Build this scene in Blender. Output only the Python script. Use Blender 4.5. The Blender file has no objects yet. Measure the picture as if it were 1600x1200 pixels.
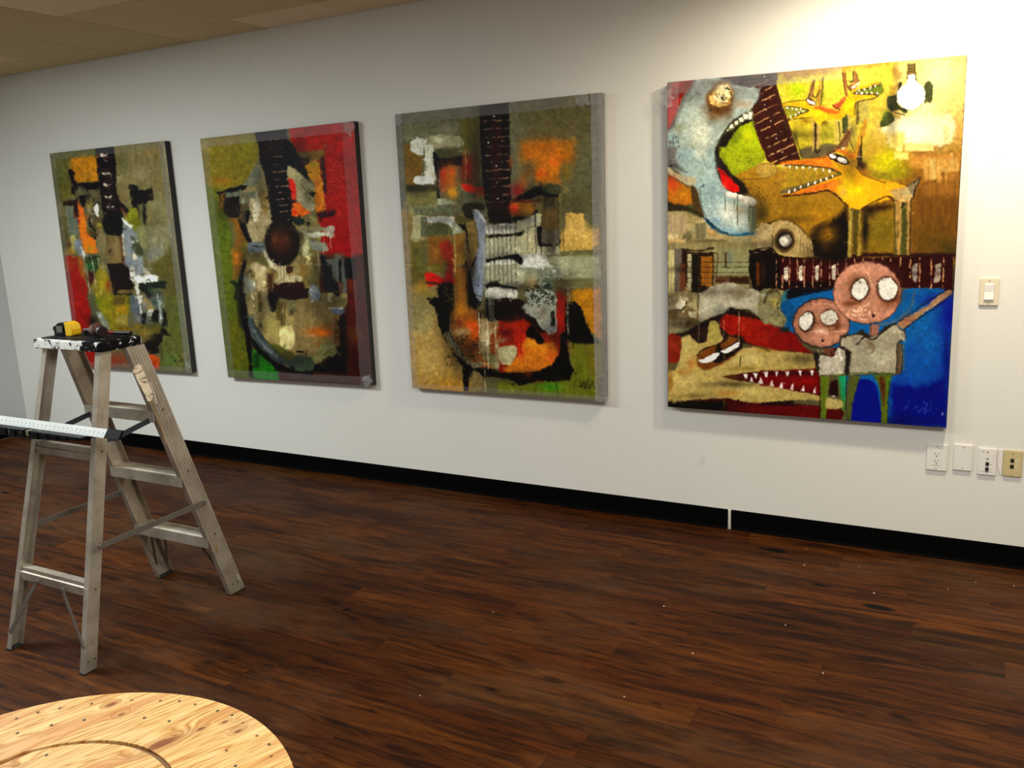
import bpy, bmesh, math, random
import numpy as np
from mathutils import Vector, Matrix
random.seed(7)
D = bpy.data; SC = bpy.context.scene; COL = SC.collection
# ------------------------------------------------------------------ camera, world, lights, exposure
cam = D.cameras.new('camera'); co = D.objects.new('camera', cam); COL.objects.link(co); SC.camera = co
cam.sensor_width = 36; cam.lens = 1328.0*36/1600; cam.shift_y = -8.7/1600; cam.clip_start = .05
RT, UP, FW = Vector((.88281, .46767, -.04400)), Vector((-.05629, .19832, .97852)), Vector((-.46635, .86137, -.20140))
co.matrix_world = Matrix(((RT.x, UP.x, -FW.x, 0), (RT.y, UP.y, -FW.y, -4.03), (RT.z, UP.z, -FW.z, 1.645), (0, 0, 0, 1)))
CEIL = 2.708
w = D.worlds.new('world'); SC.world = w; w.use_nodes = True
w.node_tree.nodes['Background'].inputs[0].default_value = (1, .97, .88, 1)
w.node_tree.nodes['Background'].inputs[1].default_value = .34
def area(name, loc, size, power, col, rot=(0, 0, 0), spread=180):
    l = D.lights.new(name, 'AREA'); l.shape = 'RECTANGLE'; l.size, l.size_y = size; l.energy = power; l.color = col
    l.spread = math.radians(spread)
    o = D.objects.new(name, l); COL.objects.link(o); o.location = loc; o.rotation_euler = rot; return o
area('ceiling_troffer_light', (-4.9, -2.6, CEIL-.02), (1.2, .6), 124, (.90, .985, 1), spread=180)
area('ceiling_troffer_light', (-2.2, -2.9, CEIL-.02), (1.2, .6), 36, (.92, .97, 1), spread=180)
area('ceiling_troffer_light', (.9, -3.3, CEIL-.02), (1.2, .6), 96, (1, .95, .87), spread=180)
def spot(name, loc, target, power, col, cone, blend, r=.06):
    l = D.lights.new(name, 'SPOT'); l.energy = power; l.color = col; l.spot_size = math.radians(cone); l.spot_blend = blend; l.shadow_soft_size = r
    o = D.objects.new(name, l); COL.objects.link(o); o.location = loc
    o.rotation_euler = (Vector(target)-Vector(loc)).to_track_quat('-Z', 'Y').to_euler(); return o
spot('ceiling_can_light', (.12, -.72, CEIL-.02), (.12, -.5, 0), 165, (1, .89, .68), 168, .5)
spot('ceiling_can_light', (-.50, -.80, CEIL-.02), (-.50, -.6, 0), 40, (1, .89, .70), 168, .5)
SC.view_settings.view_transform = 'Standard'; SC.view_settings.look = 'None'
SC.view_settings.exposure = 0.0; SC.view_settings.gamma = 1.0; SC.view_settings.use_curve_mapping = False
# ------------------------------------------------------------------ helpers
def lin(c):
    return tuple(((x/255)/12.92 if x/255 <= .04045 else ((x/255+.055)/1.055)**2.4) for x in c)+(1,)
def mesh(name, V, F, mat=None, smooth=False):
    me = D.meshes.new(name); me.from_pydata([tuple(v) for v in V], [], F); me.update()
    if mat: me.materials.append(mat)
    if smooth: me.polygons.foreach_set('use_smooth', [True]*len(me.polygons))
    return me
def link(name, me, parent=None, loc=None):
    o = D.objects.new(name, me); COL.objects.link(o)
    if loc is not None: o.location = loc
    if parent: o.parent = parent; o.matrix_parent_inverse = Matrix.Translation(-Vector(parent.location)) if loc is None else Matrix()
    return o
def tag(o, label=None, cat=None, group=None, kind=None):
    for k, v in (('label', label), ('category', cat), ('group', group), ('kind', kind)):
        if v: o[k] = v
    return o
def empty(name, loc, label, cat, group=None):
    o = D.objects.new(name, None); COL.objects.link(o); o.location = loc; o.empty_display_size = .1
    return tag(o, label, cat, group)
class MB:
    def __init__(s): s.V = []; s.F = []
    def add(s, V, F):
        n = len(s.V); s.V += [Vector(v) for v in V]; s.F += [tuple(i+n for i in f) for f in F]; return s
    def box(s, x0, y0, z0, x1, y1, z1):
        return s.add([(x, y, z) for z in (z0, z1) for y in (y0, y1) for x in (x0, x1)],
                     [(0, 2, 3, 1), (4, 5, 7, 6), (0, 1, 5, 4), (2, 6, 7, 3), (0, 4, 6, 2), (1, 3, 7, 5)])
    def prism(s, prof, p0, p1, U, W):
        U, W, p0, p1 = map(Vector, (U, W, p0, p1)); n = len(prof)
        V = [p0+U*a+W*b for a, b in prof]+[p1+U*a+W*b for a, b in prof]
        return s.add(V, [tuple(range(n))[::-1], tuple(range(n, 2*n))]+[(i, (i+1) % n, n+(i+1) % n, n+i) for i in range(n)])
    def bar(s, p0, p1, w, t, up=(0, 0, 1)):
        p0, p1 = Vector(p0), Vector(p1); d = (p1-p0).normalized(); sd = d.cross(Vector(up)).normalized(); u = sd.cross(d)
        return s.prism([(-w/2, -t/2), (w/2, -t/2), (w/2, t/2), (-w/2, t/2)], p0, p1, u, sd)
    def cyl(s, p0, p1, r0, r1=None, n=16):
        p0, p1 = Vector(p0), Vector(p1); r1 = r0 if r1 is None else r1; d = (p1-p0).normalized()
        a = d.orthogonal().normalized(); b = d.cross(a); V = []
        for p, r in ((p0, r0), (p1, r1)): V += [p+(a*math.cos(q)+b*math.sin(q))*r for q in [2*math.pi*i/n for i in range(n)]]
        return s.add(V, [tuple(range(n))[::-1], tuple(range(n, 2*n))]+[(i, (i+1) % n, n+(i+1) % n, n+i) for i in range(n)])
    def mesh(s, name, mat, bevel=0, seg=2, smooth=False):
        bm = bmesh.new(); vs = [bm.verts.new(v) for v in s.V]
        for f in s.F: bm.faces.new([vs[i] for i in f])
        bmesh.ops.recalc_face_normals(bm, faces=bm.faces)
        if bevel: bmesh.ops.bevel(bm, geom=[e for e in bm.edges if e.calc_face_angle(0) > .5], offset=bevel, segments=seg, affect='EDGES', clamp_overlap=True)
        me = D.meshes.new(name); bm.to_mesh(me); bm.free(); me.materials.append(mat)
        if smooth: me.polygons.foreach_set('use_smooth', [True]*len(me.polygons))
        return me
    def obj(s, name, mat, parent=None, **k): return link(name, s.mesh(name, mat, **k), parent)
# ------------------------------------------------------------------ node materials
class NT:
    def __init__(s, name):
        s.m = D.materials.new(name); s.m.use_nodes = True; s.t = s.m.node_tree; s.b = s.t.nodes['Principled BSDF']
    def n(s, typ, **k):
        nd = s.t.nodes.new(typ)
        for a, v in k.items():
            if a.startswith('i_'):
                key = a[2:]; key = int(key) if key.isdigit() else key.replace('_', ' ')
                if hasattr(v, 'is_output'): s.t.links.new(v, nd.inputs[key])
                else: nd.inputs[key].default_value = v
            else: setattr(nd, a, v)
        return nd
    def l(s, a, b): s.t.links.new(a, b)
    def coord(s, kind='Object', scale=(1, 1, 1), rot=(0, 0, 0), loc=(0, 0, 0)):
        if kind == 'World': out = s.n('ShaderNodeNewGeometry').outputs['Position']
        else: out = s.n('ShaderNodeTexCoord').outputs[kind]
        mp = s.n('ShaderNodeMapping'); s.l(out, mp.inputs[0]); mp.inputs['Scale'].default_value = scale; mp.inputs['Rotation'].default_value = rot; mp.inputs['Location'].default_value = loc
        return mp.outputs[0]
    def noise(s, vec, scale, detail=4, rough=.55, dist=0):
        nd = s.n('ShaderNodeTexNoise'); s.l(vec, nd.inputs['Vector']); nd.inputs['Scale'].default_value = scale
        nd.inputs['Detail'].default_value = detail; nd.inputs['Roughness'].default_value = rough; nd.inputs['Distortion'].default_value = dist
        return nd.outputs['Fac']
    def ramp(s, fac, stops, mode='LINEAR'):
        r = s.n('ShaderNodeValToRGB'); s.l(fac, r.inputs[0]); e = r.color_ramp.elements; r.color_ramp.interpolation = mode
        while len(e) < len(stops): e.new(.5)
        for q, (p, c) in zip(e, stops): q.position = p; q.color = c if len(c) == 4 else lin(c)
        return r.outputs[0]
    def mix(s, fac, a, b, typ='MIX'):
        m = s.n('ShaderNodeMix', data_type='RGBA', blend_type=typ)
        for i, v in ((0, fac), (6, a), (7, b)):
            if hasattr(v, 'is_output'): s.l(v, m.inputs[i])
            else: m.inputs[i].default_value = v
        return m.outputs[2]
    def math(s, op, a, b=0.0):
        m = s.n('ShaderNodeMath', operation=op)
        for i, v in ((0, a), (1, b)):
            if hasattr(v, 'is_output'): s.l(v, m.inputs[i])
            else: m.inputs[i].default_value = v
        return m.outputs[0]
    def bump(s, h, strength=.3, dist=.002):
        b = s.n('ShaderNodeBump'); s.l(h, b.inputs['Height']); b.inputs['Strength'].default_value = strength; b.inputs['Distance'].default_value = dist
        s.l(b.outputs[0], s.b.inputs['Normal'])
    def done(s, col=None, rough=.5, metal=0, spec=.5):
        if col is not None:
            if hasattr(col, 'is_output'): s.l(col, s.b.inputs['Base Color'])
            else: s.b.inputs['Base Color'].default_value = col
        if hasattr(rough, 'is_output'): s.l(rough, s.b.inputs['Roughness'])
        else: s.b.inputs['Roughness'].default_value = rough
        s.b.inputs['Metallic'].default_value = metal; s.b.inputs['Specular IOR Level'].default_value = spec
        return s.m
def plain(name, rgb, rough=.5, metal=0, var=.06, sc=40, spec=.5):
    t = NT(name); c = lin(rgb); v = t.coord('Object')
    f = t.noise(v, sc, 3); a = tuple(x*(1-var) for x in c[:3])+(1,); b = tuple(min(1, x*(1+var)) for x in c[:3])+(1,)
    return t.done(t.mix(f, a, b), rough, metal, spec)
# ------------------------------------------------------------------ room shell
XL, XR, YB = -6.66, 2.6, -5.2
def wallmat(name, rgb):
    t = NT(name); v = t.coord('World'); f = t.noise(v, 1.3, 5, .6)
    c = t.mix(f, lin(tuple(x-5 for x in rgb)), lin(tuple(x+4 for x in rgb)))
    s = t.ramp(t.noise(v, 5, 6, .6), [(.66, (255, 255, 255)), (.78, (232, 232, 228))])
    c = t.mix(1.0, c, s, 'MULTIPLY'); t.bump(t.noise(v, 160, 3), .25, .0015)
    return t.done(c, .62, 0, .3)
M_WALL = wallmat('painted_drywall', (222, 220, 212)); M_WALL2 = wallmat('painted_drywall_grey', (184, 186, 184))
tag(MB().box(XL, 0, 0, XR, .12, CEIL+.05).obj('wall_back', M_WALL), kind='structure')
tag(MB().box(XL-.12, YB, 0, XL, .12, CEIL+.05).obj('wall_left', M_WALL2), kind='structure')
# vinyl cove base: flat strip with a small toe
M_BASE = plain('black_vinyl', (3, 3, 3), .7, 0, .2, 30, .05)
def cove(name, p0, p1, nrm):
    prof = [(0, .0), (.0, .100), (.0035, .1015), (.0045, .099), (.005, .012), (.007, .004), (.010, .0012), (.010, 0)]
    o = MB().prism(prof, p0, p1, nrm, (0, 0, 1)).obj(name, M_BASE)
    return tag(o, kind='structure')
cove('baseboard_back', (XL+.02, -.0005, .004), (-.990, -.0005, .004), (0, -1, 0))
cove('baseboard_back', (-.973, -.0005, .004), (XR, -.0005, .004), (0, -1, 0))
cove('baseboard_left', (XL+.0005, -.02, .004), (XL+.0005, YB, .004), (1, 0, 0))
# pale caulk left in the gap of the cove base
M_CAULK = plain('pale_caulk', (206, 202, 188), .7)
o = MB().add([(-.989, -.0005, .100), (-.974, -.0005, .102), (-.976, -.0005, .03), (-.980, -.0005, .006), (-.986, -.0005, .008), (-.988, -.0005, .05),
              (-.988, -.004, .099), (-.975, -.004, .100), (-.977, -.004, .03), (-.981, -.004, .008), (-.985, -.004, .010), (-.987, -.004, .05)],
             [(6, 7, 8, 9, 10, 11), (0, 1, 7, 6), (1, 2, 8, 7), (2, 3, 9, 8), (3, 4, 10, 9), (4, 5, 11, 10), (5, 0, 6, 11)]).obj('trim_1', M_CAULK)
tag(o, kind='structure')
# floor slab and its vinyl planks, each plank a piece of its own
fl = tag(MB().box(XL, YB, -.10, XR, .02, -.0015).obj('floor', plain('dark_joint', (14, 9, 7), .8)), kind='structure')
def plankmat():
    t = NT('dark_walnut_plank'); oi = t.n('ShaderNodeObjectInfo'); geo = t.n('ShaderNodeNewGeometry')
    off = t.n('ShaderNodeCombineXYZ'); t.l(t.math('MULTIPLY', oi.outputs['Random'], 37.0), off.inputs[2]); t.l(t.math('MULTIPLY', oi.outputs['Random'], 3.1), off.inputs[0])
    add = t.n('ShaderNodeVectorMath', operation='ADD'); t.l(geo.outputs['Position'], add.inputs[0]); t.l(off.outputs[0], add.inputs[1])
    def mp(sc):
        m = t.n('ShaderNodeMapping'); t.l(add.outputs[0], m.inputs[0]); m.inputs['Scale'].default_value = sc; return m.outputs[0]
    grain = t.noise(mp((1.9, 17, 1)), 1.6, 9, .68, .9)
    base = t.ramp(grain, [(.30, (14, 5, 1)), (.42, (54, 26, 3)), (.50, (86, 46, 8)), (.62, (108, 62, 16)), (.74, (116, 86, 50))])
    sub = t.noise(mp((1.1, 9, 1)), 1.5, 3, .5)
    base = t.mix(t.ramp(sub, [(.38, (0, 0, 0)), (.62, (255, 255, 255))]), base, lin((46, 24, 17)), 'MIX') if False else t.mix(t.math('MULTIPLY', sub, .75), base, lin((42, 18, 2)))
    tone = t.ramp(oi.outputs['Random'], [(0, (176, 150, 140)), (.25, (214, 196, 180)), (.5, (255, 240, 214)), (.72, (206, 166, 140)), (.86, (200, 206, 216)), (1, (255, 226, 200))])
    base = t.mix(.85, base, t.mix(1.0, base, tone, 'MULTIPLY'))
    wear = t.ramp(t.noise(t.coord('World', scale=(1, 2.2, 1)), .9, 5, .65), [(.48, (0, 0, 0)), (.70, (255, 255, 255))]); base = t.mix(t.math('MULTIPLY', wear, .45), base, lin((92, 66, 46)))
    spot = t.ramp(t.noise(mp((3.2, 7, 1)), 1.3, 1, .3), [(.19, (24, 12, 6)), (.235, (255, 255, 255))]); base = t.mix(1.0, base, spot, 'MULTIPLY')
    knot = t.ramp(t.noise(mp((5, 14, 1)), 1.0, 2, .4), [(.22, (40, 30, 28)), (.30, (255, 255, 255))])
    base = t.mix(.8, base, t.mix(1.0, base, knot, 'MULTIPLY'))
    fib = t.noise(mp((18, 260, 1)), 1, 3, .6); base = t.mix(.35, base, t.mix(1.0, base, t.ramp(fib, [(.3, (120, 110, 106)), (.7, (255, 255, 255))]), 'MULTIPLY'))
    sc = t.ramp(t.noise(mp((60, 90, 1)), 1.2, 4, .7), [(.70, (0, 0, 0)), (.80, (255, 255, 255))])
    base = t.mix(t.math('MULTIPLY', sc, .22), base, lin((120, 90, 60)))
    t.bump(t.math('ADD', grain, t.math('MULTIPLY', fib, .5)), .25, .0008)
    rough = t.math('ADD', t.math('MULTIPLY', t.noise(mp((3, 4, 1)), 2, 4), .2), .46)
    return t.done(base, rough, 0, .1)
M_PLANK = plankmat(); PW, PL, G = .141, 1.22, .0005
def plankmesh(L):
    b = MB().box(0, -PW+G, -.002, L-G, 0, 0); return b.mesh('plank', M_PLANK, bevel=.0007, seg=1)
PM = plankmesh(PL); cache = {}
r0 = random.Random(11); ends = {}
y = .008; row = 0
while y > -3.9:
    off = [-.31, .12, -.55, .42, -.12, .27, -.44][row % 7]+r0.uniform(-.05, .05)
    if abs(y+1.117) < .06: off = (-1.595-XL) % PL-PL
    if abs(y+.697) < .06: off = (-1.329-XL) % PL-PL
    if abs(y+1.961) < .06: off = (-1.043-XL) % PL-PL
    if abs(y+1.397) < .06: off = (-.461-XL) % PL-PL
    x = XL+off-(PL if off > 0 else 0)
    while x < XR-.02:
        xa, xb = max(x, XL+.001), min(x+PL, XR)
        if xb-xa > .02 and xb > -8:
            far = (xa > 1.3 and y > -3) or (xa > -.3 and y < -1.9 and xa > .1)
            if not far:
                if xb-xa > PL-.01: me = PM
                else: me = plankmesh(xb-xa)
                link('plank', me, fl, (xa, y, 0))
        x += PL
    y -= PW; row += 1
# rest of the floor past the frame: joined planks
rest = MB(); y = .008
while y > YB:
    x0 = XR-2.6 if y > -3.9 else XL
    xx = (1.3+PL if y > -3 else .1+PL) if y > -3.9 else XL
    if y < -3.9:
        while xx < XR: rest.box(xx, y-PW+G, -.002, min(xx+PL-G, XR), y, 0); xx += PL
    y -= PW
o = rest.obj('plank_field', M_PLANK, fl); o['kind'] = 'stuff'
# ceiling: dark plenum deck and lay-in tiles, each a piece
M_DECK = plain('ceiling_deck', (10, 8, 6), .95, spec=.05)
ce = tag(MB().box(XL, YB, CEIL+.018, XR, .02, CEIL+.10).obj('ceiling', M_DECK), kind='structure')
def tilemat():
    t = NT('mineral_fibre_tile'); oi = t.n('ShaderNodeObjectInfo'); v = t.coord('World')
    c = t.ramp(oi.outputs['Random'], [(0, (204, 184, 138)), (.3, (216, 194, 150)), (.55, (240, 216, 182)), (.8, (232, 210, 172))], 'CONSTANT')
    spk = t.ramp(t.noise(v, 55, 3, .7), [(.28, (90, 76, 50)), (.40, (255, 255, 255))])
    c = t.mix(.8, c, t.mix(1.0, c, spk, 'MULTIPLY')); t.bump(t.noise(v, 130, 3), .4, .002)
    return t.done(c, .9, 0, .2)
M_TILE = tilemat(); T = .6096
def tilemesh(a, b): return MB().box(0, 0, 0, a, b, .016).mesh('ceiling_tile', M_TILE, bevel=.003, seg=1)
tm = {}
xs = [-3.08+T*k for k in range(-6, 10)]; ys = [-.009, -.31]+[-.31-T*k for k in range(1, 9)]
rt = random.Random(5)
for i in range(len(xs)):
    xa = max(xs[i], XL+.003); xb = min(xs[i]+T, XR)
    if xb-xa < .05: continue
    for j in range(len(ys)-1):
        ya, yb = ys[j+1], ys[j]; k = (round(xb-xa, 2), round(yb-ya, 2)); g = rt.choice([.004, .006, .009])
        key = k+(g,)
        if key not in tm: tm[key] = tilemesh(xb-xa-g, yb-ya-g)
        link('ceiling_tile', tm[key], ce, (xa+g/2, ya+g/2, CEIL+rt.choice([0, .001, .002])))
# ------------------------------------------------------------------ oil painting engine
# Paints a canvas with brush shapes; every canvas vertex gets a pigment colour and an impasto height.
def _noise(rng, X, Y, s, oct=3):
    out = np.zeros_like(X); a = 1.0; tot = 0
    for o in range(oct):
        sx, sy = s if isinstance(s, tuple) else (s, s)
        sx /= 2**o; sy /= 2**o
        gx = (X - X.min())/sx; gy = (Y - Y.min())/sy
        G = rng.random((int(gy.max())+3, int(gx.max())+3)).astype(np.float32)*2-1
        ix = gx.astype(int); iy = gy.astype(int); fx = gx-ix; fy = gy-iy
        fx = fx*fx*(3-2*fx); fy = fy*fy*(3-2*fy)
        v = (G[iy, ix]*(1-fx)+G[iy, ix+1]*fx)*(1-fy)+(G[iy+1, ix]*(1-fx)+G[iy+1, ix+1]*fx)*fy
        out += a*v; tot += a; a *= .55
    return out/tot*1.6

def _parse(s):
    return np.array([[float(q) for q in p.split(',')] for p in s.split()], np.float32)

def _smooth(P, closed, n=4):
    if len(P) < 3: return P
    m = len(P); out = []
    for i in range(m if closed else m-1):
        if closed: p0, p1, p2, p3 = P[(i-1) % m], P[i], P[(i+1) % m], P[(i+2) % m]
        else: p0, p1, p2, p3 = P[max(i-1, 0)], P[i], P[i+1], P[min(i+2, m-1)]
        for k in range(n):
            t = k/n
            out.append(.5*((2*p1)+(-p0+p2)*t+(2*p0-5*p1+4*p2-p3)*t*t+(-p0+3*p1-3*p2+p3)*t**3))
    if not closed: out.append(P[-1])
    return np.array(out, np.float32)

class Art:
    def __init__(self, quad, nx, ny, base, seed):
        self.rng = np.random.default_rng(seed); self.nx, self.ny = nx, ny
        u, v = np.meshgrid(np.linspace(0, 1, nx), np.linspace(0, 1, ny))
        (x0, y0), (x1, y1), (x2, y2), (x3, y3) = quad      # TL TR BR BL of the drawing sheet
        dx1, dx2, sx = x1-x2, x3-x2, x0-x1+x2-x3; dy1, dy2, sy = y1-y2, y3-y2, y0-y1+y2-y3
        den = dx1*dy2-dx2*dy1; g = (sx*dy2-dx2*sy)/den; h = (dx1*sy-sx*dy1)/den
        w = g*u+h*v+1
        self.X = (((x1-x0+g*x1)*u+(x3-x0+h*x3)*v+x0)/w).astype(np.float32)
        self.Y = (((y1-y0+g*y1)*u+(y3-y0+h*y3)*v+y0)/w).astype(np.float32)
        self.u, self.w = u, v
        self.C = np.zeros((ny, nx, 3), np.float32)+np.array(base, np.float32)
        self.H = np.zeros((ny, nx), np.float32)
        X, Y = self.X, self.Y
        self.N0 = _noise(self.rng, X, Y, 2.2, 1); self.N1 = _noise(self.rng, X, Y, 5); self.N2 = _noise(self.rng, X, Y, 14)
        self.N3 = _noise(self.rng, X, Y, 45, 4)
        self.SV = _noise(self.rng, X, Y, (3, 30), 3); self.SH = _noise(self.rng, X, Y, (30, 3), 3)
        self.o = (0, 0, 1)
    def v(self, ox, oy, s): self.o = (ox, oy, s)
    def _pts(self, s):
        P = _parse(s) if isinstance(s, str) else np.array(s, np.float32)
        return P/self.o[2]+np.array(self.o[:2], np.float32)
    def _box(self, P, m):
        k = (self.X > P[:, 0].min()-m) & (self.X < P[:, 0].max()+m) & (self.Y > P[:, 1].min()-m) & (self.Y < P[:, 1].max()+m)
        r = np.where(k.any(1))[0]; c = np.where(k.any(0))[0]
        if len(r) == 0: return None
        return slice(r[0], r[-1]+1), slice(c[0], c[-1]+1)
    def _put(self, b, m, col, tex, st, h):
        n = self.N2[b]*.35+self.N1[b]*.55+self.N0[b]*.2
        if st == 'v': n = self.SV[b]*.75+self.N1[b]*.2
        if st == 'h': n = self.SH[b]*.75+self.N1[b]*.2
        c = np.array(col, np.float32)[None, None]*(1+tex*n[..., None])+tex*14*self.N1[b][..., None]
        m = np.clip(m, 0, 1)[..., None]
        self.C[b] = self.C[b]*(1-m)+c*m
        self.H[b] = self.H[b]*(1-.6*m[..., 0])+m[..., 0]*(h+tex*.8*n)
    def poly(self, s, col, soft=1.0, warp=1.2, a=1.0, tex=.14, st='', sm=True, h=.3):
        P = self._pts(s)
        if sm: P = _smooth(P, True)
        b = self._box(P, soft+warp*2+2)
        if b is None: return
        X, Y = self.X[b], self.Y[b]
        d2 = np.full(X.shape, 1e9, np.float32); ins = np.zeros(X.shape, bool)
        Q = np.roll(P, -1, 0)
        for (ax, ay), (bx, by) in zip(P, Q):
            ex, ey = bx-ax, by-ay; L = ex*ex+ey*ey+1e-9
            t = np.clip(((X-ax)*ex+(Y-ay)*ey)/L, 0, 1)
            d2 = np.minimum(d2, (X-ax-t*ex)**2+(Y-ay-t*ey)**2)
            c = ((ay > Y) != (by > Y))
            if by != ay: ins ^= c & (X < (bx-ax)*(Y-ay)/(by-ay)+ax)
        d = np.sqrt(d2)*np.where(ins, 1, -1)+warp*(self.N1[b]*.7+self.N2[b]*.6)
        self._put(b, a*(d/(2*soft)+.5), col, tex, st, h)
    def rect(self, x0, y0, x1, y1, col, **k):
        k.setdefault('sm', False); self.poly([(x0, y0), (x1, y0), (x1, y1), (x0, y1)], col, **k)
    def line(self, s, w, col, w2=None, soft=.5, warp=.3, a=1.0, tex=.1, sm=True, h=.5, dash=0):
        P = self._pts(s)
        if sm: P = _smooth(P, False)
        b = self._box(P, w+soft+warp*2+2)
        if b is None: return
        X, Y = self.X[b], self.Y[b]; best = np.full(X.shape, -1e9, np.float32); n = len(P)-1
        w2 = w if w2 is None else w2
        for i in range(n):
            (ax, ay), (bx, by) = P[i], P[i+1]; ex, ey = bx-ax, by-ay; L = ex*ex+ey*ey+1e-9
            t = np.clip(((X-ax)*ex+(Y-ay)*ey)/L, 0, 1)
            r = (w+(w2-w)*(i+t)/n)/2
            best = np.maximum(best, r-np.sqrt((X-ax-t*ex)**2+(Y-ay-t*ey)**2))
        d = best+warp*self.N1[b]
        m = d/(2*soft)+.5
        if dash: m = m*np.clip(.85+dash*self.N1[b]*1.4, 0, 1)
        self._put(b, a*np.clip(m, 0, 1), col, tex, '', h)
    def ell(self, cx, cy, rx, ry, col, rot=0, **k):
        t = np.linspace(0, 2*np.pi, 20, endpoint=False); c, s = math.cos(math.radians(rot)), math.sin(math.radians(rot))
        k.setdefault('sm', False)
        self.poly([(cx+rx*math.cos(q)*c-ry*math.sin(q)*s, cy+rx*math.cos(q)*s+ry*math.sin(q)*c) for q in t], col, **k)
    def g(self, cx, cy, rx, ry, col, a=.8, rot=0, tex=.12, st='', h=.1):
        cx, cy = self._pts([(cx, cy)])[0]; rx /= self.o[2]; ry /= self.o[2]
        b = self._box(np.array([[cx, cy]]), 2.2*max(rx, ry))
        if b is None: return
        X, Y = self.X[b]-cx, self.Y[b]-cy; c, s = math.cos(math.radians(rot)), math.sin(math.radians(rot))
        q = ((X*c+Y*s)/rx)**2+((-X*s+Y*c)/ry)**2
        q = q*(1+.25*self.N2[b])
        self._put(b, a*np.exp(-q*1.2), col, tex, st, h)
    def dabs(self, x0, y0, x1, y1, n, size, cols, a=.7, asp=1.0, st=''):
        for i in range(n):
            x = self.rng.uniform(x0, x1); y = self.rng.uniform(y0, y1); c = cols[self.rng.integers(len(cols))]
            s = size*self.rng.uniform(.5, 1.4)*self.o[2]; r = math.radians(self.rng.uniform(-25, 25))
            w, hh = s*asp**.5, s/asp**.5; cr, sr = math.cos(r), math.sin(r)
            P = [(x+px*w*cr-py*hh*sr, y+px*w*sr+py*hh*cr) for px, py in ((-1, -.8), (1, -1), (.9, 1), (-.8, .9))]
            self.poly(P, c, soft=.8, warp=.9, a=a*self.rng.uniform(.5, 1), tex=.2, sm=False, st=st)
    def scuff(self, x0, y0, x1, y1, col, th=.35, scale=None, a=.8):
        # dry-brush speckle inside a box: paint only where the fine noise is high
        P = self._pts([(x0, y0), (x1, y1)]); b = self._box(P, 1)
        if b is None: return
        X, Y = self.X[b], self.Y[b]
        ed = np.minimum(np.minimum(X-P[0, 0], P[1, 0]-X), np.minimum(Y-P[0, 1], P[1, 1]-Y))
        nz = {'v': self.SV, 'h': self.SH}.get(scale, self.N1)[b]*.6+self.N0[b]*.75
        m = np.clip((nz-th)*6, 0, 1)*np.clip(ed/5+self.N2[b]*.5, 0, 1)
        self._put(b, a*m, col, .15, '', .6)
    def drips(self, x0, x1, y, n, L, col, w=.9, a=.7):
        for i in range(n):
            x = self.rng.uniform(x0, x1); l = L*self.rng.uniform(.4, 1)
            self.line([(x, y), (x+self.rng.uniform(-.5, .5)*self.o[2], y+l)], w, col, soft=.5, a=a, sm=False)
    def restroke(self, n, L=6, W=2, a=.5, off=5):
        # short loaded-brush strokes that drag neighbouring paint about
        q = self.o; self.o = (0, 0, 1); r = self.rng
        for i in range(n):
            iy = int(r.integers(2, self.ny-2)); ix = int(r.integers(2, self.nx-2))
            jy = int(np.clip(iy+r.normal()*off, 0, self.ny-1)); jx = int(np.clip(ix+r.normal()*off, 0, self.nx-1))
            x, y = self.X[iy, ix], self.Y[iy, ix]; t = r.choice([0, 1.5, 1.57, .1, .7, 2.4])+r.normal()*.15
            l = L*r.uniform(.4, 1.3); c = self.C[jy, jx]*r.uniform(.8, 1.22)
            dx, dy = math.cos(t)*l/2, math.sin(t)*l/2
            y0, y1 = max(iy-int(L), 0), min(iy+int(L)+1, self.ny); x0, x1 = max(ix-int(L), 0), min(ix+int(L)+1, self.nx)
            b = (slice(y0, y1), slice(x0, x1)); X, Y = self.X[b]-x, self.Y[b]-y
            k = np.clip((X*dx+Y*dy)/(dx*dx+dy*dy+1e-6), -1, 1)
            d = W*r.uniform(.5, 1.2)/2-np.sqrt((X-k*dx)**2+(Y-k*dy)**2)+.9*self.N0[b]
            self._put(b, a*np.clip(d+.5, 0, 1), c, .16, '', .5)
        self.o = q
    def ragged(self, amp=1.0):
        iy, ix = np.mgrid[0:self.ny, 0:self.nx]; r = self.rng
        a = _noise(r, self.X, self.Y, 4, 2)*amp; b = _noise(r, self.X, self.Y, 4, 2)*amp
        fy = np.clip(iy+a, 0, self.ny-1.001); fx = np.clip(ix+b, 0, self.nx-1.001)
        y0 = fy.astype(int); x0 = fx.astype(int); ty = (fy-y0)[..., None]; tx = (fx-x0)[..., None]; C = self.C
        self.C = (C[y0, x0]*(1-tx)+C[y0, x0+1]*tx)*(1-ty)+(C[y0+1, x0]*(1-tx)+C[y0+1, x0+1]*tx)*ty
    def grit(self, a=.1):
        m = 1+a*(self.N0*.6+_noise(self.rng, self.X, self.Y, 3, 2)*.8+_noise(self.rng, self.X, self.Y, (2, 14), 2)*.4)
        self.C = self.C*m[..., None]
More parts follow.
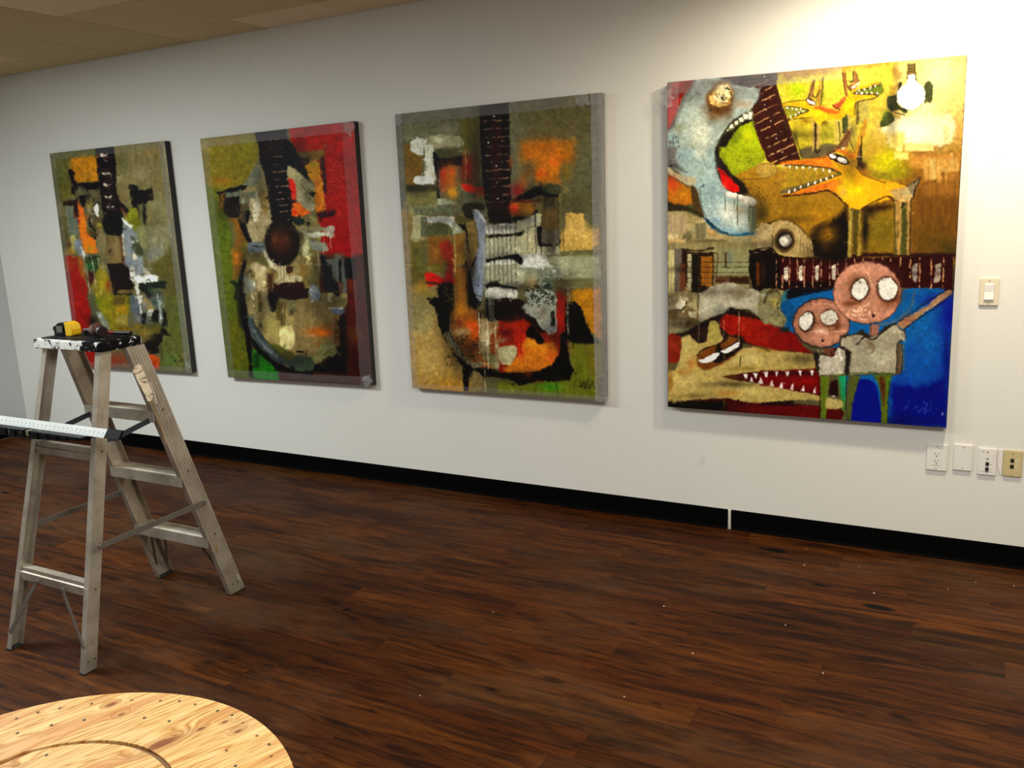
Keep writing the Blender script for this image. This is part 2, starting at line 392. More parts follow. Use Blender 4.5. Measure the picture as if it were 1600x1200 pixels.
def paint_one(A):
    K = (10, 8, 8)
    A.v(70, 215, 9.23)
    A.poly("0,100 800,100 800,500 200,950 100,700", (74, 72, 30), soft=3, sm=False); A.g(200, 330, 120, 120, (82, 80, 40), .8); A.g(320, 760, 130, 120, (88, 76, 20), .8); A.g(580, 250, 100, 40, (92, 88, 26), .8); A.g(280, 540, 60, 90, (70, 74, 26), .7)
    A.poly("380,320 440,290 740,280 770,640 640,630 500,660 410,560", (146, 92, 10), soft=2.5, warp=1.5); A.g(560, 560, 110, 60, (132, 86, 12), .7)
    A.poly("350,470 420,480 460,640 780,620 790,730 540,760 470,780 440,840 380,760 390,640", K, soft=1.2, warp=1.5)
    A.poly("440,760 800,740 830,960 840,1200 460,1200 470,900", (78, 72, 44), soft=1.5, warp=1.5, sm=False); A.scuff(440, 760, 820, 1200, (24, 20, 14), .3); A.g(510, 730, 40, 60, (100, 98, 76), .7); A.g(650, 960, 50, 70, (130, 110, 30), .8); A.poly("710,960 760,950 790,1040 770,1130 720,1060", (196, 186, 168), warp=1, h=1); A.line("820,940 760,920 700,980", 1.6, (30, 16, 10)); A.g(640, 1030, 40, 60, (140, 128, 100), .7); A.poly("500,840 600,820 580,960 530,940", K, warp=1.2)
    A.poly("250,900 430,880 480,840 510,1200 430,1200 420,970 270,970", (34, 14, 10), warp=1.2, sm=False); A.poly("300,970 410,970 420,1200 320,1200", (94, 98, 78), soft=1.2, st='v', sm=False); A.poly("480,920 560,1000 580,1200 500,1200", (176, 76, 14), soft=1.2, warp=1.2, sm=False); A.g(450, 1140, 20, 60, (110, 24, 16), .8)
    A.v(180, 215, 9.23)
    A.poly("-10,110 720,40 790,600 860,1200 200,1200 100,1000 20,600", (102, 92, 54), soft=2, sm=False, st='v'); A.g(110, 330, 90, 130, (74, 74, 36), .8); A.g(360, 500, 110, 120, (124, 114, 76), .85); A.g(510, 200, 130, 90, (112, 94, 48), .8); A.g(600, 270, 30, 40, (84, 70, 10), .8); A.g(60, 560, 60, 60, (130, 122, 90), .7); A.g(620, 620, 80, 100, (104, 90, 46), .7); A.g(680, 1000, 100, 150, (116, 110, 70), .7); A.g(560, 950, 60, 90, (122, 118, 78), .7); A.g(100, 850, 70, 60, (110, 88, 44), .7)
    A.line("690,60 780,560 840,1100", 2.6, (150, 144, 118), sm=False, soft=1.2, a=.5)
    A.poly("200,660 320,680 340,740 470,740 540,690 550,880 470,900 450,960 330,960 350,1010 250,1000 230,840", (14, 12, 10), soft=1, warp=1.5, sm=False); A.g(520, 820, 30, 40, (60, 44, 20), .7); A.poly("340,960 460,960 470,1110 450,1200 330,1200", (88, 86, 50), soft=1.5, st='v'); A.poly("400,980 440,970 450,1200 410,1200", (24, 20, 12), soft=1); A.poly("300,1000 350,1000 340,1200 310,1200", (30, 26, 14), soft=1); A.poly("190,1010 320,1010 320,1200 160,1180", (110, 108, 20), soft=1.5, warp=1.2)
    A.poly("20,700 60,880 200,1020 180,1060 100,1040 0,900", (18, 10, 10), soft=1.2, warp=1.2); A.line("60,980 170,1090", 2.4, (96, 40, 20))
    # neck
    A.v(70, 215, 9.23)
    A.poly("735,165 1000,130 1030,380 1040,700 1060,900 1130,1100 1140,1200 850,1220 800,760 760,400", (14, 8, 10), soft=1, warp=1, sm=False)
    for x, y in ((855, 245), (885, 508), (905, 668), (920, 836), (945, 980)):
        A.poly([(x-50, y-12), (x-20, y-18), (x, y), (x+50, y-16), (x+40, y+10), (x-10, y+22), (x-40, y+20)], (160, 146, 128), warp=1, h=1.2)
        A.line([(x-70, y-52), (x+80, y-62)], 1, (90, 50, 44), sm=False, a=.7); A.line([(x-20, y+46), (x+110, y+38)], 1, (90, 46, 40), sm=False, a=.7)
    # middle
    A.v(80, 340, 9.23)
    A.poly("100,-20 230,-20 250,160 240,420 200,480 160,400", (72, 66, 28), soft=1.5, sm=False); A.poly("240,-20 390,-20 400,240 300,260 250,200", (84, 92, 74), soft=1.5, st='v', sm=False); A.g(310, 160, 80, 60, (92, 96, 76), .7)
    A.poly("390,-20 500,-20 520,200 640,290 660,480 480,500 430,300 400,100", (188, 88, 10), soft=1.5, warp=1.5, sm=False, st='v'); A.g(560, 430, 80, 60, (140, 106, 16), .9); A.g(400, 30, 24, 50, (130, 20, 14), .8); A.poly("280,250 360,260 350,470 300,470", (140, 132, 70), soft=1.2, warp=1.5); A.g(262, 370, 26, 50, (80, 20, 14), .8); A.poly("350,300 440,330 490,540 470,600 400,520 340,500", (106, 110, 116), soft=1.2, warp=1.5, st='v'); A.g(370, 480, 30, 50, (60, 90, 50), .8); A.line("430,400 470,480 480,580", 3, (180, 178, 156), warp=1); A.g(290, 470, 80, 40, (150, 100, 20), .8)
    A.poly("200,530 380,540 470,780 520,1000 540,1200 260,1200", (126, 14, 6), soft=2, sm=False, st='v'); A.g(300, 640, 100, 90, (130, 42, 12), .8); A.g(390, 1150, 90, 60, (150, 20, 6), .7); A.poly("380,540 470,600 480,840 420,800", (130, 70, 16), soft=2)
    A.poly("500,-20 750,-20 760,160 720,190 640,150 600,60", (76, 60, 34), soft=1.5, warp=1.5); A.g(700, 90, 50, 40, (140, 126, 30), .85); A.g(590, 20, 40, 30, (130, 120, 96), .7); A.line("560,0 560,80 640,170", 2.4, K, warp=1.2); A.poly("520,160 640,180 700,240 640,290 540,230", (60, 50, 20), soft=1.2, warp=1.5); A.g(640, 270, 30, 24, K, .9); A.g(720, 160, 30, 26, (140, 130, 80), .8)
    A.poly("660,260 800,250 820,600 760,600 700,520", (104, 92, 58), soft=1.5, warp=1.2, st='v'); A.poly("810,240 1010,230 1040,640 820,620", (104, 84, 42), soft=1.5, warp=1.5, st='v'); A.g(860, 480, 30, 50, (24, 12, 10), .9); A.g(940, 420, 40, 90, (120, 108, 74), .7); A.line("1010,260 1030,420 1040,640", 2.4, (70, 26, 14)); A.line("810,260 820,360", 1.8, (40, 26, 14)); A.rect(640, 520, 850, 640, (88, 76, 48), soft=2, a=.7)
    A.poly("480,560 700,540 690,760 600,790 520,740", (44, 60, 26), soft=1.5, warp=1.5); A.g(560, 680, 60, 50, (24, 92, 40), .9); A.g(640, 560, 20, 30, K, .9); A.g(560, 570, 20, 30, K, .8); A.poly("520,760 640,790 620,960 560,980", (60, 20, 12), soft=1.5)
    A.poly("640,780 740,620 800,760 860,900 880,1200 560,1200 560,980 640,900", (116, 104, 20), soft=2, warp=1.5, sm=False, st='v'); A.g(760, 930, 50, 110, (160, 130, 16), .8); A.g(830, 960, 40, 90, (120, 40, 16), .85); A.g(750, 690, 30, 70, (130, 122, 90), .8); A.g(720, 1080, 20, 50, (170, 164, 100), .8); A.g(590, 1040, 50, 80, (86, 80, 60), .8); A.g(700, 1170, 60, 40, (110, 120, 14), .8)
    for x0, y0, x1, y1 in ((480, 540, 490, 760), (510, 640, 560, 1080), (575, 540, 600, 640), (600, 640, 650, 1000), (685, 560, 700, 700)): A.line([(x0, y0), (x1, y1)], 1.3, (170, 164, 130), sm=False, a=.75)
    A.poly("740,0 1000,-60 1040,40 1050,200 1000,240 800,230 760,160", K, soft=1, warp=1, sm=False); A.poly("810,650 1040,640 1120,700 1160,880 1190,960 1180,1030 960,1040 950,1080 1180,1070 1180,1110 900,1110 870,900", (18, 8, 8), soft=1, warp=1, sm=False); A.rect(960, 1020, 1180, 1072, (96, 78, 36), soft=1, warp=1); A.rect(880, 1110, 1180, 1240, (84, 80, 26), soft=2)
    # grey blue strokes
    A.v(190, 340, 9.23)
    A.poly("20,60 150,80 200,160 260,300 330,480 300,560 330,700 420,780 300,800 200,860 140,760 60,600 40,400", (112, 116, 116), soft=1.2, warp=1.5, sm=False, st='v'); A.poly("0,-20 60,20 150,90 160,140 100,110 30,50", (190, 188, 170), warp=1, h=1.2); A.poly("10,230 40,250 50,440 60,560 30,500", (150, 148, 130), warp=1); A.g(80, 630, 50, 50, (90, 94, 110), .8); A.poly("140,250 260,320 320,470 280,540 200,480 160,380", (50, 56, 30), soft=1.5, warp=1.6); A.g(165, 330, 22, 26, (200, 206, 200), .95); A.g(230, 320, 22, 20, (150, 160, 150), .8); A.poly("170,490 240,560 170,580", (180, 170, 140), warp=1)
    A.poly("150,20 250,0 270,100 200,160 150,90", (96, 96, 10), soft=1.5); A.poly("210,140 330,120 370,420 300,430 240,300", (110, 108, 66), soft=2, warp=1.5, st='v'); A.poly("330,140 700,60 760,240 700,560 450,640 400,640 370,300", (112, 106, 72), soft=4, sm=False); A.g(520, 470, 140, 120, (108, 108, 96), .8); A.g(410, 520, 50, 60, (84, 92, 100), .7); A.poly("420,680 620,520 740,280 800,500 860,900 880,1200 560,1200 620,880 510,800", (82, 74, 26), soft=3, sm=False); A.g(720, 900, 90, 200, (80, 74, 34), .8); A.line([(760, 260), (890, 1200)], 2.2, (130, 124, 90), sm=False, a=.5, soft=1)
    A.poly("310,720 380,740 420,800 340,800", (150, 140, 116), warp=1); A.poly("130,700 180,700 200,800 240,930 270,1150 250,1200 230,1180 200,950 140,860", (170, 168, 152), warp=1, h=1.1); A.poly("215,820 510,810 520,880 480,920 320,920 230,920", (196, 196, 180), warp=1, h=1.3); A.line("360,890 400,870 420,910", 1.6, (60, 60, 50)); A.poly("260,930 540,900 560,880 640,900 630,1000 480,1000 440,960 480,1080 400,1140 300,1060 270,1000", (20, 28, 18), soft=1, warp=1.6, sm=False); A.g(440, 1040, 60, 60, (60, 76, 56), .8); A.scuff(340, 1040, 520, 1200, (160, 160, 140), .3); A.g(540, 1100, 60, 100, (50, 66, 54), .8); A.g(370, 1170, 60, 40, (140, 110, 70), .8); A.g(460, 1150, 26, 50, K, .8)
    # lower left
    A.v(100, 460, 9.23)
    A.poly("60,0 350,0 400,200 400,400 420,480 560,720 560,1060 150,1060 130,500", (132, 6, 4), soft=2, sm=False); A.g(190, 100, 60, 60, (150, 30, 8), .7); A.g(560, 950, 500, 120, (150, 24, 6), .7)
    A.poly("340,0 460,0 480,160 560,300 660,480 620,500 560,460 460,300 390,200", (74, 74, 48), soft=2, warp=1.5); A.g(420, 370, 70, 80, (20, 12, 10), .95); A.poly("460,230 540,250 620,340 680,520 600,480 500,340", (116, 120, 108), soft=1.5, warp=1.3); A.g(520, 280, 26, 40, (170, 170, 154), .8)
    A.poly("460,0 920,0 940,160 920,400 1000,560 700,560 640,380 560,260 480,120", (118, 108, 10), soft=2, warp=1.5, sm=False); A.g(500, 90, 60, 50, (84, 112, 14), .8); A.g(600, 130, 90, 130, (128, 122, 8), .8); A.g(720, 300, 80, 130, (116, 100, 10), .8); A.rect(700, 0, 900, 140, (80, 66, 16), soft=2.5, a=.8); A.rect(760, 140, 910, 260, (150, 108, 10), soft=2, a=.85, warp=1.5); A.rect(770, 280, 920, 420, (130, 112, 50), soft=2, a=.8); A.g(850, 480, 130, 50, (112, 80, 14), .8); A.scuff(740, 400, 1000, 560, (60, 40, 8), .4)
    # lower right
    A.v(190, 460, 9.23)
    A.poly("600,0 850,0 960,560 1010,950 1000,1120 560,1090 560,700 620,420", (84, 86, 34), soft=2, sm=False, st='v'); A.g(800, 250, 70, 200, (74, 84, 30), .7); A.g(700, 950, 110, 120, (84, 110, 46), .85); A.g(900, 950, 60, 130, (110, 104, 56), .7); A.g(800, 600, 80, 120, (86, 86, 22), .7); A.line([(870, 0), (1010, 960)], 2.4, (130, 124, 96), sm=False, a=.5, soft=1.2)
    A.poly("100,0 600,0 630,300 600,460 400,560 200,500 160,200", (86, 90, 76), soft=1.5, warp=1.5, sm=False); A.poly("140,0 200,0 260,140 270,260 160,250", (76, 84, 92), soft=1.5, warp=1.2); A.poly("220,0 300,0 290,60 260,130 240,60", (180, 176, 160), warp=1, h=1.1); A.line("240,20 270,140 290,260", 2, (190, 186, 170), warp=.8); A.poly("310,20 420,60 440,160 480,220 400,220 320,100", (130, 108, 60), warp=1.5); A.g(400, 10, 30, 30, K, .9); A.g(330, 130, 40, 50, (110, 112, 110), .8); A.poly("390,210 450,200 460,270 400,310 370,290", (170, 168, 150), warp=1.2, h=1); A.poly("290,270 350,260 360,340 320,440 280,400", K, soft=1, warp=1.2); A.poly("470,230 540,220 540,380 480,400 430,320", K, soft=1.2, warp=1.3); A.g(250, 340, 60, 60, (110, 110, 100), .8)
    A.poly("510,20 590,60 610,280 580,400 540,380 540,200", (100, 110, 96), soft=1.5, warp=1.2, st='v'); A.line("550,80 570,380", 2, (160, 166, 160), a=.8, warp=1); A.g(480, 90, 40, 50, (44, 66, 54), .8); A.line("520,-20 530,80", 1.4, (190, 196, 190))
    A.poly("180,400 400,420 560,400 590,480 560,560 400,560 340,700 220,560", (92, 78, 24), soft=2, warp=1.5, sm=False); A.g(330, 560, 90, 70, (130, 104, 40), .8); A.g(470, 440, 90, 50, (66, 72, 28), .8); A.g(240, 460, 60, 50, (130, 100, 20), .7)
    A.poly("600,190 640,260 650,400 620,480 700,560 710,600 610,580 580,680 500,740 540,800 560,840 400,870 300,800 280,720 400,640 480,560 560,540 600,400", (16, 12, 8), soft=1.2, warp=1.8, sm=False, a=.92); A.g(440, 620, 70, 50, (60, 44, 20), .8); A.g(400, 840, 40, 40, (110, 96, 60), .7)
    A.poly("320,870 430,860 560,900 555,1080 380,1070", (170, 62, 8), soft=1.5, warp=1.5, sm=False); A.g(480, 1030, 50, 60, (150, 30, 8), .6); A.line([(560, 700), (600, 960)], 1, (40, 50, 16), sm=False)
    A.line("725,905 745,880", 1.3, (30, 40, 12)); A.line("770,950 785,975 780,940", 1.8, (24, 34, 10)); A.line("840,875 850,890 845,990", 1.1, (40, 50, 16)); A.line("860,980 880,930 900,960 915,990", 1.3, (34, 44, 14))
def paint_two(A):
    K = (8, 6, 6)
    A.v(0, 0, 1)
    A.poly("300,180 410,180 400,280 330,310", (104, 92, 18), soft=3, sm=False); A.poly("310,290 350,300 400,600 340,600", (78, 86, 10), soft=3, sm=False)
    A.poly("445,180 600,180 600,410 500,400 490,220", (130, 12, 6), soft=2, sm=False); A.poly("500,400 600,400 610,620 460,620", (60, 22, 8), soft=3, sm=False)
    A.v(310, 180, 8)
    A.g(110, 380, 90, 110, (140, 124, 62), .85); A.g(350, 330, 140, 50, (132, 112, 50), .8); A.g(400, 350, 50, 40, (140, 110, 56), .7); A.g(300, 600, 150, 130, (104, 92, 16), .8); A.g(300, 830, 150, 60, (132, 86, 10), .9); A.g(620, 480, 110, 160, (98, 96, 12), .8); A.g(600, 320, 100, 50, (120, 112, 50), .6); A.g(480, 520, 40, 40, (84, 84, 10), .7); A.g(80, 700, 40, 160, (110, 96, 48), .7)
    A.rect(140, 960, 300, 1200, (84, 90, 16), soft=3); A.rect(260, 960, 330, 1200, (120, 76, 14), soft=2, a=.7)
    A.poly("700,190 1110,130 1130,480 1180,700 1250,900 1300,1400 900,1400 880,1000 830,760 780,620 760,400", (12, 8, 10), soft=1.2, warp=1, sm=False); A.rect(820, 290, 1080, 520, (26, 10, 12), soft=3, a=.7)
    for y in (300, 412, 515, 615, 712, 803, 895, 973, 1052, 1130, 1210): A.line([(900+(y-300)*.12, y+14), (1065+(y-300)*.11, y)], 1.1, (140, 104, 84), sm=False, warp=.4, dash=1.3)
    A.poly("680,680 790,640 830,740 870,960 890,1200 640,1200 640,1060 540,940 600,840", (124, 110, 66), soft=1.2, warp=1.5, sm=False); A.poly("700,660 780,640 800,780 720,880 560,900 620,800", (96, 98, 76), soft=1.2, warp=1.5); A.g(680, 820, 50, 40, (110, 108, 90), .8); A.g(740, 940, 60, 40, (160, 138, 96), .7)
    A.poly("700,1000 740,940 760,1040 790,1120 770,1200 640,1200 650,1080", (182, 168, 130), warp=1.4, h=1.2); A.g(830, 1050, 40, 90, (120, 84, 26), .8); A.line("810,1100 840,1120", 1, (200, 180, 140))
    A.poly("230,970 330,950 560,880 620,910 540,960 350,990 280,1000", K, warp=1.3); A.rect(330, 970, 720, 1050, (92, 98, 76), soft=1.5, warp=1.5); A.poly("340,1040 520,1020 530,1250 330,1250", (14, 10, 8), sm=False, warp=1); A.poly("530,1000 640,1000 640,1250 530,1250", (90, 84, 60), soft=1.5, st='v'); A.line("560,1030 575,1190", 1.6, (130, 136, 120), warp=1); A.line("270,980 290,1100", 1.6, K); A.rect(320, 990, 350, 1200, (60, 34, 14), soft=1)
    A.v(440, 180, 8)
    A.poly("100,150 160,120 950,40 950,420 540,480 200,470 140,360 110,290", (140, 14, 6), soft=1.5, sm=False); A.g(560, 400, 60, 60, (116, 26, 12), .7); A.g(700, 560, 130, 80, (120, 8, 4), .7); A.scuff(560, 540, 820, 1100, (180, 60, 20), .6, 'h', .4)
    A.poly("20,320 140,360 200,470 260,560 340,720 350,830 300,800 180,700 80,650 40,650", (14, 10, 12), soft=1.2, warp=1.2); A.poly("200,480 320,460 540,440 540,540 480,580 340,570 300,520", (100, 72, 16), soft=2, warp=1.5); A.rect(240, 530, 360, 640, (40, 14, 10), soft=2); A.poly("480,560 540,540 560,800 570,960 520,960 500,760", (40, 10, 10), soft=2)
    A.poly("300,640 430,570 490,600 490,720 520,860 530,1000 550,1200 420,1200 400,960 430,880 340,760", (176, 116, 12), soft=1.5, warp=1.2, sm=False); A.g(420, 620, 60, 40, (130, 112, 14), .9); A.g(460, 860, 40, 60, (150, 60, 14), .8); A.g(480, 1040, 50, 100, (176, 84, 8), .9)
    A.poly("75,650 120,650 240,730 340,840 410,910 400,1000 420,1080 400,1200 210,1200 180,1000 160,860 80,820", (140, 132, 90), soft=1.2, warp=1.2, sm=False); A.g(250, 1030, 60, 90, (180, 166, 126), .85); A.g(370, 900, 50, 50, (130, 134, 100), .7); A.g(340, 1030, 50, 70, (110, 106, 70), .7); A.line("250,880 340,980 400,1010", 1.2, (90, 80, 40)); A.poly("350,970 440,980 420,1020 390,1040", (30, 20, 14), warp=1)
    A.poly("90,810 160,830 185,960 180,1060 150,1080 110,940", (190, 22, 8), soft=1.2, warp=1); A.g(150, 1050, 30, 40, (206, 70, 30), .7); A.poly("150,1120 240,1120 280,1200 150,1260", (204, 90, 8), soft=1.5)
    A.v(450, 320, 8)
    A.poly("60,0 180,0 250,80 280,130 60,160 80,80", (206, 84, 6), soft=1.2, warp=1.2); A.g(90, 110, 30, 40, (186, 20, 6), .9); A.poly("180,0 340,0 330,80 290,100 220,60", (150, 140, 104), soft=1.2, warp=1); A.rect(360, 0, 480, 120, (176, 88, 8), soft=1.5, warp=1.2)
    A.poly("370,120 580,80 580,160 480,190 420,230 400,180", (40, 6, 6), soft=2.5, warp=1.5); A.poly("420,190 560,160 820,160 820,690 620,600 560,640 420,600 500,560 380,460 460,420", (132, 6, 6), soft=2, sm=False, warp=1); A.g(640, 130, 40, 40, (170, 44, 16), .6)
    A.poly("100,170 330,160 370,200 420,300 400,640 420,700 400,1000 420,1200 0,1200 0,900 180,640 200,480 150,340 60,240", (110, 96, 46), soft=1.5, warp=1.5, sm=False); A.poly("60,190 180,170 210,250 120,270", (16, 32, 20), soft=1.2, warp=1.2); A.poly("240,220 290,240 280,280 240,270", (30, 34, 24), warp=1); A.g(320, 190, 40, 40, (140, 130, 86), .8); A.poly("150,310 260,330 270,600 320,640 200,660 190,560 210,440", (166, 162, 116), soft=1.5, warp=1.5); A.poly("160,310 460,300 470,340 300,350 200,340", (110, 106, 76), warp=1.2)
    A.poly("260,380 400,360 520,370 530,410 400,410 280,420", (170, 170, 144), warp=1.2, h=1); A.poly("480,310 560,270 585,340 560,420 530,440 520,380 480,370", (140, 130, 110), warp=1.2, h=1); A.poly("280,450 400,480 480,500 500,600 320,590 290,540", (116, 118, 100), warp=1.2, st='h'); A.g(330, 450, 40, 40, (80, 84, 50), .8); A.g(480, 570, 26, 20, (160, 140, 120), .8)
    A.scuff(180, 620, 320, 800, (190, 176, 120), .2); A.g(180, 850, 60, 80, (130, 90, 30), .8); A.g(350, 740, 40, 100, (84, 66, 24), .7); A.scuff(60, 900, 200, 990, (200, 196, 180), .0)
    for x0, y0, x1, y1 in ((460, 310, 450, 620), (450, 620, 510, 900), (510, 900, 545, 1200), (380, 620, 400, 840), (530, 430, 545, 560)): A.line([(x0, y0), (x1, y1)], 1, (176, 170, 140), sm=False, a=.8)
    A.poly("400,640 460,640 520,780 560,900 620,1000 640,1170 500,1100 460,1060 430,840", (14, 18, 18), soft=1.2, warp=1.2, sm=False); A.poly("470,700 580,680 600,620 700,690 730,800 740,1000 750,1200 690,1200 660,980 620,980 560,900 520,780", (78, 82, 72), soft=1.5, warp=1.2, sm=False, st='v'); A.rect(530, 770, 560, 900, K, soft=1); A.rect(645, 700, 670, 980, K, soft=1); A.rect(585, 1000, 640, 1170, (16, 12, 10), soft=1.2); A.rect(650, 980, 690, 1180, (74, 50, 34), soft=1.5); A.g(650, 650, 60, 30, (100, 90, 60), .7)
    A.poly("710,700 830,680 850,960 760,960 720,900", (10, 8, 8), soft=2, sm=False); A.rect(760, 950, 860, 1250, (84, 24, 8), soft=2, st='v')
    A.v(320, 320, 8)
    A.poly("290,160 460,160 530,400 540,560 480,740 430,900 360,960 360,800 340,580 400,480 380,300", (116, 78, 16), soft=2, warp=1.5); A.g(410, 320, 40, 60, (156, 90, 14), .8); A.g(410, 650, 50, 40, (206, 112, 8), .9); A.g(400, 730, 40, 40, (190, 100, 12), .85); A.g(440, 480, 50, 50, (130, 70, 14), .8); A.g(260, 420, 90, 170, (66, 84, 12), .8); A.g(500, 560, 40, 90, (90, 96, 20), .8); A.g(260, 800, 70, 150, (84, 100, 12), .8)
    A.poly("440,200 520,260 560,400 600,480 560,500 490,400 430,260", K, soft=1.2, warp=1.2); A.poly("250,0 450,0 440,130 420,170 280,160", (22, 14, 10), soft=1.2, warp=1); A.rect(450, 0, 570, 240, (70, 58, 34), soft=1.5, st='v'); A.poly("520,100 580,120 580,240 520,240", K, soft=1.2)
    A.poly("560,0 820,0 840,220 780,380 720,480 600,480 560,380 530,260 580,120", (140, 126, 86), soft=1.2, warp=1.5, sm=False); A.poly("620,0 710,0 690,140 640,220 610,120", (200, 188, 150), warp=1.5, h=1.1); A.g(760, 60, 50, 80, (124, 90, 30), .8); A.g(600, 320, 50, 60, (140, 126, 90), .8); A.g(660, 300, 20, 20, (120, 90, 30), .8); A.g(780, 330, 30, 60, (84, 84, 50), .7)
    A.poly("560,500 740,500 780,560 740,640 570,640", (98, 106, 110), soft=1.5, warp=1.5); A.line("620,530 740,540", 2.2, (20, 26, 24), dash=.6); A.g(600, 590, 26, 26, (50, 60, 50), .7); A.poly("520,640 780,620 800,740 560,740", (104, 92, 44), soft=2, warp=1.5)
    A.poly("500,760 620,740 700,730 780,780 900,860 1050,800 1200,640 1200,1200 480,1200 480,900", (130, 112, 62), soft=1.5, warp=1.5, sm=False); A.poly("580,770 640,740 700,760 770,800 780,900 770,1200 690,1200 640,900 600,830", (168, 150, 104), soft=1.2, warp=1.5, st='v'); A.poly("500,900 620,960 640,1060 600,1200 520,1200 490,1000", (134, 134, 112), soft=1.2, warp=1.5, st='v'); A.g(745, 815, 24, 24, (214, 204, 170), .9); A.g(625, 1010, 14, 34, (214, 206, 176), .9); A.g(840, 870, 70, 60, (110, 84, 34), .8); A.scuff(500, 780, 640, 960, (40, 26, 12), .4); A.rect(780, 880, 860, 1200, (60, 30, 14), soft=2, a=.8)
    A.poly("740,610 790,590 820,680 880,740 1000,800 900,840 800,760", (176, 164, 130), warp=1.5); A.poly("880,780 1010,770 1040,900 1190,900 1190,1000 890,1000 920,900", (168, 154, 110), warp=1.2, st='v'); [A.line([(930+k*32, 780), (925+k*36, 980)], 1.0, (80, 60, 34), sm=False, a=.7) for k in range(5)]; A.poly("1030,790 1110,790 1100,850 1040,860", (50, 22, 10), warp=1.2)
    A.ell(975, 490, 220, 290, (16, 8, 6), rot=-4, soft=1.3, warp=1); A.g(970, 470, 130, 170, (70, 26, 10), .95); A.g(880, 450, 50, 90, (96, 48, 12), .8); A.g(1040, 440, 40, 60, (80, 40, 12), .7); A.ell(1054, 200, 8, 8, (160, 160, 150), warp=.2)
    A.poly("490,710 530,740 500,860 480,1000 480,1200 420,1200 420,1000 450,860", K, soft=1.2, warp=1.2); A.poly("320,970 400,990 440,1080 400,1200 370,1160 390,1060", (20, 34, 16), soft=1, warp=1.6)
    A.poly("860,1000 1240,980 1240,1170 880,1200", (34, 10, 6), sm=False, soft=1, warp=.8); A.line("920,1085 1180,1080", 3, (150, 104, 80), dash=1, warp=.7); A.line("960,1160 1200,1160", 1.6, (90, 44, 30), a=.6)
    # lower left
    A.v(340, 460, 8)
    A.poly("240,0 340,0 360,300 320,470 270,400 250,200", (36, 40, 16), soft=1.5, warp=1.5, sm=False); A.g(220, 500, 80, 200, (96, 88, 10), .8); A.g(260, 800, 90, 120, (92, 84, 8), .8)
    A.poly("280,0 360,0 380,280 430,560 440,900 460,1040 400,1040 390,800 350,560 330,440 290,300", K, soft=1, warp=1, sm=False); A.poly("440,680 540,740 700,860 770,900 780,1100 450,1060", (22, 104, 8), soft=1.5, sm=False, st='v'); A.rect(450, 740, 530, 930, (14, 50, 8), soft=2.5, a=.8)
    A.poly("765,920 1200,980 1240,1200 770,1100", (56, 22, 14), soft=1.5, sm=False)
    A.poly("370,0 1180,0 1200,960 1000,900 740,700 560,520 480,380 400,260", (136, 118, 66), soft=1.5, warp=1.5, sm=False); A.poly("370,0 640,0 660,240 540,280 460,300 390,240", (130, 114, 70), soft=1.5, st='v', warp=1.5); A.line("440,0 470,200", 2, (196, 180, 140), warp=1.5, dash=1); A.poly("520,0 560,100 560,220 520,210", (70, 56, 14), soft=1.5, warp=1.5)
    A.poly("640,0 760,0 760,120 700,240 660,160", K, soft=1.5, warp=1.5); A.poly("700,-60 1150,-60 1140,60 960,90 800,60 720,60", (30, 10, 8), soft=1.2, warp=1, sm=False); A.poly("880,110 1180,100 1180,200 1150,320 1000,260 900,220", (106, 98, 56), soft=2, warp=2); A.line("960,140 1120,130", 2, (150, 144, 90), warp=1, dash=1); A.g(930, 240, 40, 50, (50, 36, 14), .8); A.g(1130, 300, 50, 40, (50, 30, 14), .7); A.rect(740, 120, 850, 400, (86, 70, 26), soft=1.5, st='v'); A.line("830,130 825,360", 1, (140, 124, 80))
    A.poly("560,340 780,340 780,640 700,560 620,460", (142, 128, 66), soft=1.5, st='v', warp=1.5); A.poly("800,440 890,410 980,520 940,680 860,700 780,650", (206, 190, 124), soft=1.5, warp=1.5, h=1); A.g(930, 440, 50, 60, (160, 140, 80), .8); A.poly("980,380 1120,420 1130,640 1000,700", (126, 104, 70), soft=2, st='v'); A.g(540, 400, 26, 30, (40, 30, 24), .85); A.g(1170, 500, 60, 60, (180, 80, 20), .9)
    A.line("1000,730 1080,725 1160,720", 3.4, K, dash=1.5, warp=1); A.line("1010,810 1100,800 1150,790", 3, K, dash=1.5); A.poly("640,640 760,640 900,720 1010,780 1010,850 860,820 720,740", (84, 84, 24), soft=2, warp=1.2); A.g(980, 720, 40, 30, (150, 110, 40), .7)
    A.poly("390,320 440,300 480,400 560,520 640,640 740,740 900,830 1050,860 1170,860 1180,950 1050,960 880,890 700,830 560,700 450,560 400,430", (60, 72, 74), soft=1, warp=.9, st='h'); A.line("450,440 540,590 660,720 760,800", 2.6, (120, 122, 116), soft=1, a=.8, warp=.8); A.g(900, 850, 130, 40, (50, 64, 50), .8); A.line("430,320 500,430 620,600 760,740", 1.2, (20, 24, 24)); A.poly("420,520 560,700 700,830 860,900 1040,970 1200,960 1200,1020 760,960 700,900 540,760 440,660", K, soft=1.2, warp=1, sm=False); A.line("722,880 725,950", 1.6, K)
    # lower right
    A.v(460, 460, 8)
    A.poly("550,280 650,260 680,640 670,1000 -20,960 -60,900 200,880 300,880 480,780 580,630", (10, 8, 8), soft=1.3, warp=1.2, sm=False); A.rect(660, 0, 900, 1010, (62, 10, 6), soft=3, sm=False); A.g(760, 520, 100, 130, (90, 44, 8), .9); A.g(760, 120, 70, 140, (84, 14, 10), .8); A.g(820, 900, 100, 100, (40, 6, 6), .8)
